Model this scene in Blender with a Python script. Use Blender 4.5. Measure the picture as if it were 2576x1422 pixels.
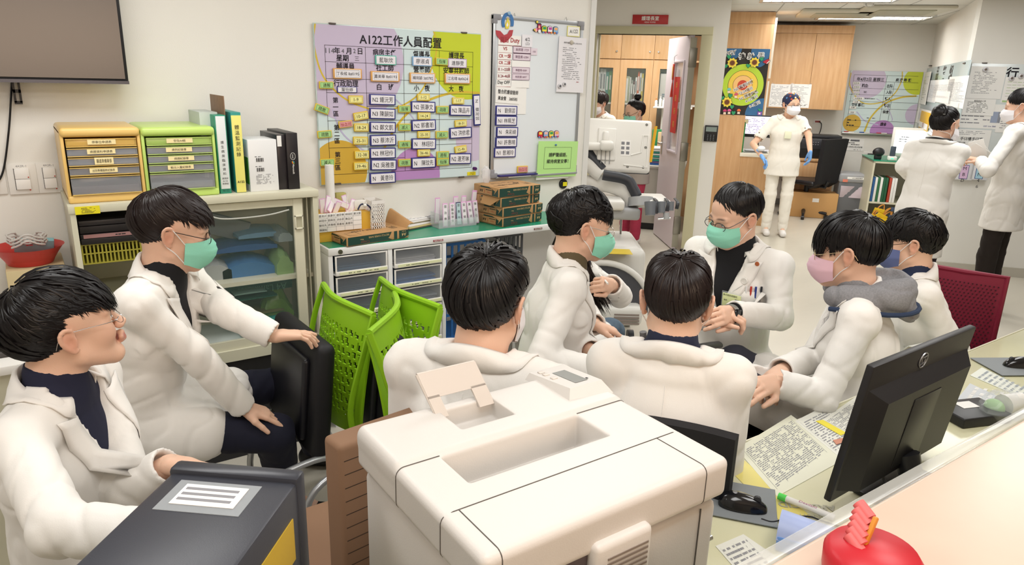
import bpy,bmesh,math,random
import numpy as np
from mathutils import Matrix,Vector,Quaternion,Euler
from mathutils.bvhtree import BVHTree
import openvdb
random.seed(7); np.random.seed(7)
SC = bpy.context.scene
for o in list(bpy.data.objects): bpy.data.objects.remove(o)
PI = math.pi
# ---------------------------------------------------------------- camera
FPX = 1783.0; CX,CY = 1288.0,711.0; CAMH = 1.69
YAW,PITCH,ROLL = math.radians(55.0),math.radians(16.22),math.radians(1.67)
def _axes():
    cy,sy,cp,sp = math.cos(YAW),math.sin(YAW),math.cos(PITCH),math.sin(PITCH)
    fw = np.array([cy*cp,sy*cp,-sp]); r = np.array([sy,-cy,0.0]); u = np.cross(r,fw)
    c,s = math.cos(ROLL),math.sin(ROLL)
    return c*r+s*u,-s*r+c*u,fw
C_R,C_U,C_F = _axes(); C_P = np.array([0,0,CAMH])
cam = bpy.data.cameras.new('camera'); camo = bpy.data.objects.new('camera',cam)
SC.collection.objects.link(camo); SC.camera = camo
cam.sensor_fit = 'HORIZONTAL'; cam.sensor_width = 36.0; cam.lens = FPX/2576*36.0
cam.clip_start = 0.02; cam.clip_end = 60
camo.matrix_world = Matrix(((C_R[0],C_U[0],-C_F[0],0),(C_R[1],C_U[1],-C_F[1],0),(C_R[2],C_U[2],-C_F[2],CAMH),(0,0,0,1)))
# sight lines: where a point seen in the photograph lies on a known plane or at a known distance
def ray(x,y): return C_F + C_R*(x-CX)/FPX - C_U*(y-CY)/FPX
def onP(x,y,p,n): d = ray(x,y); return C_P + d*(np.dot(np.array(p)-C_P,n)/np.dot(d,n))
def onY(x,y,Y): return onP(x,y,(0,Y,0),np.array([0,1.,0]))
def onX(x,y,X): return onP(x,y,(X,0,0),np.array([1.,0,0]))
def onZ(x,y,Z): return onP(x,y,(0,0,Z),np.array([0,0,1.]))
def at(x,y,dep): return C_P + ray(x,y)*dep
BA = math.radians(-50.0)
TT = np.array([math.cos(BA),math.sin(BA),0]); NN = np.array([-math.sin(BA),math.cos(BA),0])
def tn(t,n,z=0.0): return TT*t + NN*n + np.array([0,0,z])
def onN(x,y,n): return onP(x,y,NN*n,NN)
# ---------------------------------------------------------------- view, world, lights
vs = SC.view_settings
SC.display_settings.display_device = 'sRGB'
vs.view_transform = 'Standard'; vs.look = 'None'; vs.gamma = 1.0; vs.use_curve_mapping = False
vs.exposure = 0.32
w = bpy.data.worlds.new('world'); SC.world = w; w.use_nodes = True
w.node_tree.nodes['Background'].inputs[0].default_value = (0.9,0.93,1.0,1)
w.node_tree.nodes['Background'].inputs[1].default_value = 0.25
def area(name,loc,sx,sy,power,col=(1,1,1),rot=(0,0,0),spread=180):
    l = bpy.data.lights.new(name,'AREA'); l.shape = 'RECTANGLE'; l.size = sx; l.size_y = sy
    l.energy = power; l.color = col; l.spread = math.radians(spread)
    o = bpy.data.objects.new(name,l); o.location = loc; o.rotation_euler = rot; SC.collection.objects.link(o); return o
COOL = (1.0,0.99,0.97)
CEIL = 2.49
LIGHTS_NEAR = [(0.3,2.35),(2.1,2.35),(0.3,0.4),(2.1,0.4),(4.0,1.4),(3.9,3.2),(-1.4,1.4)]
for i,(lx,ly) in enumerate(LIGHTS_NEAR):
    area('ceiling_lamp',(lx,ly,CEIL-0.05),1.15,0.55,13,COOL)
area('ceiling_lamp',(6.0,2.2,CEIL-0.05),1.15,0.55,16,COOL)
p = tn(1.2,9.2,CEIL-0.05); area('ceiling_lamp',p,1.15,0.55,24,COOL,(0,0,BA))
p = tn(1.0,7.3,CEIL-0.05); area('ceiling_lamp',p,1.15,0.55,20,COOL,(0,0,BA))
p = tn(-0.8,8.25,CEIL-0.05); area('office_lamp',p,0.8,0.8,26,(1,0.97,0.92),(0,0,BA))
area('corridor_lamp',(0.3,-1.6,1.9),2.2,0.9,26,(1.0,0.74,0.54),(math.radians(68),0,math.radians(-8)))
# ---------------------------------------------------------------- materials
def lin(c):
    if isinstance(c,str):
        c = c.lstrip('#'); c = [int(c[i:i+2],16)/255 for i in (0,2,4)]
    return tuple((x/12.92 if x <= 0.04045 else ((x+0.055)/1.055)**2.4) for x in c[:3]) + (1,)
MATS = {}
def M(name,col='#cccccc',rough=0.5,metal=0.0,spec=0.5,trans=0.0,ior=1.45,emit=0.0,alpha=1.0,noise=0.0,nscale=8.0,bump=0.0,bscale=60.0,attr=None,sheen=0.0,coat=0.0,col2=None,stretch=None):
    if name in MATS: return MATS[name]
    m = bpy.data.materials.new(name); m.use_nodes = True; MATS[name] = m
    nt = m.node_tree; b = nt.nodes['Principled BSDF']; I = b.inputs
    c = lin(col); I['Base Color'].default_value = c; I['Roughness'].default_value = rough
    I['Metallic'].default_value = metal; I['Specular IOR Level'].default_value = spec
    I['Transmission Weight'].default_value = trans; I['IOR'].default_value = ior
    I['Alpha'].default_value = alpha; I['Sheen Weight'].default_value = sheen; I['Coat Weight'].default_value = coat
    if emit: I['Emission Color'].default_value = c; I['Emission Strength'].default_value = emit
    tc = nt.nodes.new('ShaderNodeTexCoord'); mp = nt.nodes.new('ShaderNodeMapping')
    nt.links.new(tc.outputs['Object'],mp.inputs[0])
    if stretch: mp.inputs['Scale'].default_value = stretch
    if attr:
        a = nt.nodes.new('ShaderNodeAttribute'); a.attribute_name = attr; nt.links.new(a.outputs['Color'],I['Base Color'])
    if noise or col2:
        n = nt.nodes.new('ShaderNodeTexNoise'); n.inputs['Scale'].default_value = nscale; n.inputs['Detail'].default_value = 4
        nt.links.new(mp.outputs[0],n.inputs['Vector'])
        r = nt.nodes.new('ShaderNodeValToRGB'); r.color_ramp.elements[0].position = 0.3; r.color_ramp.elements[1].position = 0.7
        c2 = lin(col2) if col2 else tuple(x*(1-noise) for x in c[:3])+(1,)
        r.color_ramp.elements[0].color = c2; r.color_ramp.elements[1].color = c
        nt.links.new(n.outputs['Fac'],r.inputs[0])
        if attr:
            mx = nt.nodes.new('ShaderNodeMixRGB'); mx.blend_type = 'MULTIPLY'; mx.inputs[0].default_value = 1
            nt.links.new(a.outputs['Color'],mx.inputs[1]); nt.links.new(r.outputs[0],mx.inputs[2]); nt.links.new(mx.outputs[0],I['Base Color'])
        else: nt.links.new(r.outputs[0],I['Base Color'])
    if bump:
        n = nt.nodes.new('ShaderNodeTexNoise'); n.inputs['Scale'].default_value = bscale; n.inputs['Detail'].default_value = 3
        nt.links.new(mp.outputs[0],n.inputs['Vector'])
        bp = nt.nodes.new('ShaderNodeBump'); bp.inputs['Strength'].default_value = bump; bp.inputs['Distance'].default_value = 0.01
        nt.links.new(n.outputs['Fac'],bp.inputs['Height']); nt.links.new(bp.outputs[0],I['Normal'])
    return m
# ---------------------------------------------------------------- mesh building
def unit(v): v = np.array(v,float); return v/(np.linalg.norm(v)+1e-12)
def rotz(a): c,s = math.cos(a),math.sin(a); return np.array([[c,-s,0],[s,c,0],[0,0,1]])
_BOX = {}
def _rbox(sx,sy,sz,r,seg):
    key = (round(sx,5),round(sy,5),round(sz,5),round(r,5),seg)
    if key in _BOX: return _BOX[key]
    bm = bmesh.new(); bmesh.ops.create_cube(bm,size=1.0)
    bmesh.ops.scale(bm,vec=(sx,sy,sz),verts=bm.verts)
    if r > 0: bmesh.ops.bevel(bm,geom=list(bm.edges),offset=min(r,min(sx,sy,sz)*0.49),segments=seg,profile=0.5,affect='EDGES')
    V = np.array([v.co[:] for v in bm.verts]); F = [[v.index for v in f.verts] for f in bm.faces]
    bm.verts.index_update(); bm.free(); _BOX[key] = (V,F); return V,F
_TXT = {}
def text_geo(s,bold=0.0,sp=1.0):
    key = (s,bold,sp)
    if key in _TXT: return _TXT[key]
    c = bpy.data.curves.new('t','FONT'); c.body = s; c.size = 1.0; c.align_x = 'CENTER'; c.align_y = 'CENTER'
    c.resolution_u = 2; c.offset = bold; c.space_character = sp
    o = bpy.data.objects.new('t',c); SC.collection.objects.link(o)
    dg = bpy.context.evaluated_depsgraph_get(); e = o.evaluated_get(dg); me = e.to_mesh()
    V = np.array([v.co[:] for v in me.vertices]).reshape(-1,3); F = [list(p.vertices) for p in me.polygons]
    e.to_mesh_clear(); bpy.data.objects.remove(o); bpy.data.curves.remove(c)
    if len(V): V[:,:2] -= (V[:,:2].max(0)+V[:,:2].min(0))/2
    _TXT[key] = (V,F); return V,F
class MB:
    def __init__(s): s.V = []; s.F = []; s.m = []; s.n = 0; s.mats = []; s.R = np.eye(3); s.o = np.zeros(3); s.sm = []
    def frame(s,o=(0,0,0),R=None): s.o = np.array(o,float); s.R = np.eye(3) if R is None else np.array(R,float); return s
    def mi(s,mat):
        if mat not in s.mats: s.mats.append(mat)
        return s.mats.index(mat)
    def add(s,V,F,mat,smooth=True):
        V = np.asarray(V,float).reshape(-1,3) @ s.R.T + s.o
        i = s.mi(mat); s.V.append(V)
        for f in F: s.F.append([k+s.n for k in f]); s.m.append(i); s.sm.append(smooth)
        s.n += len(V); return s
    def box(s,c,size,mat,r=0.0,R=None,seg=2):
        V,F = _rbox(size[0],size[1],size[2],r,seg)
        if R is not None: V = V @ np.array(R).T
        return s.add(V+np.array(c),F,mat,r > 0)
    def bb(s,lo,hi,mat,r=0.0,seg=2):
        lo = np.array(lo,float); hi = np.array(hi,float); lo,hi = np.minimum(lo,hi),np.maximum(lo,hi)
        return s.box((lo+hi)/2,hi-lo,mat,r,None,seg)
    def quad(s,pts,mat): return s.add(pts,[list(range(len(pts)))],mat,False)
    def prism(s,poly,d,mat,axis='y',off=0.0,smooth=False):
        # poly in (x,z), extruded along y from off to off+d
        n = len(poly); V = [(x,off,z) for x,z in poly]+[(x,off+d,z) for x,z in poly]
        V = np.array(V)
        if axis == 'z': V = V[:,[0,2,1]]
        if axis == 'x': V = V[:,[1,0,2]]
        F = [list(range(n))[::-1],list(range(n,2*n))]+[[i,(i+1) % n,n+(i+1) % n,n+i] for i in range(n)]
        return s.add(V,F,mat,smooth)
    def tube(s,P,r,mat,seg=8,closed=False,caps=True,flat=None):
        P = np.array(P,float); n = len(P); r = np.broadcast_to(np.array(r,float),(n,))
        T = np.zeros_like(P)
        if closed: T = np.roll(P,-1,0)-np.roll(P,1,0)
        else: T[1:-1] = P[2:]-P[:-2]; T[0] = P[1]-P[0]; T[-1] = P[-1]-P[-2]
        T /= np.linalg.norm(T,axis=1)[:,None]+1e-12
        a = np.array([0,0,1.]) if abs(T[0][2]) < 0.9 else np.array([1.,0,0])
        u = unit(np.cross(T[0],a)); V = []
        for i in range(n):
            u = unit(u-T[i]*np.dot(u,T[i])); v = np.cross(T[i],u)
            for k in range(seg):
                an = 2*PI*k/seg; fu,fv = (1,1) if flat is None else flat
                V.append(P[i]+r[i]*(math.cos(an)*u*fu+math.sin(an)*v*fv))
        F = []; m = n if closed else n-1
        for i in range(m):
            j = (i+1) % n
            for k in range(seg):
                l = (k+1) % seg; F.append([i*seg+k,i*seg+l,j*seg+l,j*seg+k])
        if caps and not closed: F.append(list(range(seg))[::-1]); F.append([(n-1)*seg+k for k in range(seg)])
        return s.add(V,F,mat,True)
    def cyl(s,a,b,r,mat,seg=16,r2=None): return s.tube([a,b],[r,r if r2 is None else r2],mat,seg)
    def lathe(s,prof,c,mat,seg=24,axis=(0,0,1)):
        ax = unit(axis); a = np.array([1.,0,0]) if abs(ax[0]) < 0.9 else np.array([0,1.,0])
        u = unit(np.cross(ax,a)); v = np.cross(ax,u); V = []; n = len(prof); c = np.array(c,float)
        for r,z in prof:
            for k in range(seg): an = 2*PI*k/seg; V.append(c+ax*z+r*(math.cos(an)*u+math.sin(an)*v))
        F = [[i*seg+k,i*seg+(k+1) % seg,(i+1)*seg+(k+1) % seg,(i+1)*seg+k] for i in range(n-1) for k in range(seg)]
        F.append(list(range(seg))[::-1]); F.append([(n-1)*seg+k for k in range(seg)])
        return s.add(V,F,mat,True)
    def sph(s,c,r,mat,R=None,nu=12,nv=8):
        r = np.broadcast_to(np.array(r,float),(3,)); V = [(0,0,1.)]
        for i in range(1,nv):
            for k in range(nu): t,p = PI*i/nv,2*PI*k/nu; V.append((math.sin(t)*math.cos(p),math.sin(t)*math.sin(p),math.cos(t)))
        V.append((0,0,-1.)); V = np.array(V)*r
        if R is not None: V = V @ np.array(R).T
        F = [[0,1+k,1+(k+1) % nu] for k in range(nu)]
        for i in range(nv-2):
            for k in range(nu): a = 1+i*nu; F.append([a+k,a+nu+k,a+nu+(k+1) % nu,a+(k+1) % nu])
        l = len(V)-1; a = 1+(nv-2)*nu; F += [[l,a+(k+1) % nu,a+k] for k in range(nu)]
        return s.add(V+np.array(c),F,mat,True)
    def sheet(s,G,th,mat,close_u=False,nrm=None):
        # G: (m,n,3) grid of points made into a closed thick sheet
        G = np.array(G,float); m,n = G.shape[:2]
        du = np.gradient(G,axis=0); dv = np.gradient(G,axis=1)
        N = np.cross(du,dv); N /= np.linalg.norm(N,axis=2)[...,None]+1e-12
        if nrm is not None:
            if (N.reshape(-1,3) @ np.array(nrm)).sum() < 0: N = -N
        A = (G+N*th/2).reshape(-1,3); B = (G-N*th/2).reshape(-1,3); k = m*n; F = []
        for i in range(m-1):
            for j in range(n-1):
                a = i*n+j; F.append([a,a+1,a+n+1,a+n]); F.append([k+a,k+a+n,k+a+n+1,k+a+1])
        for i in range(m-1):
            F.append([i*n,(i+1)*n,k+(i+1)*n,k+i*n]); a = i*n+n-1; F.append([a,k+a,k+a+n,a+n])
        for j in range(n-1):
            F.append([j,k+j,k+j+1,j+1]); a = (m-1)*n+j; F.append([a,a+1,k+a+1,k+a])
        return s.add(np.vstack([A,B]),F,mat,True)
    def text(s,st,c,size,mat,face='-y',ang=0.0,bold=0.0,maxw=None,sp=1.0,sx=1.0):
        # writing centred on c, on a surface that faces `face`, upright is +z (or +y when it lies flat)
        V,F = text_geo(st,bold,sp)
        if not len(V): return s
        V = V*size*np.array([sx,1,1])
        if maxw:
            wd = V[:,0].max()-V[:,0].min()
            if wd > maxw: V = V*np.array([maxw/wd,1,1])
        ca,sa = math.cos(ang),math.sin(ang); X = V[:,0]*ca-V[:,1]*sa; Y = V[:,0]*sa+V[:,1]*ca; Z = X*0
        if face == '-y': W = np.stack([X,Z,Y],1)
        elif face == '+z': W = np.stack([X,Y,Z],1)
        elif face == '-x': W = np.stack([Z,-X,Y],1)
        elif face == '+x': W = np.stack([Z,X,Y],1)
        return s.add(W+np.array(c),F,mat,False)
    def lines(s,x0,x1,z0,z1,n,mat,y=0.0,h=0.4,face='-y',dens=0.75,rng=None):
        # rows of small print
        rng = rng or random; dz = (z1-z0)/n; V = []; F = []
        for i in range(n):
            z = z0+dz*(i+0.5); x = x0; end = x0+(x1-x0)*rng.uniform(0.6,1.0)
            while x < end:
                w = abs(dz)*rng.uniform(0.5,1.6)
                if rng.random() < dens:
                    xx = min(x+w,end); hh = abs(dz)*h/2; k = len(V)
                    V += [(x,y,z-hh),(xx,y,z-hh),(xx,y,z+hh),(x,y,z+hh)]; F.append([k,k+1,k+2,k+3])
                x += w+abs(dz)*0.2
        V = np.array(V)
        if face == '+z': V = V[:,[0,2,1]]
        return s.add(V,F,mat,False)
    def mesh(s,name):
        me = bpy.data.meshes.new(name)
        V = np.vstack(s.V) if s.V else np.zeros((0,3))
        me.from_pydata([tuple(v) for v in V],[],s.F)
        for m in s.mats: me.materials.append(m)
        me.polygons.foreach_set('material_index',s.m)
        me.polygons.foreach_set('use_smooth',s.sm); me.update()
        return me
    def obj(s,name,parent=None,**kw): return put(name,s.mesh(name),parent,**kw)
def put(name,me,parent=None,label=None,cat=None,group=None,kind=None,loc=None,rz=0.0,edge=True):
    o = bpy.data.objects.new(name,me); SC.collection.objects.link(o)
    if parent is not None: o.parent = parent
    if loc is not None: o.location = loc
    if rz: o.rotation_euler = (0,0,rz)
    if label: o['label'] = label
    if cat: o['category'] = cat
    if group: o['group'] = group
    if kind: o['kind'] = kind
    if edge and me is not None and len(me.polygons) < 60000 and not name.startswith(('hair','body')):
        try: me.set_sharp_from_angle(angle=math.radians(38))
        except Exception: pass
    return o
def thing(name,label,cat,loc=(0,0,0),rz=0.0,group=None,kind=None):
    o = bpy.data.objects.new(name,None); SC.collection.objects.link(o); o.location = tuple(loc); o.rotation_euler = (0,0,rz)
    o.empty_display_size = 0.05; o['label'] = label; o['category'] = cat
    if group: o['group'] = group
    if kind: o['kind'] = kind
    return o
def struct(name,mb,**kw): return mb.obj(name,kind='structure',**kw)
def dup(root,label,loc=None,rz=None,group=None,swap=None):
    def cp(o,par):
        c = o.copy(); SC.collection.objects.link(c)
        if par is not None: c.parent = par
        for ch in o.children: cp(ch,c)
        return c
    r = cp(root,None); r['label'] = label
    if group: r['group'] = group
    if loc is not None: r.location = tuple(loc)
    if rz is not None: r.rotation_euler = (0,0,rz)
    return r
def bez(P,n=12):
    # smooth curve through the points (Catmull-Rom)
    P = np.array(P,float); Q = np.vstack([2*P[0]-P[1],P,2*P[-1]-P[-2]]); out = []
    for i in range(1,len(Q)-2):
        for k in range(n):
            t = k/n; a,b,c,d = Q[i-1],Q[i],Q[i+1],Q[i+2]
            out.append(0.5*((2*b)+(-a+c)*t+(2*a-5*b+4*c-d)*t*t+(-a+3*b-3*c+d)*t**3))
    out.append(Q[-2]); return np.array(out)

# ---------------------------------------------------------------- common materials
WALL = M('wall_paint','#e8e6e0',0.85,noise=0.03,nscale=1.5,bump=0.05,bscale=220)
def floor_mat():
    m = M('vinyl_floor','#cfc9bb',0.28,spec=0.4,noise=0.09,nscale=1.3,stretch=(0.6,2.5,1))
    return m
FLOOR = floor_mat()
WOOD = M('beech_laminate','#d6ae82',0.45,col2='#c79a6c',nscale=3.0,stretch=(9,9,0.9))
CREAM = M('cream_steel','#cfccb6',0.45)
FRAME = M('door_frame_paint','#c4bf9f',0.5)
PAPER = M('white_paper','#ecebe8',0.7); INK = M('black_ink','#26262a',0.6); GREYINK = M('grey_print','#8b8b90',0.7)
REDINK = M('red_ink','#a12a33',0.6); BLUEINK = M('blue_ink','#2f3b86',0.6)
WHITE = M('white_plastic','#e6e4df',0.4); BLACK = M('black_plastic','#1b1b1e',0.4); GREY = M('grey_plastic','#8d8e90',0.45)
STEEL = M('brushed_steel','#b9bab8',0.3,metal=1.0); CHROME = M('chrome','#d5d6d8',0.15,metal=1.0)
CLEAR = M('clear_glass','#f4faf7',0.03,trans=1.0,ior=1.45)
def thin_clear(name,col,alpha,rough=0.05): return M(name,col,rough,alpha=alpha,spec=0.8)
FILM = thin_clear('clear_film','#dfe6ea',0.18)
# ---------------------------------------------------------------- floor and walls
b = MB(); b.bb((-3.2,-4.5,-0.05),(14,11,0),FLOOR); struct('floor',b)
b = MB(); b.bb((-3.2,3.4,0),(2.9,3.56,CEIL),WALL); struct('wall_back',b)
b = MB(); b.prism([(2.9,3.4),(2.9,3.56),(4.52,5.97),(4.63,5.9)],CEIL,WALL,axis='z'); struct('wall_return',b)
b = MB(); b.bb((-3.2,-4.5,0),(-3.05,3.4,CEIL),WALL); struct('wall_left',b)
b = MB(); b.bb((-3.05,-4.5,0),(9.0,-4.35,CEIL),WALL); struct('wall_front',b)
b = MB(); b.bb((2.885,3.392,0),(2.925,3.57,CEIL),M('corner_strip','#dad9d6',0.4)); struct('trim_1',b)
def Bobj(mb,name): o = struct(name,mb); o.rotation_euler = (0,0,BA); return o
NB = 7.35
b = MB(); b.bb((-1.62,NB,0),(-1.171,NB+0.14,CEIL),WALL); b.bb((-1.171,NB,2.118),(-0.174,NB+0.14,CEIL),WALL); b.bb((-0.174,NB,0),(0.07,NB+0.14,CEIL),WALL); Bobj(b,'wall_office')
b = MB()   # door frame round the office opening
for x0,x1 in ((-1.274,-1.171),(-0.174,-0.13+0.06)):
    b.bb((x0,NB-0.02,0),(x1,NB+0.16,2.118),FRAME,0.004)
b.bb((-1.274,NB-0.02,2.118),(-0.07,NB+0.16,2.19),FRAME,0.004); b.bb((-1.19,NB+0.1,0),(-1.155,NB+0.14,2.118),FRAME)
Bobj(b,'trim_2')
b = MB(); b.bb((-2.6,9.75,0),(0.07,9.85,CEIL),WALL); b.bb((-2.6,NB+0.14,0),(-2.5,9.75,CEIL),WALL); b.bb((-0.03,NB+0.14,0),(0.07,9.12,CEIL),WALL); Bobj(b,'wall_office_inner')
NF = 10.95
b = MB(); b.bb((-0.4,NF,0),(3.0,NF+0.1,CEIL),WALL); Bobj(b,'wall_far')
b = MB(); b.prism([(2.18,7.5),(2.71,NF),(2.9,NF),(2.45,7.62)],CEIL,WALL,axis='z'); Bobj(b,'wall_side')
b = MB(); b.bb((2.18,7.5,0),(7.0,7.62,CEIL),WALL); Bobj(b,'wall_notice')
b = MB(); b.bb((2.2,7.488,0),(7.0,7.502,0.09),M('skirting','#bdb8ac',0.5)); Bobj(b,'baseboard_notice')
b = MB(); b.bb((0.1,NF-0.012,0),(2.7,NF,0.09),M('skirting_grey','#8d8c88',0.5)); Bobj(b,'baseboard_far')
# ceiling with its grid
cm = M('ceiling_tile','#dcdad4',0.9)
nt = cm.node_tree; tc = nt.nodes['Texture Coordinate']; br = nt.nodes.new('ShaderNodeTexBrick')
br.offset = 0.0; br.inputs['Scale'].default_value = 1.0; br.inputs['Brick Width'].default_value = 0.6; br.inputs['Row Height'].default_value = 0.6
br.inputs['Mortar Size'].default_value = 0.008; br.inputs['Color1'].default_value = lin('#dcdad4'); br.inputs['Color2'].default_value = lin('#d8d6cf'); br.inputs['Mortar'].default_value = lin('#a6a49e')
nt.links.new(tc.outputs['Object'],br.inputs['Vector']); nt.links.new(br.outputs['Color'],nt.nodes['Principled BSDF'].inputs['Base Color'])
b = MB(); b.bb((-8,-6,CEIL),(10,12,CEIL+0.06),cm); Bobj(b,'ceiling')
# light fittings: recessed frame, louvre and lit tubes
TUBE = M('lit_tube','#fffaf0',0.5,emit=7.0); LOUV = M('louvre_aluminium','#d8d8d6',0.25,metal=0.6)
def ceiling_light(x,y,rz,label):
    t = thing('ceiling_light',label,'ceiling light',(x,y,CEIL),rz,'recessed louvre lights in the ceiling')
    b = MB()
    for s in (-1,1): b.bb((-0.6,s*0.3-0.015,-0.02),(0.6,s*0.3+0.015,0.0),LOUV); b.bb((s*0.6-0.015,-0.3,-0.02),(s*0.6+0.015,0.3,0.0),LOUV)
    b.obj('frame',t)
    b = MB()
    for i in range(-5,6): b.bb((i*0.1-0.003,-0.28,-0.018),(i*0.1+0.003,0.28,-0.002),LOUV)
    for j in range(-2,3): b.bb((-0.58,j*0.1-0.003,-0.018),(0.58,j*0.1+0.003,-0.002),LOUV)
    b.obj('louvre',t)
    for k in (-0.15,0,0.15): b = MB(); b.bb((-0.57,k-0.035,-0.004),(0.57,k+0.035,-0.0015),TUBE); b.obj('tube',t)
    return t
p = onZ(2195,42,CEIL); ceiling_light(p[0],p[1],BA,'glowing louvre ceiling light above the far staff board')
p = onZ(2085,-6,CEIL); ceiling_light(p[0],p[1],BA,'glowing louvre ceiling light nearest the wood panel top, cut by the photo edge')
def ceiling_vent(px,py,label):
    p = onZ(px,py,CEIL); t = thing('ceiling_air_unit',label,'air conditioner',p,BA,'cassette air units in the ceiling')
    m = M('air_unit','#c3bfae',0.5); b = MB(); b.bb((-0.42,-0.42,-0.035),(0.42,0.42,0.0),m,0.02); b.obj('panel',t)
    b = MB(); b.bb((-0.27,-0.27,-0.045),(0.27,0.27,-0.034),M('air_grille','#aba893',0.5),0.008); b.obj('grille',t)
ceiling_vent(2110,30,'beige square air conditioning cassette in the ceiling, nearer the wood cabinets')
ceiling_vent(2270,22,'beige square air conditioning cassette in the ceiling, beside the angled wall')
p = onZ(2186,8,CEIL); b = MB(); b.lathe([(0.05,0),(0.05,-0.02),(0.03,-0.03)],(0,0,0),cm,16); b.obj('smoke_detector',label='small round white smoke detector on the ceiling',cat='smoke detector',loc=p)

# ---------------------------------------------------------------- along the back wall
WY = 3.4
def W(t,b=None): return MB().frame(-np.array(t.location))
ORD = ['topmost','second from the top','third from the top','fourth from the top','fifth from the top','sixth from the top','seventh from the top','eighth from the top']
# television
q = onY(325,212,3.27); qx,qz = q[0],q[2]
t = thing('television','black flat screen television hanging high on the wall above the yellow drawer box','television',(qx-0.55,3.4,qz))
b = W(t); b.bb((qx-1.1,3.27,qz),(qx,3.33,qz+0.64),BLACK,0.006); b.bb((qx-0.8,3.33,qz+0.1),(qx-0.3,3.398,qz+0.5),BLACK); b.obj('housing',t)
b = W(t); b.bb((qx-1.09,3.266,qz+0.02),(qx-0.012,3.271,qz+0.63),M('tv_screen','#131318',0.22,spec=0.8,coat=0.4,bump=0.05,bscale=3)); b.obj('screen',t)
b = W(t); b.bb((qx-1.1,3.262,qz),(qx,3.275,qz+0.012),M('tv_edge','#4a4c55',0.25,metal=0.6)); b.obj('bezel',t)
b = W(t)
for (x0,y0),(x1,y1) in (((28,205),(57,258)),):
    p0 = onY(x0,y0,3.38); p1 = onY(x1,y1,3.38); X0,X1,Z0,Z1 = p0[0],p1[0],p1[2],p0[2]+0.05; wd = X1-X0
    for xa,xb in ((X0,X0+wd*0.3),(X1-wd*0.3,X1)): b.bb((xa,3.37,Z0),(xb,3.385,Z1),BLACK)
    for k in range(4): z = Z0+(Z1-Z0)*k/3; b.bb((X0,3.37,z-0.006),(X1,3.385,z+0.006),BLACK)
b.obj('wall_bracket',t)
b = MB(); P = [onY(x,y,3.385) for x,y in ((30,200),(28,240),(22,330),(8,430),(-15,470))]; b.tube(bez(P),0.004,BLACK,6)
b.obj('power_cable',label='black cable hanging down the wall below the television',cat='cable')
# light switches
def switch(x0,y0,x1,y1,label,name):
    p0 = onY(x0,y1,WY); p1 = onY(x1,y0,WY); cx = (p0[0]+p1[0])/2; cz = (p0[2]+p1[2])/2; w,h = p1[0]-p0[0],p1[2]-p0[2]
    t = thing('light_switch',label,'light switch',(cx,WY,cz)); b = MB(); b.box((0,-0.004,0),(w,0.008,h),WHITE,0.002); b.text(name,(0.0,-0.0085,h*0.42),h*0.1,GREYINK); b.obj('plate',t)
    for k,s in ((0,1),(1,-1)):
        b = MB(); b.box((0,-0.011,s*h*0.17),(w*0.5,0.012,h*0.33),M('switch_white','#f0efec',0.35),0.002); b.sph((w*0.2,-0.0175,h*0.06-(0.0 if s > 0 else 0.05)),0.0025,M('switch_dot','#c0392b',0.4)); b.obj('rocker',t)
    b = MB(); b.bb((-w*0.27,-0.0105,-h*0.35),(-w*0.25,-0.006,h*0.35),M('switch_gap','#4a4644',0.6)); b.obj('rocker_edge',t)
switch(26,410,88,490,'white double light switch plate on the wall, farther from the yellow drawer box','4A2R-1')
switch(100,408,151,486,'white double light switch plate on the wall, beside the yellow drawer box','4A2R-1')
switch(-58,412,8,492,'white switch plate cut by the photo edge, beyond the other two switches','4A2R-1')
# ------------------------------------------------ cream cabinet with sliding glass doors
CY0 = 3.0; a = onY(173,518.4,CY0); bq = onY(798,477,CY0); KX0,KX1,KT = a[0],bq[0],(a[2]+bq[2])/2; KB = onY(531,921,CY0)[2]
tk = onY(175,539.4,CY0)[2]
t = thing('glass_door_cabinet','cream steel cabinet with sliding glass doors holding blue and green supplies','cabinet',(KX0,3.4,0))
b = W(t); b.bb((KX0-0.005,CY0-0.005,tk),(KX1+0.005,3.395,KT),CREAM,0.003); b.obj('top_panel',t)
b = W(t); b.bb((KX0,CY0,KB),(KX0+0.018,3.395,tk),CREAM); b.bb((KX1-0.022,CY0,KB),(KX1,3.395,tk),CREAM); b.bb((KX0+0.018,3.38,KB+0.05),(KX1-0.022,3.394,tk),CREAM); b.bb((KX0+0.018,CY0+0.001,KB),(KX1-0.022,3.394,KB+0.05),CREAM); b.obj('body',t)
SHZ = onY(700,700,3.03)[2]
b = W(t); b.bb((KX0+0.02,3.05,SHZ-0.018),(KX1-0.02,3.38,SHZ),CREAM); b.obj('shelf',t)
b = W(t); b.bb((KX0+0.03,3.03,0.0),(KX1-0.03,3.38,KB),M('dark_plinth','#2b2a2c',0.6)); b.obj('stand',t)
dx0,dx1 = onY(497,700,3.02)[0]-0.05,onY(762,560,3.02)[0]; fw = 0.036
td = tk-0.004
b = W(t)
b.bb((dx0,3.012,KB+0.05),(dx0+fw,3.03,td),CREAM,0.002); b.bb((dx1-fw*1.15,3.012,KB+0.05),(dx1,3.03,td),CREAM,0.002); b.bb((dx0+fw,3.013,td-0.03),(dx1-fw*1.15,3.029,td),CREAM); b.bb((dx0+fw,3.013,KB+0.05),(dx1-fw*1.15,3.029,KB+0.09),CREAM)
d = b.obj('sliding_door',t)
b = W(t); b.bb((dx0+fw,3.02,KB+0.09),(dx1-fw,3.022,td-0.03),thin_clear('cabinet_glass','#8fa8a0',0.07,0.02)); b.obj('glass_pane',d)
hq = onY(752,559,3.01); b = W(t)
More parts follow.
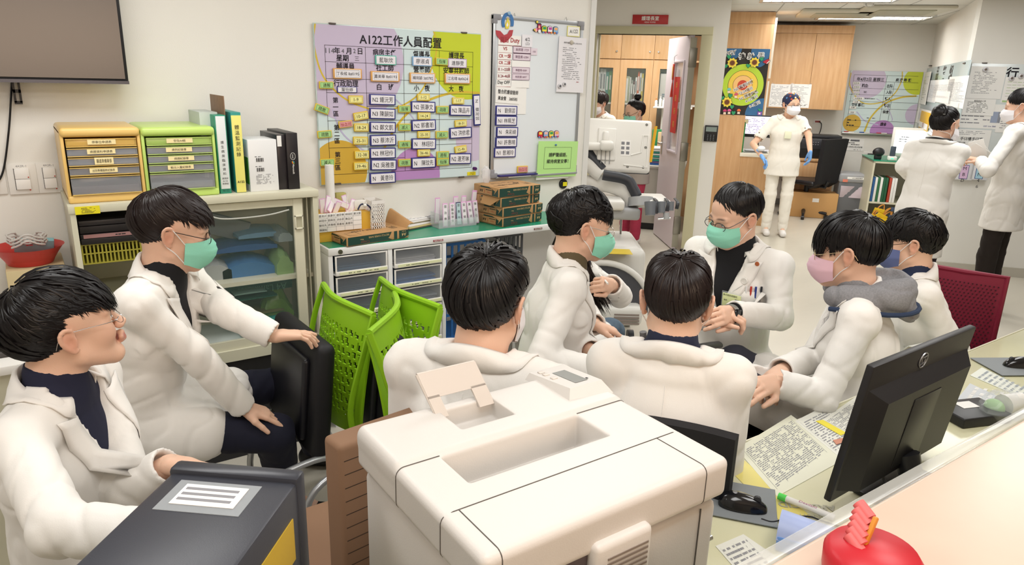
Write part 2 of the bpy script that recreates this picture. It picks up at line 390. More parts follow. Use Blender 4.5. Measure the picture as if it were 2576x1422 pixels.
for x0,x1,z0,z1 in ((-0.018,0.018,0.024,0.03),(-0.018,0.018,-0.03,-0.024),(-0.018,-0.013,-0.03,0.03),(0.013,0.018,-0.03,0.03)): b.bb((hq[0]+x0,3.004,hq[2]+z0),(hq[0]+x1,3.014,hq[2]+z1),M('handle_cream','#dedbc6',0.35),0.001)
b.bb((hq[0]-0.013,3.0115,hq[2]-0.024),(hq[0]+0.013,3.013,hq[2]+0.024),M('handle_inside','#b9b69f',0.5)); b.obj('handle',d)
b = W(t)
for k in range(2): b.bb((KX1-0.045-k*0.012,3.02+k*0.02,KB+0.05),(KX1-0.04-k*0.012,3.04+k*0.02,tk),M('rail','#a9a48f',0.4))
b.obj('door_rail',t)
b = W(t); p0,p1 = onY(190,541,CY0-0.006),onY(250,517,CY0-0.006); b.bb((p0[0],CY0-0.008,p0[2]),(p1[0],CY0-0.0055,p1[2]),M('asset_yellow','#e5d820',0.5)); b.lines(p0[0]+0.02,p1[0]-0.01,p1[2]-0.004,p0[2]+0.003,6,INK,y=CY0-0.0085,rng=random.Random(3)); b.obj('asset_sticker',t)
P = [onY(x,y,3.008) for x,y in ((525,543),(560,551),(620,548),(680,540),(727,528))]
b = W(t); b.tube(bez(P),0.0035,M('seal_strip','#b8b9b2',0.4),6); b.obj('loose_seal',t)
# things kept in the cabinet
def flatitem(name,label,cat,x0,x1,z0,z1,mat,y0=3.06,y1=3.34,r=0.003,extra=None,group=None):
    t = thing(name,label,cat,((x0+x1)/2,(y0+y1)/2,z0),0,group); b = W(t); b.bb((x0,y0,z0),(x1,y1,z1),mat,r); b.obj('case' if extra else 'cover',t)
    if extra: extra(t,b)
    return t
zt = tk-0.0; XL0 = KX0+0.025; XL1 = KX0+0.33
def kz(py,x=270): return onY(x,py,3.06)[2]
DK = M('black_binder','#242022',0.45)
# open shelf on the left: stack of flat black cases
zz = SHZ
zs = [kz(y) for y in (655,640,612,597,588,566,552)]
b0 = thing('document_tray','yellow green slotted plastic tray on the cabinet shelf, under the black cases','tray',(XL0+0.15,3.2,zs[1]-0.03))
b = W(b0); YG = M('yellow_green_plastic','#a8a03a',0.5); z0,z1 = zs[1]-0.035,zs[2]
b.bb((XL0,3.07,z0),(XL1,3.34,z0+0.004),YG)
for k in range(24): x = XL0+(XL1-XL0)*k/23; b.bb((x-0.003,3.068,z0),(x+0.003,3.072,z1),YG)
for z in (z0,(z0+z1)/2,z1-0.004): b.bb((XL0,3.067,z),(XL1,3.071,z+0.005),YG)
b.bb((XL0,3.335,z0),(XL1,3.34,z1),YG); b.obj('slotted_body',b0)
flatitem('document_case','black flat case lying on the yellow green tray in the open cabinet','case',XL0,XL1,zs[2],zs[3],DK)
b1 = flatitem('document_case','dark case with a pink label strip along its front in the open cabinet','case',XL0,XL1,zs[3],zs[4]+0.004,DK,extra=lambda t,b: None)
b = W(b1); b.bb((XL0+0.01,3.057,zs[3]+0.002),(XL1-0.01,3.06,zs[4]+0.002),M('pink_label','#b98a8a',0.6)); b.lines(XL0+0.1,XL0+0.2,zs[4],zs[3]+0.004,1,INK,y=3.0565,rng=random.Random(1)); b.obj('label_strip',b1)
flatitem('document_case','thick black case with clasp marks, below the topmost case in the cabinet','case',XL0,XL1,zs[4]+0.006,zs[5],DK)
flatitem('document_case','black case topmost in the stack of cases in the open cabinet','case',XL0,XL1-0.01,zs[5]+0.002,zs[6],M('black_case','#332f31',0.35))
# packs behind the glass
def pack(label,px0,py0,px1,py1,col,y=3.12,dp=0.2,seedv=1,mname=None,group='plastic packs behind the cabinet glass',n=5,floor=None):
    a = onY(px0,py1,y); c = onY(px1,py0,y); x0,z0,x1,z1 = a[0],a[2],c[0],c[2]
    if floor is not None: z0 = floor
    m = M(mname or ('pack'+col),col,0.35,spec=0.6,bump=0.5,bscale=14)
    rng = random.Random(seedv); t = thing('supply_pack',label,'pack',((x0+x1)/2,y,z0),0,group)
    b = W(t); G = []
    for i in range(12):
        row = []
        for j in range(9):
            u,v = i/11,j/8; th = (z1-z0)*(0.35+0.65*math.sin(PI*min(max(u,0.03),0.97))**0.5)*(0.55+0.45*math.sin(PI*(0.15+0.7*v)))
            row.append((x0+(x1-x0)*u+rng.uniform(-.004,.004),y+dp*v,z0+th*(0.92+0.12*rng.random())))
        G.append(row)
    G = np.array(G); n1,n2 = G.shape[:2]
    V = list(G.reshape(-1,3))+[(p[0],p[1],z0) for p in G.reshape(-1,3)]; k = n1*n2; F = []
    for i in range(n1-1):
        for j in range(n2-1): a_ = i*n2+j; F += [[a_,a_+n2,a_+n2+1,a_+1],[k+a_,k+a_+1,k+a_+n2+1,k+a_+n2]]
    for i in range(n1-1): F += [[i*n2,k+i*n2,k+(i+1)*n2,(i+1)*n2],[i*n2+n2-1,(i+1)*n2+n2-1,k+(i+1)*n2+n2-1,k+i*n2+n2-1]]
    for j in range(n2-1): F += [[j,j+1,k+j+1,k+j],[(n1-1)*n2+j,k+(n1-1)*n2+j,k+(n1-1)*n2+j+1,(n1-1)*n2+j+1]]
    b.add(V,F,m); b.obj('wrapping',t); return t
gx = None
pack('crumpled white plastic bag on the cabinet shelf nearest the seated man',500,650,580,690,'#a9acac',seedv=2,floor=SHZ)
pack('flat blue pack lying on the cabinet shelf behind the glass',560,640,690,672,'#3f6fa0',seedv=3,floor=SHZ)
pack('dark blue pack on top of the flat blue pack',545,602,695,640,'#27508a',y=3.13,seedv=4)
pack('light blue pack at the top of the pile in the glass cabinet',600,575,720,603,'#6c93b4',y=3.15,seedv=5)
pack('grey plastic pack near the handle side of the glass',700,575,733,610,'#8f9a9d',y=3.1,seedv=6)
pack('green and clear pack with writing beside the dark blue pack',697,625,735,672,'#7d9a63',y=3.08,seedv=7,floor=SHZ)
b = MB(); p0,p1 = onY(500,612,3.2),onY(628,534,3.2); t = thing('grey_sheet_stack','grey papers leaning at the top of the glass cabinet','papers',((p0[0]+p1[0])/2,3.2,p0[2]))
b = W(t); b.box(((p0[0]+p1[0])/2,3.24,(p0[2]+p1[2])/2),(p1[0]-p0[0],0.02,(p1[2]-p0[2])*0.8),M('grey_paper','#7f7f80',0.6),0.002,R=np.array(Euler((0.2,0.35,0)).to_matrix())); b.obj('sheet_block',t)
LZ = KB+0.05
t = thing('laminator_box','dark green laminator carton standing under the cabinet shelf','box',(dx0+0.2,3.2,LZ)); p0,p1 = onY(578,745,3.16),onY(735,706,3.16)
b = W(t); b.bb((p0[0],3.16,p0[2]),(p1[0],3.36,SHZ-0.025),M('laminator_green','#174a40',0.5),0.002); b.text('A4 Laminator',((p0[0]+p1[0])/2,3.158,p1[2]-0.02),0.045,M('dim_print','#5f8f80',0.6),ang=PI,maxw=(p1[0]-p0[0])*0.8); b.obj('carton',t)
pack('dark green folded plastic pack below the cabinet shelf',560,745,700,762,'#1f5a4a',y=3.1,seedv=9)
pack('pale pack lying under the laminator carton',590,728,670,745,'#7c9a92',y=3.1,seedv=10)
pack('flat brown box at the back of the lower cabinet shelf',625,775,715,795,'#6a6038',y=3.12,seedv=11,floor=None)
pack('yellow green pack upright near the door edge',665,720,735,815,'#5f7f2c',y=3.14,dp=0.1,seedv=12,floor=LZ)
for k,(c,y) in enumerate((('#2f8f86',812),('#d6dbd8',822),('#39a08c',832),('#c9d0cc',846),('#3f86a8',858),('#dfe3e0',870))):
    a = onY(640,y,3.08); x0 = onY(515,y,3.08)[0] if k > 2 else onY(640,y,3.08)[0]-0.06; x1 = onY(742,y,3.08)[0]-0.01
    tf = thing('document_folder',ORD[k]+' of the thin folders lying at the bottom of the glass cabinet','folder',((x0+x1)/2,3.2,a[2]-0.01),0,'folders at the bottom of the glass cabinet')
    b = W(tf); b.bb((x0,3.06,a[2]-0.009),(x1,3.34,a[2]),M('folder'+c,c,0.5),0.001); b.obj('sleeve',tf)
# ------------------------------------------------ on the cabinet top
LAB = M('label_buff','#f2e2ac',0.6)
def drawer_box(name,label,x0,x1,z1,col,dcol,texts,y0=3.03,y1=3.36,colm='drawer_shell'):
    t = thing(name,label,'drawer box',((x0+x1)/2,(y0+y1)/2,KT)); S = M(colm,col,0.35,spec=0.5,coat=0.2); th = 0.012; z0 = KT
    b = W(t); b.bb((x0,y0,z0),(x1,y1,z0+0.028),S,0.008,3); b.bb((x0,y0-0.006,z1-0.034),(x1,y1,z1),S,0.014,4)
    b.bb((x0,y0+0.004,z0+0.01),(x0+th,y1,z1-0.01),S,0.004); b.bb((x1-th,y0+0.004,z0+0.01),(x1,y1,z1-0.01),S,0.004); b.bb((x0+0.004,y1-th,z0+0.01),(x1-0.004,y1,z1-0.01),S); b.obj('housing',t)
    zz = z1-0.036; n = 5; H = zz-(z0+0.03); hs = [H*0.165]*4+[H*0.34]
    D0 = thin_clear('drawer_clear_'+name,dcol,0.38,0.15); D1 = thin_clear('drawer_clear_grey','#b9bcc2',0.28,0.12)
    ink = [M('tray_paper_a','#8a7f86',0.7),M('tray_paper_b','#9ea0a8',0.7)]
    for k in range(5):
        h = hs[k]; za = zz-h; xa,xb = x0+th+0.004,x1-th-0.004
        b = W(t); yy = y0-0.002; D = D0 if k == 0 else D1
        b.bb((xa,yy,za+0.003),(xb,yy+0.003,zz-0.004),D,0.001); b.bb((xa,yy,za+0.003),(xb,y1-0.03,za+0.005),D); b.bb((xa,yy,za+0.003),(xa+0.002,y1-0.03,zz-0.006),D); b.bb((xb-0.002,yy,za+0.003),(xb,y1-0.03,zz-0.006),D)
        b.bb((xa,yy-0.004,za+0.001),(xb,yy,za+0.004),thin_clear('drawer_lip'+name,dcol,0.75,0.2)); b.bb((xa,yy-0.003,zz-0.006),(xb,yy,zz-0.003),thin_clear('drawer_lip'+name,dcol,0.75,0.2))
        d = b.obj('drawer',t); zz = za
        b = W(t); pc = dcol if k == 0 else ('#59494c' if (k == 3 or k == 4) and 'yellow' in name else ('#8b93a6' if k < 3 else '#7f858c'))
        b.bb((xa+0.004,y0+0.012,za+0.006),(xb-0.004,y1-0.05,za+0.006+(h*0.6 if k < 4 else h*0.35)),M('tray_stuff_'+pc,pc,0.7),0.002); b.obj('paper_stack',d)
        if k < 4:
            c = (x0+x1)/2+(-0.005 if k % 2 else 0.0); w = (xb-xa)*(0.4 if k != 2 or 'green' in name else 0.27); hh = h*0.5 if not (k == 2 and 'yellow' in name) else h*0.75; b = W(t)
            zc = za+h*0.55; b.bb((c-w/2,yy-0.0035,zc-hh/2),(c+w/2,yy-0.001,zc+hh/2),LAB); b.text(texts[k],(c,yy-0.0042,zc),hh*0.62,INK,maxw=w*0.8); b.obj('label',d)
    return t
yx0 = onY(160,420,3.03)[0]; yx1 = onY(361,415,3.03)[0]; gx0 = yx1+0.002; gx1 = onY(546,400,3.03)[0]; ztop = onY(250,330,3.02)[2]+0.012
drawer_box('yellow_drawer_box','translucent yellow five-drawer desk box on the cream cabinet',yx0,yx1,ztop,'#e8c274','#ecc870',['停車位申請表','病歷資料申請表','腸道準備單張','出院準備服務紀錄表'],colm='drawer_shell_yellow')
drawer_box('green_drawer_box','translucent lime green five-drawer desk box beside the yellow one',gx0,gx1,ztop-0.002,'#bfdc74','#c4de80',['空白A4紙','病例紀錄單','病摘紀錄單','輸出入量紀錄表'],colm='drawer_shell_green')
def X3(px,py=400,Y=3.04): return onY(px,py,Y)[0]
def Z3(px,py,Y=3.04): return onY(px,py,Y)[2]
def upright(name,label,cat,x0,x1,h,mat,y0=3.05,y1=3.33,r=0.002,group=None):
    t = thing(name,label,cat,((x0+x1)/2,(y0+y1)/2,KT),0,group); b = W(t); b.bb((x0,y0,KT),(x1,y1,KT+h),mat,r); b.obj('cover',t); return t,W(t)
HZ = lambda px,py: Z3(px,py)-KT
t,b = upright('magazine_holder','pale grey magazine holder behind the green drawer box','magazine holder',X3(533,300)-0.03,X3(560,300),HZ(520,285),M('holder_grey','#c3ccc6',0.5),y0=3.12)
x0,x1 = X3(565,480)-0.014,X3(583,480)+0.002
t,b = upright('teal_binder','teal ring binder with a white spine label on the cream cabinet','binder',x0-0.0,x1,HZ(560,290),M('binder_teal','#2f8f74',0.35))
b.bb((x0+0.004,3.047,KT+0.02),(x1-0.004,3.0495,KT+HZ(560,290)-0.004),M('spine_white','#dfe3e4',0.3),0.001); h = HZ(560,290)
for k,ch in enumerate('護生病房臨床資料'): b.text(ch,((x0+x1)/2,3.0462,KT+h*(0.66-k*0.057)),0.013,INK)
b.text('護理部',((x0+x1)/2,3.0462,KT+h*0.2),0.008,INK); b.text('A122',((x0+x1)/2,3.0462,KT+h*0.165),0.009,INK); b.text('教學組',((x0+x1)/2,3.0462,KT+h*0.13),0.008,INK); b.text('A122',((x0+x1)/2,3.0462,KT+h*0.04),0.012,INK)
b.obj('spine_label',t)
cx0 = x1+0.001
t = thing('clipboard','brown hardboard clipboard standing between the teal and yellow binders','clipboard',(cx0+0.01,3.2,KT)); b = W(t); hh = HZ(560,262)+0.03
b.bb((cx0,3.07,KT),(cx0+0.004,3.3,KT+hh),M('hardboard','#8a6a50',0.6,noise=0.2,nscale=40),0.001); b.obj('board',t)
b = W(t); b.bb((cx0+0.004,3.14,KT+hh-0.04),(cx0+0.014,3.24,KT+hh-0.012),STEEL,0.003); b.obj('clip',t)
x0,x1 = cx0+0.018,cx0+0.058; h = HZ(600,283)
t,b = upright('yellow_binder','yellow ring binder with handwritten black spine between clipboard and white carton','binder',x0,x1,h,M('binder_yellow_side','#2c8f86',0.4))
b.bb((x0+0.001,3.046,KT+0.002),(x1-0.001,3.0495,KT+h-0.012),M('spine_yellow','#e9e27c',0.5),0.001)
for k,ch in enumerate('體溫監測記錄'): b.text(ch,((x0+x1)/2,3.0452,KT+h*(0.82-k*0.067)),0.019,INK)
b.text('A122',((x0+x1)/2,3.0452,KT+h*0.14),0.013,INK,bold=0.02); b.obj('spine',t)
x0,x1 = X3(630,440),X3(702,440); h = HZ(660,352)
t,b = upright('white_carton','white product carton with barcodes and a green side on the cream cabinet','carton',x0,x1,h,M('carton_white','#e4e5e6',0.35),y0=3.05,y1=3.22)
b.bb((x0-0.001,3.06,KT+h*0.14),(x0+0.001,3.2,KT+h*0.66),M('carton_green','#4f9b32',0.4))
for zc in (0.62,0.43):
    for k in range(16): 
        if k % 5 != 3: b.bb((x0+0.03+k*0.0019,3.0482,KT+h*(zc-0.04)),(x0+0.031+k*0.0019,3.0492,KT+h*(zc+0.03)),INK)
    b.lines(x0+0.025,x0+0.05,KT+h*(zc+0.07),KT+h*(zc+0.045),1,INK,y=3.0488,rng=random.Random(2))
b.lines(x0+0.025,x1-0.02,KT+h*0.34,KT+h*0.14,8,GREYINK,y=3.0488,rng=random.Random(5)); b.obj('printing',t)
x2,x3 = X3(722,400),X3(753,400); h = HZ(710,338)
t,b = upright('black_software_box','slim black box with a glossy side standing beside the white carton','box',x1+0.004,x2+0.003,h-0.003,M('box_black','#2a2528',0.3),y0=3.06,y1=3.3)
b.bb((x1+0.006,3.0575,KT+h*0.78),(x1+0.024,3.0595,KT+h*0.97),PAPER); b.lines(x1+0.008,x1+0.022,KT+h*0.95,KT+h*0.8,3,INK,y=3.0572,rng=random.Random(5)); b.obj('sticker',t)
t,b = upright('black_computer_box','black computer box with white logo lettering, last on the cream cabinet','box',x2+0.004,x3,h+0.004,M('box_black2','#1f1b1e',0.4),y0=3.05,y1=3.32)
xm = (x2+x3)/2+0.002
b.tube([(xm+0.0105*math.cos(k*PI/8),3.0488,KT+h*0.6+0.015*math.sin(k*PI/8)) for k in range(16)],0.0008,WHITE,4,closed=True)
b.text('intel',(xm,3.0484,KT+h*0.6),0.01,WHITE,ang=-PI/2)
for k,c in enumerate(('#e5532d','#7fb82e','#f3b61f','#2d9be0')): b.bb((xm-0.005+(k % 2)*0.005,3.048,KT+h*0.47+(k//2)*0.005),(xm-0.0008+(k % 2)*0.005,3.0492,KT+h*0.47+0.0042+(k//2)*0.005),M('ms'+c,c,0.5))
b.text('Microsoft',(xm,3.0484,KT+h*0.37),0.011,WHITE,ang=-PI/2,bold=0.01); b.obj('lettering',t)

# ------------------------------------------------ white drawer cabinet with the green top
SY = 3.07; WST = M('white_steel','#e3e4e3',0.4); a = onY(824.6,628,SY); SX0 = a[0]; SZ = a[2]; SX1 = 2.72; SM = onY(1122.6,602,SY)[0]
SZB = onY(825.3,645.8,SY)[2]; GREENTOP = M('green_mat','#1f8f6c',0.25,spec=0.5)
t = thing('filing_drawer_cabinet','white filing cabinet of clear drawers under the green worktop','drawer cabinet',(SX0,3.38,0))
b = W(t); b.bb((SX0,SY,0.04),(SX0+0.022,3.39,SZB),WST,0.002); b.bb((SM-0.022,SY,0.04),(SM,3.39,SZB),WST,0.002); b.bb((SX0,3.37,0.04),(SM,3.39,SZB),WST); b.bb((SX0,SY,0.0),(SM,3.39,0.05),WST)
xm = (SX0+SM)/2; b.bb((xm-0.012,SY,0.04),(xm+0.012,3.38,SZB),WST,0.002); b.obj('body',t)
tw = thing('worktop','long white worktop covered with a glossy green mat','worktop',(SX0,3.38,SZ)); b = W(tw); b.bb((SX0,SY-0.004,SZB),(SX1,3.392,SZ),WST,0.004); b.obj('board',tw)
b = W(tw); b.bb((SX0+0.012,SY+0.014,SZ),(SX1-0.01,3.385,SZ+0.003),GREENTOP); b.obj('green_mat',tw)
for px,py,c,tc_ in ((1101,607,'#8c1f2b','#e8dcdc'),(1352,577,'#6d3f38','#d8cfc8')):
    q = onY(px,py,SY); b = W(tw); b.bb((q[0]-0.027,SY-0.008,SZB+0.012),(q[0]+0.027,SY-0.004,SZ-0.012),M('badge'+c,c,0.4)); b.text('SHUTER',(q[0],SY-0.0088,(SZ+SZB)/2),0.014,M('badge_text'+c,tc_,0.4),bold=0.015,maxw=0.048); b.obj('badge',tw)
q = onY(855,634,SY); b = W(tw); b.lathe([(0.011,0),(0.011,0.004),(0.009,0.005),(0.009,0.003)],(q[0],SY-0.009,(SZ+SZB)/2),M('lock_metal','#6f705c',0.35,metal=0.8),16,axis=(0,1,0)); b.bb((q[0]-0.004,SY-0.0105,(SZ+SZB)/2-0.001),(q[0]+0.004,SY-0.009,(SZ+SZB)/2+0.001),INK); b.obj('lock',tw)
CL2 = thin_clear('tray_clear','#b4bac2',0.14,0.06); fills = [['#24506f','#1e3d4d','#1c4237','#3a4a4a','#2d4a5c','#50565c','#7a6a50','#4a5a6a'],['#a9aaac','#2d5d93','#8b9096','#5c6a5c','#384048','#b08a50','#6d6d6d','#808a90']]
RH = (SZB-0.05)/8
for col in (0,1):
    x0 = SX0+0.03 if col == 0 else xm+0.018; x1 = xm-0.018 if col == 0 else SM-0.03
    for k in range(8):
        z1 = SZB-k*RH-0.004; z0 = z1-RH+0.008
        b = W(t); b.bb((x0,SY-0.012,z0),(x1,SY-0.004,z0+0.022),WHITE,0.003)
        for xx in (x0,x1-0.008): b.bb((xx,SY-0.008,z0),(xx+0.008,SY+0.0,z1),WHITE,0.002)
        b.bb((x0,SY-0.006,z1-0.006),(x1,SY+0.0,z1),WHITE,0.001); b.bb((x0,SY,z0),(x1,3.36,z0+0.003),WHITE)
        d = b.obj('drawer',t)
        b = W(t); b.bb((x0+0.008,SY-0.004,z0+0.022),(x1-0.008,SY-0.002,z1-0.006),CL2); b.obj('window',d)
        b = W(t); b.bb((x0+0.018,SY-0.0145,z0+0.005),(x1-0.006,SY-0.0118,z0+0.018),M('strip_label','#dfe3b8',0.5)); b.lines(x0+0.06+0.03*(k % 3),x1-0.04,z0+0.015,z0+0.008,1,INK,y=SY-0.015,rng=random.Random(k+col*9)); b.obj('label',d)
        c = fills[col][k]; b = W(t); rng = random.Random(k*3+col)
        for s in range(4): b.bb((x0+0.015+rng.uniform(0,.01),SY+0.012+rng.uniform(0,.02),z0+0.004+s*0.009),(x1-0.015-rng.uniform(0,.02),3.33,z0+0.0115+s*0.009),M('fill'+c,c,0.5),0.001)
        b.obj('paper_stack',d)
# open bay under the right part of the worktop
t = thing('open_shelf_bay','white open shelf bay under the green worktop beside the drawers','shelf',(SM,3.38,0))
px_ = onY(1301,591,SY+0.15)[0]; b = W(t); b.bb((px_-0.01,SY+0.15,0),(px_+0.01,3.38,SZB),WST); b.bb((SX1-0.02,SY,0),(SX1,3.38,SZB),WST); b.bb((SM+0.001,SY+0.02,0.3),(SX1-0.02,3.38,0.32),WST); b.obj('frame',t)
def crate(label,x0,x1,z0,z1,col,name):
    t = thing(name,label,'crate',((x0+x1)/2,3.25,z0)); m = M('crate'+col,col,0.5); b = W(t); y0,y1 = 3.13,3.36
    b.bb((x0,y0,z0),(x1,y1,z0+0.006),m)
    for k in range(5): z = z0+(z1-z0)*k/4; b.bb((x0,y0-0.003,z-0.007),(x1,y0+0.003,z+0.007),m); b.bb((x0,y1-0.006,z-0.007),(x1,y1,z+0.007),m); b.bb((x0-0.003,y0,z-0.007),(x0+0.003,y1,z+0.007),m); b.bb((x1-0.003,y0,z-0.007),(x1+0.003,y1,z+0.007),m)
    n = 7
    for k in range(n): x = x0+(x1-x0)*k/(n-1); b.bb((x-0.006,y0-0.002,z0),(x+0.006,y0+0.004,z1),m)
    b.obj('lattice',t); return t
crate('blue plastic crate in the open bay under the worktop',SM+0.03,SM+0.27,0.323,SZB-0.03,'#1f5fa0','storage_crate')
crate('dark grey slotted crate in the open bay beside the blue one',SM+0.35,px_-0.03,0.5,SZB-0.02,'#4b4d50','storage_crate')
b = MB(); t = thing('brown_carton','brown carton under the blue crate rim in the open bay','carton',(SM+0.15,3.2,0.02)); b = W(t); b.bb((SM+0.03,3.1,0.0),(SM+0.33,3.35,0.27),M('kraft_dark','#9c6a38',0.6),0.003); b.obj('body',t)
# ------------------------------------------------ reams of paper
KRAFT = M('kraft_wrap','#b98f5f',0.55,bump=0.15,bscale=30); RGREEN = M('ream_green','#1f4238',0.4); RRED = M('ream_red','#b04a35',0.5); KINK = M('kraft_ink','#2c2a24',0.6); KYEL = M('kraft_print','#cfb27c',0.5)
def ream_geo(b,L=0.30,D=0.215,H=0.052,flap=False,top=True):
    # long side faces -y, short end faces -x ; origin at the bottom centre
    b.box((0,0,H/2),(L,D,H),KRAFT,0.004); y = -D/2-0.0006
    b.prism([(-L/2+0.006,0.003),(L*0.22,0.003),(L*0.14,H*0.35),(L*0.165,H*0.7),(L*0.2,H*0.9),(-L/2+0.006,H*0.9)][::1],-0.0004,RGREEN,off=y+0.0002)
    b.prism([(-L*0.5+0.006,0.003),(L*0.1,0.003),(L*0.17,H*0.4),(L*0.21,H*0.92),(-L*0.5+0.006,H*0.92)],-0.0004,RGREEN,off=y)
    b.bb((L*0.25,y-0.0004,0.003),(L*0.30,y,H*0.93),RGREEN)
    b.prism([(L*0.335,0.003),(L*0.42,0.003),(L*0.495,H*0.3),(L*0.495,H*0.93),(L*0.335,H*0.93)],-0.0004,RGREEN,off=y)
    b.text('RECYCLE COPIER PAPER',(0.0,y-0.001,H*0.68),0.013,KYEL,ang=PI,maxw=L*0.33); b.text('A4',(L*0.415,y-0.001,H*0.45),0.022,KYEL,ang=PI,bold=0.01); b.text('80 GSM',(L*0.415,y-0.001,H*0.8),0.007,KYEL,ang=PI)
    b.text('Mate',(-L*0.27,y-0.001,H*0.55),0.009,KYEL,ang=PI); b.text('Copy',(-L*0.22,y-0.001,H*0.28),0.017,M('ream_logo','#7f3a30',0.5),ang=PI,sx=1.3)
    x = -L/2-0.0006
    V = [(x,D*0.5-0.1*D,H*0.93),(x,-D*0.5+0.004,H*0.93),(x,-D*0.5+0.004,0.003),(x,0.0,0.003)]
    b.add([(x,-D*0.5+0.004,0.004),(x,-D*0.5+0.004,H*0.9),(x,-D*0.32,0.012),(x,-D*0.3,0.004)],[[0,1,2,3]],RGREEN,False)
    b.add([(x,-D*0.3,0.004),(x,-D*0.36,H*0.6),(x,-D*0.12,H*0.93),(x,D*0.22,H*0.93),(x,D*0.22,0.004)],[[0,1,2,3,4]],RGREEN,False)
    b.bb((x-0.0012,-D*0.26,H*0.12),(x-0.0008,D*0.27,H*0.8),KRAFT); b.text('A4',(x-0.0016,D*0.17,H*0.45),0.024,KINK,'-x',PI,bold=0.02); b.bb((x-0.0015,D*0.04,H*0.2),(x-0.0012,D*0.055,H*0.7),RRED)
    b.text('Copy',(x-0.0016,-D*0.15,H*0.36),0.016,RRED,'-x',PI,sx=1.3); b.bb((x-0.0015,-D*0.24,H*0.58),(x-0.0012,0,H*0.66),KINK)
    for z in (H*0.12,H*0.8): b.bb((x-0.0014,-D*0.26,z-0.0006),(x-0.0010,D*0.27,z+0.0006),KINK)
    for yy in (-D*0.26,D*0.27): b.bb((x-0.0014,yy-0.0006,H*0.12),(x-0.0010,yy+0.0006,H*0.8),KINK)
    if top:
        z = H+0.0006; b.text('COPIER PAPER',(-L*0.05,-D*0.12,z),0.03,KINK,'+z',PI,maxw=L*0.5); b.lines(-L*0.3,L*0.3,D*0.1,D*0.2,2,KINK,y=z,face='+z',rng=random.Random(4)); b.tube([(L*0.2+0.018*math.cos(k*PI/8),0.012*math.sin(k*PI/8),z) for k in range(16)],0.0012,KINK,4,closed=True)
        b.tube([(-L*0.33+s*0.03,-D*0.3+u*0.03,z) for s,u in ((-1,-1),(1,-1),(1,1),(-1,1))],0.0008,KINK,4,closed=True); b.lines(L*0.3,L*0.45,-D*0.3,-D*0.05,4,KINK,y=z,face='+z',rng=random.Random(8))
    if flap: b.add([(-L/2-0.001,-D/2,H*0.95),(-L/2-0.001,D*0.15,H*0.95),(-L/2-0.02,D*0.15,H*0.2),(-L/2-0.018,-D*0.2,0.004)],[[0,1,2,3]],KRAFT,False)
    return b
ry = onZ(1352,562,SZ)
labs = ['A4 copier paper ream in brown and green wrap, bottom of the stack of four','A4 copier paper ream in brown wrap, second lowest of the stack of four','A4 copier paper ream with a loose brown flap, second from the top of the stack','A4 copier paper ream in brown and green wrap, topmost of the stack of four']
rq = onZ(1268,574,SZ+0.003); r2 = onZ(1372,560,SZ+0.003); ang = math.atan2(r2[1]-rq[1],r2[0]-rq[0])
base = None
for k in range(4):
    dxp = (0,0.0,-0.015,-0.03)[k]; dan = (0.0,-0.02,0.03,-0.03)[k]
    L,D,H = 0.30,0.215,0.052; A = ang*0.0+math.radians((9,8,10,6)[k]); c,s = math.cos(A),math.sin(A)
    cx = rq[0]+c*L/2-s*D/2+dxp; cy = rq[1]+0.015+s*L/2+c*D/2
    t = thing('paper_ream',labs[k],'paper ream',(cx,cy,SZ+0.004+k*0.0535),A,'reams of copier paper stacked on the worktop')
    ream_geo(MB(),L,D,H,flap=(k == 2)).obj('wrapper',t)
t = thing('paper_ream','opened A4 copier paper ream lying alone on the green worktop','paper ream',(0,0,0)); q = onZ(873,622,SZ+0.003); A = math.radians(8); c,s = math.cos(A),math.sin(A); D = 0.23; L = 0.345
t.location = (q[0]+c*L/2-s*D/2,q[1]+s*L/2+c*D/2,SZ+0.004); t.rotation_euler = (0,0,A); ream_geo(MB(),L,D,0.045).obj('wrapper',t)
b = MB(); G = [[(L/2+u*0.05,-D/2+0.02+v*(D-0.04),0.045+(0.06*math.sin(u*2.2))*(0.4+0.9*v)*(1-0.2*u)) for v in np.linspace(0,1,5)] for u in np.linspace(-0.3,1,7)]; b.sheet(np.array(G),0.001,KRAFT); b.obj('torn_flap',t)
# things beside the opened ream
zt = SZ+0.003
def YZ(px,py,Y): return onY(px,py,Y)
t = thing('name_list_box','yellow box with a white name list card on the green worktop','box',(0,0,0)); p0,p1 = YZ(800,600,3.2),YZ(932,540,3.2); t.location = (p0[0]+0.1,3.25,zt)
b = W(t); b.bb((SX0+0.01,3.2,zt),(p1[0],3.36,YZ(932,532,3.2)[2]),M('box_mustard','#d9ab3c',0.5),0.003); b.obj('carton',t)
c0,c1 = YZ(803,576,3.19),YZ(909,530,3.19); cx0,cx1,cz0,cz1 = SX0+0.004,c1[0],YZ(880,572,3.19)[2]-0.012,c1[2]
b = W(t); b.bb((cx0,3.19,cz0),(cx1,3.194,cz1),PAPER,0.001)
nm = ['蔡沛沂','張瀞文','連芳琳','林翊珍','鄭文凱','林冠伶','劉佩芸','洪依君','陳品卉','','陳玟先','許惠晴','郭書瀚','黃意玲','','陳韻如','','','','']
for i in range(4):
    for j in range(5):
        if nm[i*5+j]: b.text(nm[i*5+j],(cx0+(cx1-cx0)*(j+0.5)/5,3.1885,cz1-(cz1-cz0)*(i+0.5)/4),0.0125,INK)
for i in range(1,4): b.bb((cx0,3.1892,cz1-(cz1-cz0)*i/4-0.0004),(cx1,3.19,cz1-(cz1-cz0)*i/4+0.0004),GREYINK)
for j in range(1,5): x = cx0+(cx1-cx0)*j/5; b.bb((x-0.0004,3.1892,cz0),(x+0.0004,3.19,cz1),GREYINK)
b.obj('name_card',t)
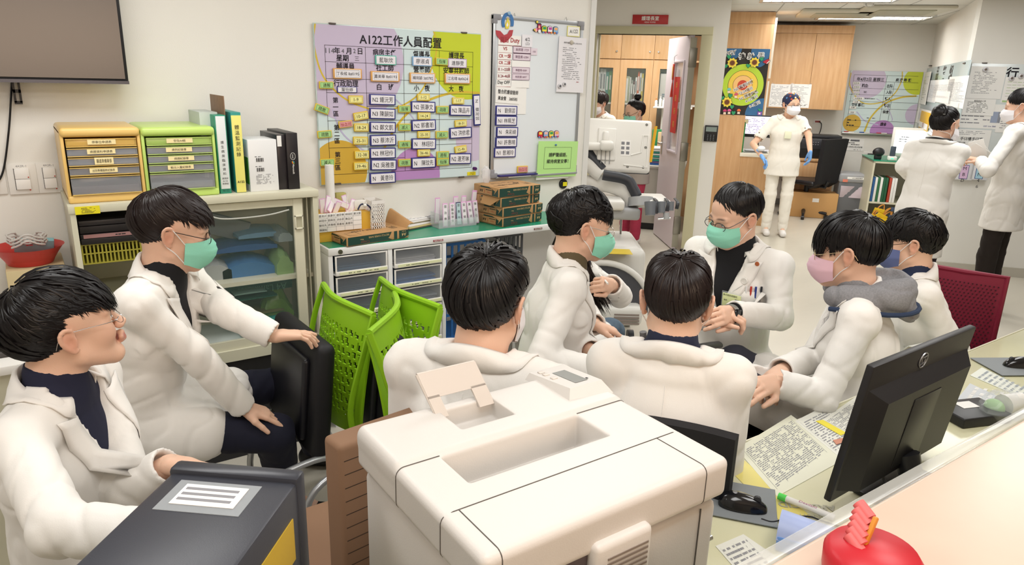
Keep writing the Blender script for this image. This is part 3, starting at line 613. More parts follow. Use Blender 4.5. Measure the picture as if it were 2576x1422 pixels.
PINKT = M('tag_pink','#d9a8d0',0.5); TAGW = M('tag_white','#ece8ec',0.5)
def tag_geo(b,c,w,h,R,txt='',mat=TAGW,rim=PINKT,vert=True):
    b.frame(c,R); b.box((0,0,0),(w,0.003,h),rim,0.001); b.box((0,-0.001,0),(w*0.8,0.003,h*0.9),mat)
    for k,ch in enumerate(txt): b.text(ch,(0,-0.003,h*0.36-k*h*0.78/max(len(txt),1)),min(w*0.55,h*0.7/max(len(txt),1)),INK)
    return b
rng = random.Random(11)
zc = cz1
for k in range(9):
    px = 812+k*12+rng.uniform(-3,3); q = YZ(px,520+rng.uniform(-8,8),3.25); t = thing('patient_tag',['first','second','third','fourth','fifth','sixth','seventh','eighth','ninth'][k]+' pink rimmed tag in the name list box, counted from the paper roll side','tag',q,0,'pink rimmed tags piled in the name list box')
    R = np.array(Euler((rng.uniform(-0.6,0.2),rng.uniform(-1.3,1.3),rng.uniform(-0.4,0.4))).to_matrix()); tag_geo(MB(),(0,0,0),0.028,0.085,R).frame().obj('card',t)
t = thing('rolled_paper','tall rolled white paper standing in the name list box','paper roll',YZ(830,500,3.28)); p1 = YZ(828,415,3.28); b = W(t); b.tube([YZ(832,520,3.28),p1],[0.022,0.021],PAPER,16); b.obj('sheet',t)
t = thing('plastic_spatula','white plastic spatula standing in the name list box','spatula',YZ(870,520,3.24)); b = W(t); b.tube([YZ(871,525,3.24),YZ(872,505,3.24),YZ(874,495,3.24),YZ(875,483,3.24)],[0.005,0.005,0.007,0.006],M('spatula_white','#f1eee6',0.4),10,flat=(1,0.4)); b.obj('blade',t)
t = thing('key_hanger','white key fob with a navy strap beside the yellow box','key ring',YZ(905,520,3.24)); b = W(t); q0,q1 = YZ(893,530,3.24),YZ(926,502,3.24); b.bb((q0[0],3.24,q0[2]),(q1[0],3.25,q1[2]),WHITE,0.006); b.obj('fob',t)
b = W(t); NAVY = M('navy_strap','#232a4a',0.6); b.tube(bez([YZ(x,y,3.19) for x,y in ((900,528),(908,515),(922,515),(933,525),(936,540),(938,553))]),0.004,NAVY,8); b.obj('strap',t)
b = W(t); b.sph(YZ(918,517,3.18),0.009,WHITE); b.sph(YZ(915,511,3.18),(0.003,0.003,0.006),WHITE); b.sph(YZ(921,511,3.18),(0.003,0.003,0.006),WHITE); b.obj('charm',t)
t = thing('yellow_cup_box','small open yellow green box standing behind the spatula','box',YZ(860,505,3.33)); b = W(t); q0,q1 = YZ(847,510,3.33),YZ(871,485,3.33); b.bb((q0[0],3.33,zt),(q1[0],3.36,q1[2]),M('olive_box','#b9b46a',0.5),0.002); b.obj('shell',t)
# white lattice basket
t = thing('lattice_basket','small white plastic lattice basket on the worktop','basket',YZ(950,555,3.2)); b = W(t); q0,q1 = YZ(936,556,3.18),YZ(967,505,3.18); x0,x1,z0,z1 = q0[0],q1[0],zt,q1[2]; y0,y1 = 3.18,3.28; WB = M('basket_white','#e5e3e0',0.4)
for k in range(7):
    x = x0+(x1-x0)*k/6; b.bb((x-0.0022,y0,z0),(x+0.0022,y0+0.002,z1),WB); b.bb((x-0.0022,y1,z0),(x+0.0022,y1+0.002,z1),WB)
    y = y0+(y1-y0)*k/6; b.bb((x0-0.001,y-0.0022,z0),(x0+0.001,y+0.0022,z1),WB); b.bb((x1-0.001,y-0.0022,z0),(x1+0.001,y+0.0022,z1),WB)
n = 9
for k in range(n): z = z0+(z1-z0)*k/(n-1)*0.85; b.bb((x0,y0,z-0.002),(x1,y0+0.002,z+0.002),WB); b.bb((x0,y1,z-0.002),(x1,y1+0.002,z+0.002),WB); b.bb((x0-0.001,y0,z-0.002),(x0+0.001,y1,z+0.002),WB); b.bb((x1-0.001,y0,z-0.002),(x1+0.001,y1,z+0.002),WB)
for ya,yb,xa,xb in ((y0-0.002,y0+0.003,x0,x1),(y1-0.002,y1+0.003,x0,x1),(y0,y1,x0-0.002,x0+0.003),(y0,y1,x1-0.003,x1+0.002)): b.bb((xa,ya,z1-0.014),(xb,yb,z1+0.002),WB)
b.bb((x0,y0,z0),(x1,y1,z0+0.002),WB); b.obj('lattice',t)
# folders and papers lying behind the opened ream
rng = random.Random(5)
for k in range(6):
    q = onZ(1048+rng.uniform(-8,8),566-k*4,zt+k*0.005); A = math.radians(rng.uniform(2,14)+5)
    col = ['#4d5650','#c9b87e','#dcdad6','#b0a870','#d9d6d2','#efeeec'][k]
    t = thing('paper_folder',ORD[5-k]+' in the pile of folders and papers on the green worktop','folder',(q[0],q[1]+0.02,zt+0.001+k*0.0055),A,'folders and papers piled on the worktop')
    b = MB(); b.box((0,0,0.0025),(0.32-0.008*k,0.2,0.0045),M('pile'+col,col,0.6),0.001)
    if k == 5: b.lines(-0.14,0.14,0.09,-0.09,14,GREYINK,y=0.0052,face='+z',rng=random.Random(7))
    b.obj('sheet',t)
t = thing('clear_document_bag','crinkled clear bag lying on top of the pile of papers','plastic bag',onZ(1100,545,zt+0.035)); G = [[(u*0.12-0.06,v*0.1-0.05,0.004*math.sin(9*u+5*v)+0.004*math.sin(17*v)) for v in np.linspace(0,1,7)] for u in np.linspace(0,1,8)]; b = MB(); b.sheet(np.array(G),0.0008,thin_clear('bag_grey','#9a9a9c',0.55,0.1)); b.obj('film',t)
# clear holder with upright patient tags
t = thing('tag_holder','clear acrylic holder of upright tags beside the paper reams','tag holder',YZ(1155,550,3.28)); b = W(t); q0,q1 = YZ(1097,552,3.25),YZ(1192,530,3.25); x0,x1 = q0[0],q1[0]; AC = thin_clear('acrylic','#dfe5e6',0.3,0.05)
b.bb((x0,3.22,zt),(x1,3.223,zt+0.045),AC); b.bb((x0,3.31,zt),(x1,3.313,zt+0.08),AC); b.bb((x0,3.22,zt),(x0+0.003,3.31,zt+0.08),AC); b.bb((x1-0.003,3.22,zt),(x1,3.31,zt+0.08),AC); b.bb((x0,3.22,zt),(x1,3.31,zt+0.003),AC); b.obj('tray',t)
tags = [('禁治療',1120,0.05),('空腹後禁食',1138,0.02),('禁食中',1154,0),('吳宸榮',1168,-0.03),('黃怡翔',1183,-0.1),('陳宥任',1197,-0.06)]
for k,(s,px,an) in enumerate(tags):
    q = YZ(px,520,3.235+0.002*k); tt = thing('upright_tag',['first','second','third','fourth','fifth','sixth'][k]+' lettered tag in the clear holder, counted towards the paper reams','tag',(q[0],q[1],zt+0.068),0,'lettered tags standing in the clear holder')
    tag_geo(MB(),(0,0,0),0.03,0.125,np.array(Euler((-0.12,an,0)).to_matrix()),s,TAGW if k != 2 else M('tag_blue','#bcd3d8',0.5),PINKT if k != 2 else M('tag_rim_dark','#4a4b6a',0.5)).frame().obj('card',tt)
for k,px in enumerate((1100,1145,1165,1190)):
    q = YZ(px,500,3.29); tt = thing('upright_tag',['first','second','third','last'][k]+' blank pink tag standing at the back of the clear holder','tag',(q[0],q[1],zt+0.085),0,'blank pink tags at the back of the clear holder'); tag_geo(MB(),(0,0,0),0.03,0.14 if k != 3 else 0.19,np.array(Euler((0.05,0.03*k,0)).to_matrix())).frame().obj('card',tt)
t = thing('crumpled_clear_bag','crumpled clear bag standing on the topmost paper ream','plastic bag',(0,0,0)); q = onY(1222,440,3.3); t.location = q; b = MB(); V = []
rng = random.Random(2); b.sph((0,0,0),(0.03,0.02,0.045),thin_clear('bag_white','#e8e8ec',0.45,0.1),None,12,9); b.V[-1] = b.V[-1]*(1+np.random.RandomState(3).uniform(-0.25,0.25,(len(b.V[-1]),1))); b.obj('film',t)

# ------------------------------------------------ staff board on the back wall
def clip(poly,x0,x1,z0,z1):
    for ax,lim,sg in ((0,x0,1),(0,x1,-1),(1,z0,1),(1,z1,-1)):
        out = []
        for i in range(len(poly)):
            a,c = poly[i],poly[(i+1) % len(poly)]; da,dc = sg*(a[ax]-lim),sg*(c[ax]-lim)
            if da >= 0: out.append(a)
            if (da >= 0) != (dc >= 0): k = da/(da-dc); out.append((a[0]+(c[0]-a[0])*k,a[1]+(c[1]-a[1])*k))
        poly = out
        if len(poly) < 3: return []
    return poly
def disc(b,cx,cz,rx,rz,mat,y,box,n=48):
    p = clip([(cx+rx*math.cos(2*PI*k/n),cz+rz*math.sin(2*PI*k/n)) for k in range(n)],*box)
    if p: b.quad([(x,y,z) for x,z in p],mat)
def band(b,P,w,mat,y,box):
    P = bez([(p[0],0,p[1]) for p in P],8)
    for i in range(len(P)-1):
        a,c = P[i],P[i+1]; d = unit(c-a); n = np.array([-d[2],0,d[0]])*w/2
        q = clip([((a-n)[0],(a-n)[2]),((c-n)[0],(c-n)[2]),((c+n)[0],(c+n)[2]),((a+n)[0],(a+n)[2])],*box)
        if q: b.quad([(x,y,z) for x,z in q],mat)
BP = M('board_purple','#c8bcd4',0.15); BG = M('board_lime','#c3cf3f',0.15); BM = M('board_mustard','#cfa944',0.15); BV = M('board_violet','#b88bc4',0.15); BB = M('board_pale','#cfe0e2',0.15); BY = M('board_ring','#d3b947',0.15); BL = M('board_ring_lilac','#bcb6d6',0.15)
BINK = M('board_ink','#1e1d26',0.3)
def zp(X,Y,d=0.0): return onY(780+X/3.2326,40+Y/3.2326,3.384-d)
A0,A1 = onY(787,57,3.384),onY(1211,85,3.384); bx0,bx1,bz1 = A0[0],A1[0],(A0[2]+A1[2])/2; bz0 = (onY(806,465,3.384)[2]+onY(1203,445,3.384)[2])/2; BX = (bx0+0.004,bx1-0.004,bz0+0.004,bz1-0.004)
t = thing('staff_board','glass staff allocation board with coloured circles and a ruled duty table on the back wall','notice board',((bx0+bx1)/2,3.4,bz0))
b = W(t); b.bb((bx0,3.385,bz0),(bx1,3.392,bz1),M('board_glass_edge','#b9cbc8',0.1),0.001); b.bb((BX[0],3.3835,BX[2]),(BX[1],3.3848,BX[3]),BB)
def dz(X,Y,R,mat,lay): c = zp(X,Y); r = zp(X+R,Y)[0]-c[0]; disc(b,c[0],c[2],r,r*1.02,mat,3.3832-lay*0.0002,BX)
dz(330,370,430,BP,1); dz(1280,320,285,BG,1); dz(240,1260,225,BM,1); dz(860,1300,195,BV,1); dz(1330,1010,140,BP,1)
band(b,[(lambda q: (q[0],q[2]))(zp(X,Y)) for X,Y in ((40,60),(30,230),(100,480),(250,650),(430,740),(640,770),(880,640),(990,420),(1030,250),(1000,110))],0.008,BY,3.3826,BX)
band(b,[(lambda q: (q[0],q[2]))(zp(X,Y)) for X,Y in ((600,1080),(700,900),(830,760),(1000,670),(1200,620),(1400,630))],0.012,BY,3.3825,BX)
band(b,[(lambda q: (q[0],q[2]))(zp(X,Y)) for X,Y in ((180,760),(260,950),(430,1090),(620,1170))],0.007,BL,3.3826,BX)
band(b,[(lambda q: (q[0],q[2]))(zp(X,Y)) for X,Y in ((650,640),(760,740),(850,850),(940,1000))],0.006,BL,3.3826,BX)
b.obj('glass_panel',t)
b = W(t); yb = 3.3815; LW = 0.0013
def hl(X0,X1,Y0,Y1): p,q = zp(X0,Y0),zp(X1,Y1); z = (p[2]+q[2])/2; b.bb((p[0],yb,z-LW/2),(q[0],yb+0.0005,z+LW/2),BINK)
def vl(X,Y0,Y1,Xb): p,q = zp(X,Y0),zp(Xb,Y1); x = (p[0]+q[0])/2; b.bb((x-LW/2,yb,q[2]),(x+LW/2,yb+0.0005,p[2]),BINK)
hl(115,1325,235,297); hl(118,1322,372,415); hl(128,1320,506,538); hl(131,1318,622,638); hl(140,1312,848,845); hl(150,1310,1070,1042); hl(165,1308,1290,1233); hl(460,760,740,735); hl(468,765,955,948); hl(476,768,1160,1155)
vl(115,235,1290,165); vl(447,255,1280,478); vl(759,270,1262,772); vl(1051,283,1245,1048); vl(1326,297,1233,1308)
for s,X,Y,h,mw in (('A122工作人員配置',745,205,95,750),('年',218,282,50,60),('月',312,287,50,60),('日',405,288,50,60),('星期',262,342,50,100),('病房主任',604,298,50,190),('督導長',906,312,50,135),('護理長',1190,323,50,125),('輔導員',287,408,48,150),('社工師',607,424,48,145),('營養師',908,436,48,135),('安寧共照師',1188,446,48,210),('行政助理',291,548,50,200),('白　班',612,578,48,140),('小　夜',908,587,48,130),('大　夜',1187,592,46,120)):
    c = zp(X,Y); k = zp(X,Y-h/2)[2]-zp(X,Y+h/2)[2]; m = zp(X+mw/2,Y)[0]-zp(X-mw/2,Y)[0]; b.text(s,(c[0],yb,c[2]),k*(1.15 if mw < 500 else 1.0),BINK,maxw=m,bold=0.012)
for X,Y,s in ((205,685,'第'),(207,740,'一'),(210,795,'區'),(215,908,'第'),(217,960,'二'),(220,1015,'區'),(223,1128,'第'),(225,1180,'三'),(226,1232,'區')):
    c = zp(X,Y); k = zp(X,Y-25)[2]-zp(X,Y+25)[2]; b.text(s,(c[0],yb,c[2]),k,BINK,bold=0.012)
pen = M('marker_grey','#56565c',0.5)
for s,X,Y,h in (('114',160,282,55),('4',265,285,45),('2',360,285,45),('三',380,347,40)): c = zp(X,Y); k = zp(X,Y-h/2)[2]-zp(X,Y+h/2)[2]; b.text(s,(c[0],yb,c[2]),k*1.1,pen,ang=0.0)
b.obj('printed_table',t)
for k,(X,Y) in enumerate(((180,62),(1252,137),(225,1365),(1230,1310))): c = zp(X,Y); b = W(t); b.box((c[0],3.385,c[2]),(0.032,0.018,0.008),M('clip_brown','#5d5652',0.35,metal=0.5),0.002); b.obj('wall_clip',t)
c = zp(1312,1280); b = W(t); b.bb((c[0]-0.028,3.381,c[2]-0.011),(c[0]+0.026,3.3828,c[2]+0.008),M('asset_yellow')); b.lines(c[0]-0.012,c[0]+0.022,c[2]+0.006,c[2]-0.009,5,INK,y=3.3805,rng=random.Random(3)); b.obj('asset_sticker',t)
NAVYF = M('magnet_navy','#2c2f7a',0.35); YELF = M('magnet_yellow','#dcb92c',0.35); ORF = M('magnet_orange','#d9a35c',0.35); MW = M('magnet_card','#e6e4ea',0.35); MG = M('magnet_green','#a9d68c',0.35); MY = M('magnet_pale_yellow','#f0e99a',0.35)
def magnet(X,Y,w,h,txt,rim,face,label,group,ang=0.0,P=None,ink=BINK,name='name_magnet',ts=0.55,y0=None,th=0.009):
    P = P or zp; y0 = y0 or 3.3805
    c = P(X,Y); W_ = P(X+w/2,Y)[0]-P(X-w/2,Y)[0]; H_ = P(X,Y-h/2)[2]-P(X,Y+h/2)[2]
    t = thing(name,label,'magnet',(c[0],y0,c[2]),0,group); t.rotation_euler = (0,ang,0)
    b = MB(); b.box((0,-th/2,0),(W_,th,H_),rim,0.002); b.obj('frame',t)
    b = MB(); b.box((0,-th-0.0003,0),(W_*0.9,0.0012,H_*0.8),face)
    if rim in (YELF,ORF) or name == 'duty_magnet':
        for z in (-1,1): b.bb((-W_*0.4,-th-0.0012,z*H_*0.33-0.0004),(W_*0.4,-th-0.0009,z*H_*0.33+0.0004),BINK)
        for x in (-1,1): b.bb((x*W_*0.4-0.0004,-th-0.0012,-H_*0.33),(x*W_*0.4+0.0004,-th-0.0009,H_*0.33),BINK)
    b.text(txt,(0,-th-0.0015,0),H_*ts,ink,maxw=W_*0.78); b.obj('card',t); return t
G1 = 'navy framed name magnets on the staff board'
cols = {'day shift': [(583,681,'N2 鍾沅芳'),(583,795,'N3 陳韻如'),(585,905,'N2 鄭文凱'),(588,1010,'N3 蔡沛沂'),(585,1115,'N2 林冠伶'),(592,1210,'N2 吳雅惠'),(585,1316,'N　黃意玲')],
        'evening shift': [(913,740,'N2 張瀞文'),(917,888,'N2 郭書瀚'),(918,1040,'N　林翊珍'),(916,1193,'N　陳玟先')],'night shift': [(1217,768,'N2 陳品卉'),(1217,950,'N2 洪依君'),(1212,1160,'N2 連芳琳')]}
for cn,L in cols.items():
    for k,(X,Y,s) in enumerate(L): magnet(X,Y,212 if cn[0] == 'd' else (198 if cn[0] == 'e' else 178),88,s,NAVYF,MW,f'navy framed name magnet, {ORD[k] if k < len(L)-1 else "lowest"} in the {cn} column',G1,ang=(0.02,0.03,0.03,0.0,0.02,0.04,0.0)[k]*(1 if cn[0] == 'd' else (-1)**k))
magnet(1348,765,212,66,'N　蔡定芸',NAVYF,MW,'navy framed name magnet hanging upright on the far edge of the staff board',G1,ang=PI/2-0.06)
G2 = 'yellow framed bed number magnets on the staff board'
def yel(L,cn):
    for k,(X,Y,s,a) in enumerate(L): magnet(X,Y,118,66,s,YELF,MY,f'small yellow bed number magnet, {ORD[k] if k < len(L)-1 else "lowest"} {cn}',G2,ang=a,name='bed_magnet')
yel([(366,680,'1-9',0.0),(407,813,'10-17',-0.15),(410,907,'18-24',0.02),(404,1014,'25-31',0.03),(415,1128,'32-38',0),(408,1220,'39-46',0)],'just before the day shift names')
for k,(X,Y,s) in enumerate(((915,662,'1-12'),(920,813,'14-24'),(918,965,'25-35'),(918,1113,'36-46'))): magnet(X,Y,102,58,s,YELF,MY,f'small yellow bed number magnet, {ORD[k] if k < 3 else "lowest"} of the evening shift',G2,name='bed_magnet')
for k,(X,Y,s) in enumerate(((1198,690,'1-17'),(1218,873,'18-31'),(1218,1083,'32-46'))): magnet(X,Y,96,55,s,YELF,MY,f'small yellow bed number magnet, {ORD[k] if k < 2 else "lowest"} of the night shift',G2,name='bed_magnet',ang=-0.06*k)
G3 = 'green lettered duty magnets on the staff board'
for X,Y,s,a,lab in ((127,563,'通報',0,'topmost on the near edge of the staff board'),(90,757,'疏散',0.35,'tilted, on the near edge of the staff board'),(113,962,'疏散',-0.06,'below the tilted one on the near edge of the staff board'),(135,1190,'滅火',0,'lowest, above the rolled paper'),(1064,372,'指揮',0.03,'beside the lilac name magnet'),(760,756,'指揮',0,'topmost of those before the evening names'),(762,905,'滅火',0.02,'second of those before the evening names'),(762,1044,'通報',0,'third of those before the evening names'),(762,1193,'疏散',0,'lowest of those before the evening names'),(1070,762,'疏散',0,'topmost of those before the night names'),(1065,966,'滅火',0,'second of those before the night names'),(1073,1130,'通報',0,'upper of the close pair before the night names'),(1073,1186,'指揮',0,'lower of the close pair before the night names')):
    magnet(X,Y,100 if X > 700 else 118,60,s,YELF,MG,'green and yellow magnet, '+lab,G3,ang=a,name='duty_magnet')
magnet(283,880,112,56,'抽血班',YELF,M('magnet_pink','#e8a9a9',0.35),'small pink and yellow duty magnet on the staff board',None,ang=-0.1,name='duty_magnet',ink=REDINK)
G4 = 'wide orange framed magnets on the staff board'
for X,Y,s,lab in ((299,470,'丁長候 8#0195','first'),(605,493,'蕭美華 8#0193','second'),(908,505,'楊琬穎 3#0782','third'),(1192,510,'江名晴 8#0624','last')): magnet(X,Y,232 if X < 800 else 208,84,s,ORF,MW,f'orange framed name magnet, {lab} along its row of the staff board',G4,name='name_magnet',ts=0.4)
magnet(609,360,170,78,'藍耿欣',M('magnet_teal','#64b9a8',0.35),MW,'teal framed name magnet near the top of the staff board',None); magnet(905,370,160,78,'廖淑貞',M('magnet_blue','#86aed4',0.35),MW,'light blue framed name magnet near the top of the staff board',None); magnet(1190,385,152,74,'連靜雯',M('magnet_lilac','#b8a2c8',0.35),MW,'lilac framed name magnet near the top of the staff board',None)
magnet(297,600,165,50,'葉怡婷',NAVYF,MW,'flat white name strip under the assistant heading of the staff board',None,ts=0.7,th=0.004)
c = zp(1330,1240); t = thing('ball_magnet','purple knob magnet at the lower corner of the staff board','magnet',(c[0],3.381,c[2])); b = MB(); b.lathe([(0.009,0),(0.006,0.004),(0.005,0.008),(0.010,0.014),(0.009,0.02),(0.002,0.022)],(0,0,0),M('knob_purple','#4a1f5c',0.3),16,axis=(0,-1,0)); b.obj('knob',t)
# ------------------------------------------------ whiteboard
def wp(X,Y,d=0.0): return onY(1200+X/3.091,20+Y/3.091,3.382-d)
A0 = wp(128,50); A1 = wp(828,112); w0,w1,wz1 = A0[0],A1[0],A0[2]; wz0 = wp(120,1320)[2]
t = thing('whiteboard','aluminium framed whiteboard with duty labels and magnets on the back wall','whiteboard',((w0+w1)/2,3.4,wz0)); ALU = M('aluminium','#b8babd',0.35,metal=0.7)
b = W(t); b.bb((w0,3.384,wz0),(w1,3.395,wz1),M('whiteboard_face','#dfe5ea',0.2)); b.obj('writing_face',t)
b = W(t); f = 0.02
for x0,x1,z0,z1 in ((w0,w1,wz1-f,wz1),(w0,w1,wz0,wz0+f),(w0,w0+f,wz0,wz1),(w1-f,w1,wz0,wz1)): b.bb((x0,3.378,z0),(x1,3.398,z1),ALU,0.002)
b.obj('frame',t)
for k,(x,z) in enumerate(((w0,wz1),(w1,wz1),(w0,wz0),(w1,wz0))): b = W(t); sx,sz = (1 if x == w0 else -1),(-1 if z == wz1 else 1); b.bb((x-sx*0.003,3.374,z-sz*0.003),(x+sx*0.045,3.399,z+sz*0.024),M('corner_grey','#8d8d92',0.4),0.003); b.bb((x-sx*0.003,3.375,z),(x+sx*0.024,3.3985,z+sz*0.045),M('corner_grey'),0.003); b.obj('corner_cap',t)
for X in (297,700): c = wp(X,65 if X < 400 else 95); b = W(t); b.tube([(c[0]-0.01,3.39,c[2]-0.01),(c[0],3.39,c[2]+0.016),(c[0]+0.01,3.39,c[2]-0.01)],0.002,STEEL,6); b.obj('hanging_hook',t)
# tray with purple rail
p0,p1 = wp(140,1320),wp(445,1290); b = W(t); b.bb((p0[0],3.36,p0[2]-0.005),(wp(760,1300)[0],3.398,p0[2]+0.006),ALU,0.002); b.obj('pen_tray',t)
t2 = thing('purple_tray','dark purple tray with a white strip at the foot of the whiteboard','tray',(p0[0],3.37,p0[2])); b = W(t2); b.bb((p0[0]+0.01,3.345,p0[2]+0.007),(p1[0],3.376,p1[2]+0.008),M('tray_purple','#2f2a6e',0.4),0.002); b.obj('rail',t2)
b = W(t2); q0,q1 = wp(215,1312),wp(388,1298); b.bb((q0[0],3.341,q0[2]),(q1[0],3.345,q1[2]),WHITE); b.obj('strip',t2)
def wcard(name,label,X0,Y0,X1,Y1,mat=PAPER,y=3.38,cat='sign',th=0.0015,group=None):
    a,c = wp(X0,Y1),wp(X1,Y0); t = thing(name,label,cat,((a[0]+c[0])/2,y,(a[2]+c[2])/2),0,group); w,h = c[0]-a[0],c[2]-a[2]; b = MB(); b.box((0,-th/2,0),(w,th,h),mat); return t,b,w,h
DR = M('duty_red','#a3242c',0.5)
rows = [('當日 Duty',162,220,342,290,DR),('VS',160,292,270,346,DR),('CR 一線',158,350,268,402,DR),('CR 二線',156,404,266,452,DR),('R 1~23床',154,456,264,504,M('duty_pale','#8b3b46',0.5)),('R 24~46床',152,508,263,556,M('duty_pale')),('Day OFF',148,558,260,612,INK)]
for k,(s,X0,Y0,X1,Y1,ink) in enumerate(rows):
    tt,b,w,h = wcard('duty_label',f'white printed duty label on the whiteboard, {ORD[k]} of the column',X0,Y0,X1,Y1,group='printed duty labels on the whiteboard'); b.text(s,(0,-0.003,0.002),h*0.62,ink,maxw=w*0.85,bold=0.015); b.bb((-w*0.48,-0.0025,-h*0.5),(w*0.48,-0.0016,-h*0.47),DR); b.obj('card',tt)
STP = M('stamp_card','#ddd0da',0.5); STI = M('stamp_ink','#7a5670',0.5)
for k,(s,X0,Y0,X1,Y1) in enumerate((('吳佩珊 1729',277,300,418,352),('陳昱甫 6384',275,355,416,408),('',268,412,410,456),('陳瑩瑋 8389',270,462,410,508),('林昕緯 8497',268,513,408,560),('',262,568,404,620))):
    tt,b,w,h = wcard('name_slip',f'{"blank" if not s else "stamped"} slip beside the duty labels, {ORD[k]}',X0,Y0,X1,Y1,STP if s else PAPER,group='slips beside the duty labels')
    if s:
        b.text(s,(0,-0.003,0),h*0.42,STI,maxw=w*0.82)
        for z in (-1,1): b.bb((-w*0.47,-0.0025,z*h*0.42-0.0006),(w*0.47,-0.0016,z*h*0.42+0.0006),STI)
        for x in (-1,1): b.bb((x*w*0.47-0.0006,-0.0025,-h*0.42),(x*w*0.47+0.0006,-0.0016,h*0.42),STI)
    b.obj('card',tt)
tt,b,w,h = wcard('name_slip','short slip showing 103 behind the first stamped slip',418,315,468,366,STP,y=3.3815); b.text('103',(0,-0.003,0),h*0.4,STI); b.obj('card',tt)
tt,b,w,h = wcard('date_magnet','small square white magnet with a handwritten date on the whiteboard',343,212,426,302,MW,y=3.378,cat='magnet',th=0.004); b.text('4/2',(0,-0.0055,h*0.12),h*0.4,INK,ang=0.1); b.text('(三)',(0.002,-0.0055,-h*0.25),h*0.26,INK); b.obj('card',tt)
tt,b,w,h = wcard('note_sheet','larger white sheet behind the case manager card on the whiteboard',130,600,385,828,PAPER,y=3.3825,cat='paper'); b.obj('sheet',tt)
tt,b,w,h = wcard('case_manager_card','white card naming the case manager on the whiteboard',142,618,330,742,PAPER,y=3.3795); tt.rotation_euler = (0,0.06,0); b.text('整合照護個管師',(0,-0.003,h*0.2),h*0.28,INK,maxw=w*0.85,bold=0.01); b.text('黃金瑩　3#0585',(0,-0.003,-h*0.2),h*0.26,INK,maxw=w*0.82,bold=0.01); b.obj('card',tt)
for k,(X,Y,s) in enumerate(((225,798,'N　劉佩芸'),(224,877,'N1 林珮芝'),(231,964,'N　朱彩綺'),(224,1044,'N1 許惠晴'),(213,1124,'N1 曾湘玲'))): magnet(X,Y,168,76,s,NAVYF,MW,f'navy framed name magnet on the whiteboard, {ORD[k] if k < 4 else "lowest"} of five','navy framed name magnets on the whiteboard',P=wp,y0=3.3835,ang=0.02)
magnet(348,1254,80,52,'抽血班',YELF,M('magnet_pink'),'small pink and yellow duty magnet low on the whiteboard',None,P=wp,name='duty_magnet',ink=REDINK)
tt,b,w,h = wcard('ward_card','white card with yellow rim reading A122 at the top of the whiteboard',696,146,798,220,M('card_rim','#e6e08a',0.5)); b.box((0,-0.0022,0),(w*0.9,0.001,h*0.86),PAPER); b.text('A122',(0,-0.0035,0),h*0.5,INK,ang=0.06); b.obj('card',tt)
tt,b,w,h = wcard('notice_sheet','white printed notice with round magnets, hanging over the edge of the whiteboard',610,235,842,655,M('notice_paper','#e2e0e4',0.7),y=3.374,cat='paper'); tt.rotation_euler = (0,0.02,0); b.text('病房作業規範公告 (2025.03.09)',(0,-0.003,h*0.39),0.011,INK,maxw=w*0.65); b.lines(-w*0.35,w*0.38,h*0.32,-h*0.27,17,GREYINK,y=-0.003,h=0.3,rng=random.Random(21)); b.lines(w*0.22,w*0.34,-h*0.29,-h*0.32,1,REDINK,y=-0.003); b.obj('sheet',tt)
for X,Y,r,lab in ((733,268,0.012,'round beige magnet holding the notice on the whiteboard'),(640,607,0.013,'clear round magnet at the foot of the notice, nearer its edge'),(676,592,0.012,'clear round magnet at the foot of the notice, farther from its edge')):
    c = wp(X,Y,0.01); t3 = thing('round_magnet',lab,'magnet',(c[0],3.371,c[2])); b = MB(); b.lathe([(r,0),(r,0.006),(r*0.8,0.008),(r*0.2,0.0085)],(0,0,0),M('magnet_beige','#b9b2a4',0.3) if r == 0.012 and Y < 300 else M('magnet_clear','#c6c4c8',0.2),18,axis=(0,-1,0)); b.obj('disc',t3)
    if Y > 300: b = MB(); b.lathe([(r*0.55,0.0088),(r*0.4,0.0095),(r*0.1,0.0095)],(0,0,0),M('magnet_core','#55555a',0.3),14,axis=(0,-1,0)); b.obj('core',t3)
# quiet please sign
tt,b,w,h = wcard('quiet_sign','light green sheet asking for quiet, pinned over the foot of the whiteboard',452,1030,770,1320,M('sign_green','#b6e38f',0.6),y=3.366); tt.rotation_euler = (0,0.03,0)
b.text('請輕聲細語，',(0,-0.003,h*0.12),0.026,INK,maxw=w*0.5,bold=0.012); b.text('維持病室安寧！',(0,-0.003,-h*0.06),0.026,INK,maxw=w*0.56,bold=0.012)
for z in (-0.27,0.33): b.bb((-w*0.34,-0.0025,z*h-0.0005),(w*0.34,-0.0016,z*h+0.0005),INK)
for x in (-0.34,0.34): b.bb((x*w-0.0005,-0.0025,-h*0.27),(x*w+0.0005,-0.0016,h*0.33),INK)
b.obj('sheet',tt)
b = MB(); b.sph((-w*0.08,-0.006,h*0.4),(0.008,0.004,0.005),M('pin_blue','#3a6ea8',0.3)); b.obj('pin',tt)
a = wp(450,1330); c = wp(680,1300); tt = thing('white_sheet','white paper sticking out below the green quiet sign','paper',((a[0]+c[0])/2,3.372,(a[2]+c[2])/2)); b = W(tt); b.bb((a[0],3.3705,a[2]-0.005),(c[0]+0.02,3.372,c[2]+0.04),PAPER); b.obj('sheet',tt)
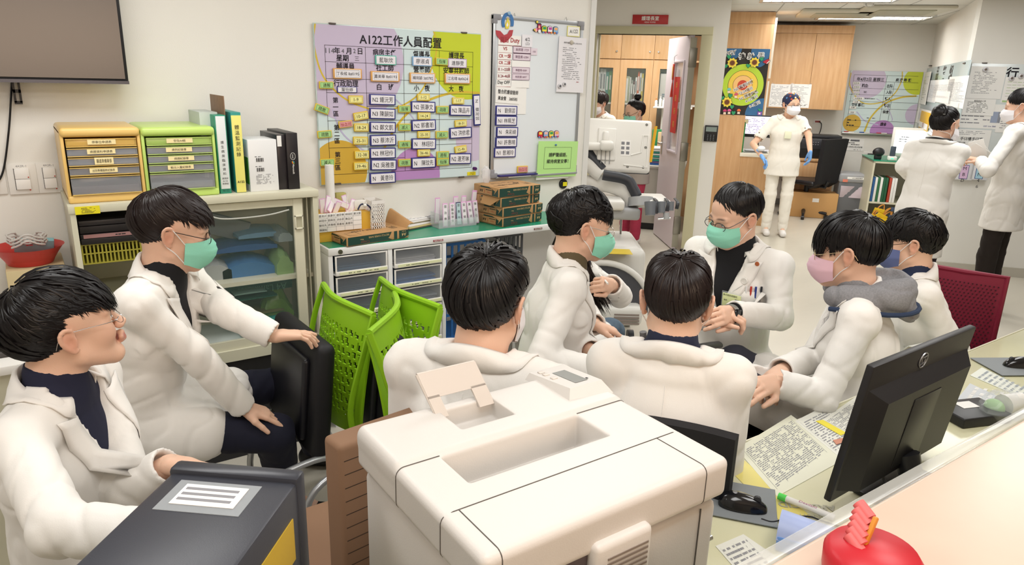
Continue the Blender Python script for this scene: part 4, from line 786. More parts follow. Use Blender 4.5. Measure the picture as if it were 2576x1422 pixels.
# foam train decorations
def train(label,P0,cols,eng,s,Pf):
    c = Pf(*P0); t = thing('train_decoration',label,'decoration',(c[0],3.38,c[2])); OUT = M('foam_black','#26232b',0.6); x = 0.0
    if eng:
        b = MB(); b.prism([(0.0,0.0),(s*0.5,-s*0.15),(s*1.4,-s*0.1),(s*1.5,s*1.0),(s*1.3,s*1.2),(s*0.75,s*1.15),(s*0.7,s*0.5),(0.0,s*0.25),(-s*0.15,s*0.1)],0.003,OUT,off=-0.003)
        b.prism([(s*0.7,0.05*s),(s*1.35,0.05*s),(s*1.4,s*0.95),(s*0.8,s*1.05)],0.002,M('foam_red','#a8204c',0.6),off=-0.005); b.prism([(s*0.85,s*0.4),(s*1.15,s*0.4),(s*1.15,s*0.8),(s*0.85,s*0.8)],0.001,M('foam_peach','#f2b9a0',0.6),off=-0.006); b.prism([(0.05*s,0.05*s),(s*0.3,s*0.02),(s*0.3,s*0.35),(0.05*s,s*0.25)],0.002,M('foam_yellow','#f0dc50',0.6),off=-0.005); b.prism([(0.32*s,0.02*s),(s*0.66,s*0.02),(s*0.66,s*0.45),(0.32*s,s*0.38)],0.002,M('foam_pink','#ec8cb4',0.6),off=-0.005)
        b.lathe([(s*0.26,0),(s*0.26,0.003)],(s*1.05,-0.005,s*0.0),M('foam_white','#ecebee',0.6),16,axis=(0,-1,0)); b.lathe([(s*0.18,0),(s*0.18,0.003)],(s*0.4,-0.005,-s*0.0),M('foam_peach'),14,axis=(0,-1,0))
        b.lathe([(s*0.24,0),(s*0.24,0.003)],(s*0.55,-0.003,s*1.3),OUT,16,axis=(0,-1,0)); b.lathe([(s*0.18,0),(s*0.18,0.005)],(s*0.55,-0.003,s*1.32),M('foam_yellow'),16,axis=(0,-1,0)); b.obj('engine',t); x = s*1.55
    for k,(c1,c2) in enumerate(cols):
        b = MB(); x0,x1 = x+k*s*1.12,x+k*s*1.12+s*1.02; z0 = -0.1*s; hh = s*0.9
        arch = lambda xa,xb,za,zb: [(xa,za),(xb,za)]+[((xa+xb)/2+(xb-xa)/2*math.cos(a_),zb-(xb-xa)*0.3+(xb-xa)*0.3*math.sin(a_)) for a_ in np.linspace(0,PI,9)]
        b.prism(arch(x0,x1,z0,hh),0.003,OUT,off=-0.003); b.prism(arch(x0+s*.07,x1-s*.07,z0+s*.1,hh-s*.07),0.002,M('foam'+c1,c1,0.6),off=-0.005); b.prism([(x0+s*.22,hh*0.35),(x1-s*.22,hh*0.35),(x1-s*.2,hh*0.7),((x0+x1)/2+s*.12,hh*0.84),((x0+x1)/2,hh*0.68),((x0+x1)/2-s*.12,hh*0.84),(x0+s*.2,hh*0.7)],0.001,M('foam'+c2,c2,0.6),off=-0.006)
        for wx in (0.28,0.74): b.lathe([(s*0.15,0),(s*0.15,0.003)],(x0+s*wx,-0.004,z0),M('wheel%d' % ((k+int(wx*4)) % 3),('#e8863c','#6a86c8','#c84a78')[(k+int(wx*4)) % 3],0.6),12,axis=(0,-1,0))
        b.obj('wagon',t)
train('foam train with a red engine at the top of the whiteboard',(436,178),[('#e8dc4c','#2f9a5c'),('#ecebee','#b8439c'),('#8ab4dc','#f0b070')],True,0.036,wp)
train('foam train of four wagons above the green quiet sign',(468,1000),[('#c8283c','#f0dc50'),('#8fb4dc','#f0b8b0'),('#f0dc60','#2f9a5c'),('#ecb8c8','#e8a860')],False,0.036,wp)
# round hospital emblem magnet: blue ring, red hand, yellow drop
c = wp(214,140); t = thing('emblem_magnet','blue and red hand emblem cut-out at the top corner of the whiteboard','magnet',(c[0],3.379,c[2])); s = 0.05
b = MB(); EB = M('emblem_blue','#3f73ad',0.4); ER = M('emblem_red','#b0414a',0.4); EY = M('emblem_yellow','#e6d24a',0.4); EW = M('emblem_white','#e8e8ec',0.4)
ring = [(s*0.35+s*0.8*math.cos(a),s*0.4+s*1.0*math.sin(a)) for a in np.linspace(-0.4,PI+0.6,20)]+[(s*0.35+s*0.42*math.cos(a),s*0.3+s*0.7*math.sin(a)) for a in np.linspace(PI+0.6,-0.4,20)]
b.prism(ring,0.002,EB,off=-0.002); b.obj('blue_ring',t)
b = MB(); b.prism([(-s*1.2,-s*0.5),(-s*0.6,-s*0.55),(-s*0.1,-s*0.95),(s*0.35,-s*0.8),(s*0.6,-s*0.4),(s*1.1,-s*0.35),(s*0.95,-s*0.95),(s*0.4,-s*1.5),(-s*0.1,-s*1.75),(-s*0.7,-s*1.4),(-s*1.15,-s*0.9)],0.002,ER,off=-0.002); b.obj('red_hand',t)
b = MB(); b.prism([(s*0.35,s*0.9),(s*0.6,s*0.3),(s*0.5,-s*0.25),(s*0.1,-s*0.3),(0.0,s*0.1),(s*0.2,s*0.5)],0.001,EY,off=-0.0022); b.prism([(s*0.3,s*0.4),(s*0.42,s*0.1),(s*0.25,-s*0.1),(s*0.15,s*0.1)],0.001,EW,off=-0.0032); b.obj('yellow_drop',t)
b = MB(); b.lathe([(0.01,0),(0.01,0.006),(0.006,0.008)],(s*0.45,-0.002,s*1.3),M('magnet_blue_round','#8fb0cc',0.2),16,axis=(0,-1,0)); b.obj('round_magnet',t)
q = onY(1418,463,3.39); t = thing('wall_socket','black round socket with a yellow sticker on the wall below the whiteboard','socket',(q[0],3.4,q[2])); b = MB(); b.lathe([(0.03,0),(0.03,0.01),(0.026,0.014)],(0,0,0),BLACK,20,axis=(0,-1,0)); b.obj('plate',t); b = MB(); b.bb((-0.01,-0.018,-0.012),(0.02,-0.0142,0.012),M('asset_yellow')); b.obj('sticker',t)

# ------------------------------------------------ things set square to the office wall: (t, n, z) coordinates
def BT(name,label,cat,t0,n0,z0,group=None): o = thing(name,label,cat,tn(t0,n0,z0),BA,group); o['_'] = 1; del o['_']; ORG[o.name] = np.array([t0,n0,z0]); return o
ORG = {}
def BW(o): return MB().frame(-ORG[o.name])
def TZ(px,py,n): P = onN(px,py,n); return float(P @ TT),float(P[2])
# office sign
x0,z1 = TZ(1592,37,NB-0.012); x1,z0 = TZ(1680,61,NB-0.012)
t = BT('office_sign','red sign with white lettering above the office door','sign',x0,NB,z0); b = BW(t); b.bb((x0,NB-0.014,z0),(x1,NB-0.001,z1),M('sign_red','#b0292c',0.4),0.001); b.obj('plate',t)
b = BW(t); b.text('護理長室',((x0+x1)/2,NB-0.0155,z0+(z1-z0)*0.62),0.042,PAPER,maxw=0.18,bold=0.015); b.text('HEAD NURSE',((x0+x1)/2,NB-0.0155,z0+(z1-z0)*0.2),0.018,PAPER,maxw=0.12); b.obj('lettering',t)
# office door leaf
hx,hn,fx,fn,dt = -0.235,7.40,-0.483,8.15,2.106
L = math.hypot(fx-hx,fn-hn); A = math.atan2(fn-hn,fx-hx)
t = thing('door_1','pale lilac office door standing open with a glass panel and red banner','door',tn(hx,hn,0.012),BA+A); t['kind'] = 'structure'
DL = M('door_lilac','#ddd3da',0.4); b = MB(); pw0,pw1,pz0,pz1 = L*0.18,L*0.62,0.98,1.86; T2 = 0.04
for lo,hi in (((0,-0.0,0),(pw0,T2,dt)),((pw1,0,0),(L,T2,dt)),((pw0,0,0),(pw1,T2,pz0)),((pw0,0,pz1),(pw1,T2,dt))): b.bb(lo,hi,DL)
b.obj('leaf',t)
b = MB(); b.bb((pw0,0.018,pz0),(pw1,0.022,pz1),thin_clear('door_glass','#e4e2e6',0.6,0.2)); b.obj('glass',t)
b = MB()
for lo,hi in (((pw0-0.02,T2,pz0-0.02),(pw0,T2+0.012,pz1+0.02)),((pw1,T2,pz0-0.02),(pw1+0.02,T2+0.012,pz1+0.02)),((pw0,T2,pz0-0.02),(pw1,T2+0.012,pz0)),((pw0,T2,pz1),(pw1,T2+0.012,pz1+0.02))): b.bb(lo,hi,DL,0.003)
b.obj('glazing_bead',t)
for z in (0.25,1.0,1.9): b = MB(); b.bb((-0.025,-0.03,z-0.09),(0.003,T2+0.002,z+0.09),M('hinge_steel','#8f8c84',0.35,metal=0.8),0.002); b.obj('hinge',t)
b = MB(); b.bb((-0.012,-0.02,0.02),(-0.001,T2,dt-0.02),M('hinge_edge','#a29e90',0.4,metal=0.3)); b.obj('edge_plate',t)
b = MB(); b.bb((L-0.09,T2,0.9),(L-0.05,T2+0.006,1.1),STEEL,0.002); b.tube([(L-0.07,T2+0.006,1.02),(L-0.07,T2+0.05,1.02),(L-0.2,T2+0.05,1.02)],0.009,STEEL,8); b.obj('handle',t)
b = MB(); b.bb((L*0.3,T2+0.001,1.16),(L*0.56,T2+0.003,1.72),M('banner_red','#c9352f',0.6))
for k,ch in enumerate('恭賀新禧'): b.frame((L*0.43,T2+0.0036,1.64-k*0.13),rotz(PI)); b.text(ch,(0,0,0),0.07,M('banner_gold','#d9a441',0.5))
b.frame(); o = b.obj('banner',t)
t2 = thing('hanging_charm','red tasselled charm hanging from a hook on the open office door','ornament',tn(hx,hn,0),BA+A); b = MB(); x = L*0.52; b.tube([(x,T2+0.004,1.95),(x,T2+0.03,1.93),(x,T2+0.03,1.88)],0.003,STEEL,6); b.obj('hook',t2)
b = MB(); b.box((x,T2+0.03,1.78),(0.045,0.012,0.16),M('charm_red','#c0392b',0.4),0.006); b.box((x,T2+0.038,1.78),(0.022,0.006,0.11),M('charm_gold','#d9a441',0.4),0.003); b.obj('body',t2); b = MB(); b.cyl((x,T2+0.03,1.7),(x,T2+0.03,1.66),0.004,M('charm_red')); b.cyl((x,T2+0.03,1.67),(x,T2+0.03,1.53),0.006,M('charm_red'),8,0.016); b.obj('tassel',t2)
# office wall cabinets
ON = 9.35; BEECH = M('beech_light','#dfb98d',0.4,col2='#d4a877',nscale=3.0,stretch=(9,9,0.9))
t = BT('office_wall_cabinet','beech wall of cupboards with glazed doors at the back of the office','cabinet',-1.2,ON,0)
b = BW(t); b.bb((-2.4,ON+0.37,0),(-0.035,ON+0.39,2.47),BEECH); b.bb((-2.4,ON+0.02,1.915),(-0.035,ON+0.37,1.935),BEECH); b.bb((-2.4,ON+0.02,1.385),(-0.035,ON+0.36,1.405),WHITE); b.bb((-2.4,ON+0.02,0),(-0.035,ON+0.37,0.9),BEECH)
ds = [TZ(x,260,ON)[0] for x in (1457,1554,1636,1722)]
for x in ds: b.bb((x-0.009,ON+0.02,0.9),(x+0.009,ON+0.37,2.47),BEECH)
b.obj('carcass',t)
for k in range(3):
    a,c = ds[k]+0.002,ds[k+1]-0.002; b = BW(t); b.bb((a,ON,1.94),(c,ON+0.019,2.46),BEECH,0.002); d = b.obj('upper_door',t)
    kx = (c-0.05) if k < 2 else a+0.05; b = BW(t); b.lathe([(0.004,0),(0.004,0.012),(0.012,0.018),(0.01,0.026)],(kx,ON,2.03),STEEL,14,axis=(0,-1,0)); b.obj('knob',d)
    fwd = 0.085; b = BW(t)
    for lo,hi in (((a,ON,0.35),(a+fwd,ON+0.019,1.93)),((c-fwd,ON,0.35),(c,ON+0.019,1.93)),((a+fwd,ON,1.83),(c-fwd,ON+0.019,1.93)),((a+fwd,ON,0.35),(c-fwd,ON+0.019,0.9))): b.bb(lo,hi,BEECH)
    d = b.obj('glazed_door',t); b = BW(t); b.bb((a+fwd,ON+0.008,0.9),(c-fwd,ON+0.011,1.83),thin_clear('cabinet_pane','#8fa39c',0.15,0.03)); b.obj('pane',d)
    b = BW(t); b.lathe([(0.004,0),(0.004,0.012),(0.011,0.018),(0.009,0.025)],((c-0.03) if k == 1 else a+0.03,ON,1.12),STEEL,14,axis=(0,-1,0)); b.obj('knob',d)
def books(px0,px1,pyb,n,cols,labelfmt,group,names,hb=(0.2,0.3),zf=None,nn=ON+0.1,sd=1,dp=0.2):
    rng = random.Random(sd); x,z0 = TZ(px0,pyb,nn); x1 = TZ(px1,pyb,nn)[0]; w = (x1-x)/n; z0 = zf if zf is not None else z0
    for k in range(n):
        h = rng.uniform(*hb); c = cols[k % len(cols)]; tb = BT('binder',labelfmt.format(names[k]),'binder',x+w*(k+0.5),nn+dp/2,z0,group)
        b = BW(tb); b.bb((x+w*k+0.001,nn,z0),(x+w*(k+1)-0.001,nn+dp,z0+h),M('book'+c,c,0.5),0.002); b.obj('cover',tb)
        if w > 0.02: b = BW(tb); b.bb((x+w*(k+0.25),nn-0.001,z0+h*0.4),(x+w*(k+0.75),nn,z0+h*0.85),PAPER if c not in ('#e6e6e4','#dfe0de') else GREYINK); b.obj('spine_label',tb)
NTH = ['first','second','third','fourth','fifth','sixth','seventh','eighth','ninth','tenth','eleventh','twelfth']
books(1500,1538,219,5,['#e6e6e4','#dfe0de','#e6e6e4','#4f8f86','#7aa85a'],'{} binder behind the office cabinet pane nearest the door frame','binders behind the first office pane',NTH,(0.36,0.42),1.406)
books(1571,1618,219,9,['#c9d3c4','#5f9a7e','#d8d6cf','#8f8f88','#5a2330','#e6e6e4','#d9622f','#e6e6e4','#d9c23a'],'{} binder behind the middle office cabinet pane','binders behind the middle office pane',NTH,(0.26,0.4),1.406,sd=4)
books(1650,1690,219,4,['#5a2340','#4c1d36','#7c4a56','#8f8f9a'],'{} dark book behind the office cabinet pane by the open door','books behind the third office pane',NTH,(0.3,0.42),1.406,nn=ON+0.2,dp=0.14,sd=5)
x0,z0 = TZ(1659,219,ON+0.08); x1,z1 = TZ(1690,186,ON+0.08); t = BT('white_device_box','white box with printed squares in the office cabinet by the open door','box',x0,ON+0.1,1.406); b = BW(t); b.bb((x0,ON+0.06,1.406),(x1,ON+0.18,z1),WHITE,0.01); b.obj('body',t); b = BW(t)
for i in range(5):
    for j in range(4):
        if (i*3+j*5) % 4: b.bb((x0+0.04+i*0.016,ON+0.0585,1.45+j*0.022),(x0+0.052+i*0.016,ON+0.0598,1.466+j*0.022),M('print_slate','#5a6b86',0.6))
b.obj('printing',t)
x0,z0 = TZ(1568,219,ON+0.05); x1,z1 = TZ(1585,192,ON+0.05); t = BT('small_photo_frame','small grey green frame in front of books in the office cabinet','picture frame',x0,ON+0.06,1.406); b = BW(t); b.bb((x0,ON+0.05,1.406),(x1,ON+0.065,z1),M('frame_sage','#a8ab8e',0.5),0.003); b.obj('frame',t); b = BW(t); b.bb((x0+0.02,ON+0.0485,1.43),(x1-0.02,ON+0.0498,z1-0.025),PAPER); b.obj('picture',t)
# small white trolley shelf with bottles, office desk with folders
t = BT('office_desk','grey office desk with drawers behind the pink trousered nurse','desk',-0.5,8.6,0); GD = M('desk_grey','#b7b3ab',0.5)
b = BW(t); b.bb((-0.86,8.3,0.72),(-0.24,9.1,0.75),GD,0.003); b.obj('top',t); b = BW(t); b.bb((-0.84,8.33,0.08),(-0.26,9.05,0.72),GD,0.003); b.obj('pedestal',t)
b = BW(t); b.bb((-0.80,8.36,0.0),(-0.3,9.0,0.08),BLACK); b.obj('plinth',t)
for k in range(9):
    x,z = TZ(1640,399-k*5,8.5); cc = ['#2f5fa8','#6b5a8a','#2f8f86','#8fa5a0','#3c9a86','#cfd6d4','#35897a','#dcdedc','#e6e6e4'][k]
    tb = BT('document_folder',ORD[k] if False else NTH[k]+' folder counted upwards in the pile on the office desk','folder',-0.5,8.6,0.751+k*0.02,'folders piled on the office desk')
    b = BW(tb); b.bb((-0.66+0.008*(k % 3),8.4,0.752+k*0.022),(-0.30,8.68,0.770+k*0.022),M('fold'+cc,cc,0.5),0.002); b.obj('cover',tb)
tb = BT('paper_bag','kraft paper bag with red ribbon on the office desk by the door','bag',-0.5,8.75,0.752); b = BW(tb); b.bb((-0.6,8.75,0.752),(-0.36,8.85,1.1),M('bag_kraft','#d8bd94',0.6),0.004); b.obj('body',tb); b = BW(tb)
for P in (((-0.55,8.745,1.1),(-0.5,8.72,1.2),(-0.44,8.73,1.28),(-0.4,8.74,1.2),(-0.42,8.745,1.0)),((-0.42,8.745,1.0),(-0.4,8.73,1.15),(-0.45,8.72,1.22),(-0.38,8.74,0.95))): b.tube(bez(P),0.01,M('ribbon_red','#d0402e',0.5),8,flat=(1,0.4))
b.obj('ribbon',tb)
tb = BT('green_bag','green bag standing behind the paper bag on the office desk','bag',-0.6,8.9,0.752); b = BW(tb); b.bb((-0.68,8.9,0.752),(-0.56,9.0,1.12),M('bag_green','#2f8f5c',0.6),0.006); b.obj('body',tb)
t = BT('medicine_shelf','white hanging tray crowded with small white bottles inside the office','tray',-0.45,9.1,1.0); x0,z0 = TZ(1645,271,9.15); b = BW(t); b.bb((x0,8.98,z0),(-0.24,9.25,z0+0.02),WHITE,0.008); b.obj('tray',t); b = BW(t); b.cyl((x0+0.12,9.1,z0),(x0+0.12,9.1,0.752),0.02,WHITE); b.obj('post',t)
rng = random.Random(3)
for k in range(7):
    x = x0+0.03+k*0.045; y = 9.05+0.06*(k % 2); h = rng.uniform(0.07,0.16); tb = BT('white_bottle',NTH[k]+' small white bottle on the hanging tray, counted from the cabinet side','bottle',x,y,z0+0.02,'small bottles on the hanging tray')
    b = BW(tb); b.lathe([(0.017,0),(0.018,h*0.6),(0.016,h*0.7),(0.008,h*0.78),(0.008,h*0.85)],(x,y,z0+0.021),M('bottle_white','#e9e9e6',0.4),12); b.obj('bottle_body',tb); b = BW(tb); b.cyl((x,y,z0+0.021+h*0.85),(x,y,z0+0.021+h),0.010,M('bottle_cap','#d8d8d8',0.4) if k % 3 else M('cap_orange','#d98a3a',0.4),10); b.obj('cap',tb)
# keypad beside the door
x0,z1 = TZ(1774,315,NB-0.02); x1,z0 = TZ(1803,357,NB-0.02)
t = BT('access_keypad','black access control keypad on the white wall beside the office door','keypad',x0,NB,z0); b = BW(t); b.bb((x0,NB-0.028,z0),(x1,NB-0.001,z1),BLACK,0.004); b.obj('housing',t)
b = BW(t); b.bb((x0+0.012,NB-0.0295,z0+(z1-z0)*0.62),(x1-0.012,NB-0.028,z1-0.015),M('lcd','#8b9a96',0.3)); b.obj('display',t)
b = BW(t)
for i in range(3):
    for j in range(4): b.box((x0+(x1-x0)*(0.28+0.22*i),NB-0.029,z0+(z1-z0)*(0.1+0.1*j)),(0.01,0.002,0.007),M('key_grey','#777b80',0.5))
b.obj('keys',t)
# ------------------------------------------------ wood panel, counter and far cabinets
PN = 9.13
t = BT('wood_panel','tall beech panel from counter to ceiling beside the office wall','panel',0.3,PN,0)
b = BW(t); b.bb((-0.1,PN,1.33),(0.585,PN+0.02,2.35),WOOD,0.001); b.bb((-0.1,PN+0.002,2.353),(0.585,PN+0.022,2.48),WOOD); b.bb((-0.1,PN+0.001,0),(0.385,PN+0.02,1.33),WOOD); b.bb((0.57,PN+0.02,1.33),(0.588,PN+0.4,2.48),WOOD); b.obj('board',t)
b = BW(t); b.bb((0.586,PN+0.0,1.75),(0.612,PN+0.022,2.42),M('edge_cream','#e6dccb',0.4)); b.bb((0.586,PN,1.33),(0.606,PN+0.022,1.72),M('edge_cream')); b.obj('edge_strip',t)
# poster
x0 = 0.075; x1,z1 = TZ(1938,124,PN-0.01); _,z0 = TZ(1921,292,PN-0.01); zA = TZ(1826,121,PN-0.01)[1]; z1 = (z1+zA)/2
t = BT('target_poster','handmade black and blue poster with a green and yellow target and sunflowers','poster',0.3,PN,z0); b = BW(t); y = PN-0.004; b.bb((x0,y,z0),(x1,PN-0.0005,z1),M('poster_black','#2b2724',0.7)); b.obj('backing',t)
def pp(X,Y): a = onN(1800+X/7.11,110+Y/7.11,PN-0.01); return float(a @ TT),float(a[2])
BXX = (x0,x1,z0,z1); PBL = M('poster_blue','#3b6d9c',0.7,noise=0.15,nscale=12); yy = y-0.0006
def pd(X,Y,RX,RY,m,lay,box=BXX): c = pp(X,Y); r = pp(X+RX,Y)[0]-c[0]; rz = c[1]-pp(X,Y+RY)[1]; disc(b,c[0],c[1],r,abs(rz),m,yy-lay*0.0005,box)

for a_ in ((330,60,150,220),(810,130,170,290),(840,1270,320,290)): b = BW(t); pd(*a_,PBL,0); b.obj('blue_corner',t)
b = BW(t); pd(490,740,370,372,M('target_green','#b5d33c',0.6),1); pd(487,738,270,264,INK,2); pd(487,738,263,258,M('target_yellow','#ecc94f',0.6),3); pd(483,740,178,174,INK,4); pd(483,740,172,168,M('target_peach','#eebd78',0.6),5); pd(483,742,92,90,M('target_red','#c4452c',0.6),6); b.obj('target',t)
b = BW(t); 
for s,X,Y,h,a in (('PGY',275,165,95,0.18),('神',470,220,105,0.06),('射',625,222,105,0),('手',815,210,105,-0.1),('N2 案例分析',500,750,62,0.5),('13-24個月',540,840,58,0.45),('N1 讀書報告',590,920,58,0.45),('4-12個月',640,985,58,0.5),('0-3個月',700,1085,58,0.5)):
    c = pp(X,Y); hh = c[1]-pp(X,Y+h)[1]; b.text(s,(c[0],yy-0.005,c[1]),hh*1.12,PAPER,ang=a,bold=0.09,sp=0.95); b.text(s,(c[0],yy-0.0056,c[1]),hh*1.1,INK,ang=a,sp=0.95)
b.obj('lettering',t)
def pshape(X,Y,s,parts,name):
    b = BW(t); c = pp(X,Y); k = pp(X+s,Y)[0]-c[0]
    for m,poly,d in parts: b.prism([(c[0]+x*k,c[1]+z*k) for x,z in poly],-0.004,m,off=yy-0.004-d*0.004)
    b.obj(name,t)
star = lambda n,ra,rb: [((ra if i % 2 == 0 else rb)*math.cos(PI*i/n),(ra if i % 2 == 0 else rb)*math.sin(PI*i/n)) for i in range(2*n)]
SY_ = M('petal_yellow','#eedb4e',0.6); SBR = M('seed_brown','#6e3f22',0.6); LG = M('leaf_green','#2f9a66',0.6)
for X,Y in ((300,345),(697,335),(205,1045)): pshape(X,Y,100,[(INK,star(9,1.05,0.8),0),(SY_,star(9,0.98,0.74),1),(M('petal_inner','#d9a93c',0.6),star(12,0.6,0.5),2),(SBR,[(0.44*math.cos(a),0.44*math.sin(a)) for a in np.linspace(0,2*PI,13)[:-1]],3)],'sunflower')
heart = [(0,-0.9),(0.8,0.0),(0.7,0.7),(0.25,0.75),(0,0.4),(-0.25,0.75),(-0.7,0.7),(-0.8,0.0)]
for X,Y in ((240,235),(585,395),(825,275),(185,400),(265,930),(295,1130),(320,1240),(120,970)): pshape(X,Y,45,[(INK,[(x*1.15,z*1.15) for x,z in heart],0),(LG,heart,1)],'leaf')
pshape(915,320,60,[(INK,[(-1.2,-0.3),(0.2,-0.9),(1.1,0.2),(0.4,0.9),(-0.3,0.6),(-1.1,0.1)],0),(M('can_red','#b8283c',0.6),[(-1.05,-0.25),(0.2,-0.75),(0.95,0.2),(0.4,0.75),(-0.25,0.5),(-1.0,0.0)],1),(PAPER,[(0.1,-0.7),(0.95,0.15),(0.8,0.35),(0.0,-0.5)],2)],'watering_can')
pshape(785,1235,50,[(M('pot_purple','#9a5ab0',0.6),[(-0.6,-0.9),(0.7,-0.9),(0.9,0.3),(-0.7,0.4)],0),(PAPER,[(-0.3,-0.6),(0.35,-0.6),(0.35,0.0),(-0.3,0.0)],1),(LG,[(0,0.4),(0.9,1.0),(0.2,1.2),(-0.7,1.6),(-0.4,0.9)],1)],'flower_pot')
for k,(X,Y,c) in enumerate(((240,840,'#6fc0c4'),(365,930,'#d0566e'),(165,1220,'#c83c70'),(245,1215,'#e0609c'),(415,1215,'#e8703c'))): pshape(X,Y,48,[(M('cut'+c,c,0.6),[(0.7*math.cos(a),0.35+0.7*math.sin(a)) for a in np.linspace(-0.3,PI+0.3,12)],0),(M('cut_pale','#efd9c4',0.6),[(-0.45,-0.1),(0.45,-0.1),(0.5,-0.9),(-0.5,-0.9)],1)],'paper_cutout')
# counter block
t = BT('reception_counter','beech reception counter end with a cream top beside the nurse','counter',0.5,PN,0); b = BW(t); b.bb((0.386,PN,0),(0.727,PN+0.02,0.835),WOOD); b.bb((0.39,PN+0.02,0),(0.41,PN+0.55,0.835),WOOD); b.bb((0.7,PN+0.02,0),(0.72,PN+0.55,0.835),WOOD); b.obj('cabinet_front',t)
b = BW(t); b.bb((0.37,PN-0.02,0.835),(0.745,PN+0.6,0.88),M('counter_cream','#efe9db',0.35),0.004); b.obj('counter_top',t)
t = BT('clear_file_stack','clear plastic sleeves and papers lying on the cream counter top','papers',0.55,PN+0.2,0.882)
for k in range(4): b = BW(t); b.bb((0.4+k*0.01,PN+0.02,0.8815+k*0.008),(0.68+0.01*k,PN+0.25,0.884+k*0.008),[FILM,PAPER,FILM,M('sleeve_grey','#c4c6c8',0.3)][k]); b.obj('sleeve',t)
t = BT('green_divider','dark green edge of an upright divider on the counter','divider',0.39,PN+0.1,0.882); b = BW(t); b.bb((0.386,PN+0.0,0.882),(0.4,PN+0.3,1.23),M('divider_green','#2c7a3c',0.5)); b.obj('board',t)
# desk behind with monitor
def screen(t,b,x0,x1,z0,z1,n,rows): pass
t = BT('desktop_monitor','monitor showing a lilac spreadsheet behind the counter, below the poster','monitor',0.6,9.9,0.9); x0,z1 = TZ(1874,293,9.85); x1,z0 = TZ(1955,340,9.85); b = BW(t); b.bb((x0-0.06,9.85,z0-0.04),(x1,9.88,z1+0.02),BLACK,0.004); b.bb((0.55,9.87,0.75),(0.62,9.9,z0),BLACK); b.bb((0.48,9.82,0.742),(0.7,9.98,0.752),BLACK,0.003); b.obj('housing',t)
b = BW(t); b.bb((x0-0.045,9.847,z0),(x1-0.015,9.8495,z1+0.005),M('screen_lilac','#dfd6ec',0.3,emit=1.0)); b.lines(x0,x1-0.05,z1-0.01,z0+0.01,10,M('screen_mark','#a79cc6',0.4),y=9.846,rng=random.Random(4)); b.bb((x0+0.0,9.8462,z1-0.09),(x0+0.05,9.8468,z1-0.03),M('screen_yellow','#e8e3a0',0.4)); b.obj('screen',t)
t = BT('back_desk','beech desk below the wall cupboards with drawers','desk',1.2,10.4,0); b = BW(t); b.bb((0.4,10.28,0.71),(1.66,10.94,0.742),WOOD,0.002); b.obj('desk_top',t)
b = BW(t); b.bb((1.12,10.3,0.02),(1.64,10.9,0.71),WOOD); b.obj('pedestal',t); b = BW(t); b.bb((0.42,9.75,0.70),(0.75,10.28,0.742),WOOD); b.bb((0.42,9.78,0.0),(0.46,10.3,0.7),WOOD); b.obj('side_top',t)
for z0,z1 in ((0.5,0.69),(0.34,0.49),(0.03,0.33)): b = BW(t); b.bb((1.14,10.285,z0),(1.62,10.3,z1),WOOD,0.003); d = b.obj('drawer',t)
t = BT('cardboard_box','brown box with a white label on the floor behind the black office chair','box',1.3,10.0,0); x0 = TZ(1975,520,10.15)[0]; b = BW(t); b.bb((x0,10.0,0.002),(x0+0.62,10.26,0.33),M('box_tan','#c79a62',0.55),0.003); b.obj('carton',t); b = BW(t); b.bb((x0+0.31,9.998,0.21),(x0+0.39,9.9995,0.26),PAPER); b.obj('label',t)
# wall cupboards
CN = 10.5; xs = [TZ(1934,160,CN)[0]-0.12,TZ(2045,160,CN)[0],TZ(2138,160,CN)[0]]; zb = 1.378; zt_ = 2.44
t = BT('wall_cupboard','pair of beech wall cupboards above the black printer','cupboard',1.2,CN,zb); b = BW(t); b.bb((xs[0],CN+0.02,zb),(xs[2],NF-0.002,zt_),WOOD); b.bb((xs[0],CN,zt_-0.10),(xs[2],CN+0.02,zt_),WOOD); b.obj('carcass',t)
for k in range(2): b = BW(t); b.bb((xs[k]+0.002,CN,zb+0.002),(xs[k+1]-0.002,CN+0.019,zt_-0.104),WOOD,0.0015); d = b.obj('door',t)
b = BW(t); b.lathe([(0.012,0),(0.012,0.003),(0.008,0.004)],(xs[1]-0.03,CN,zb+0.05),STEEL,14,axis=(0,-1,0)); b.obj('lock',d)
for k,(X0,Y0,X1,Y1) in enumerate(((1940,211,1986,270),(1990,211,2034,272))):
    x0,z1 = TZ(X0,Y0,CN); x1,z0 = TZ(X1,Y1,CN); t = BT('taped_notice',('printed sheet in a clear sleeve taped to the cupboard, behind the nurse\'s cap','printed sheet in a clear sleeve taped to the cupboard, nearer the lock')[k],'notice',x0,CN,z0); b = BW(t); b.bb((x0,CN-0.003,z0),(x1,CN-0.001,z1),PAPER); b.lines(x0+0.015,x1-0.015,z1-0.02,z0+0.02,16,GREYINK,y=CN-0.0035,h=0.3,rng=random.Random(k)); b.obj('sheet',t)
    b = BW(t); b.box((x0+0.03,CN-0.004,z1),(0.05,0.0006,0.012),FILM,0,R=np.array(Euler((0,0.5,0)).to_matrix())); b.box((x1-0.03,CN-0.004,z1),(0.05,0.0006,0.012),FILM,0,R=np.array(Euler((0,-0.5,0)).to_matrix())); b.obj('tape',t)
b = MB(); xe,ze = TZ(2057,306,NF-0.005); t = BT('wall_outlet','wall outlet with a red socket and black plug above the printer','outlet',xe,NF,ze); b = BW(t); b.bb((xe-0.06,NF-0.008,ze-0.035),(xe+0.06,NF-0.001,ze+0.035),WHITE,0.002); b.obj('plate',t); b = BW(t); b.bb((xe-0.035,NF-0.012,ze-0.012),(xe+0.035,NF-0.008,ze+0.012),M('outlet_red','#8c2a22',0.4),0.001); b.obj('socket',t)
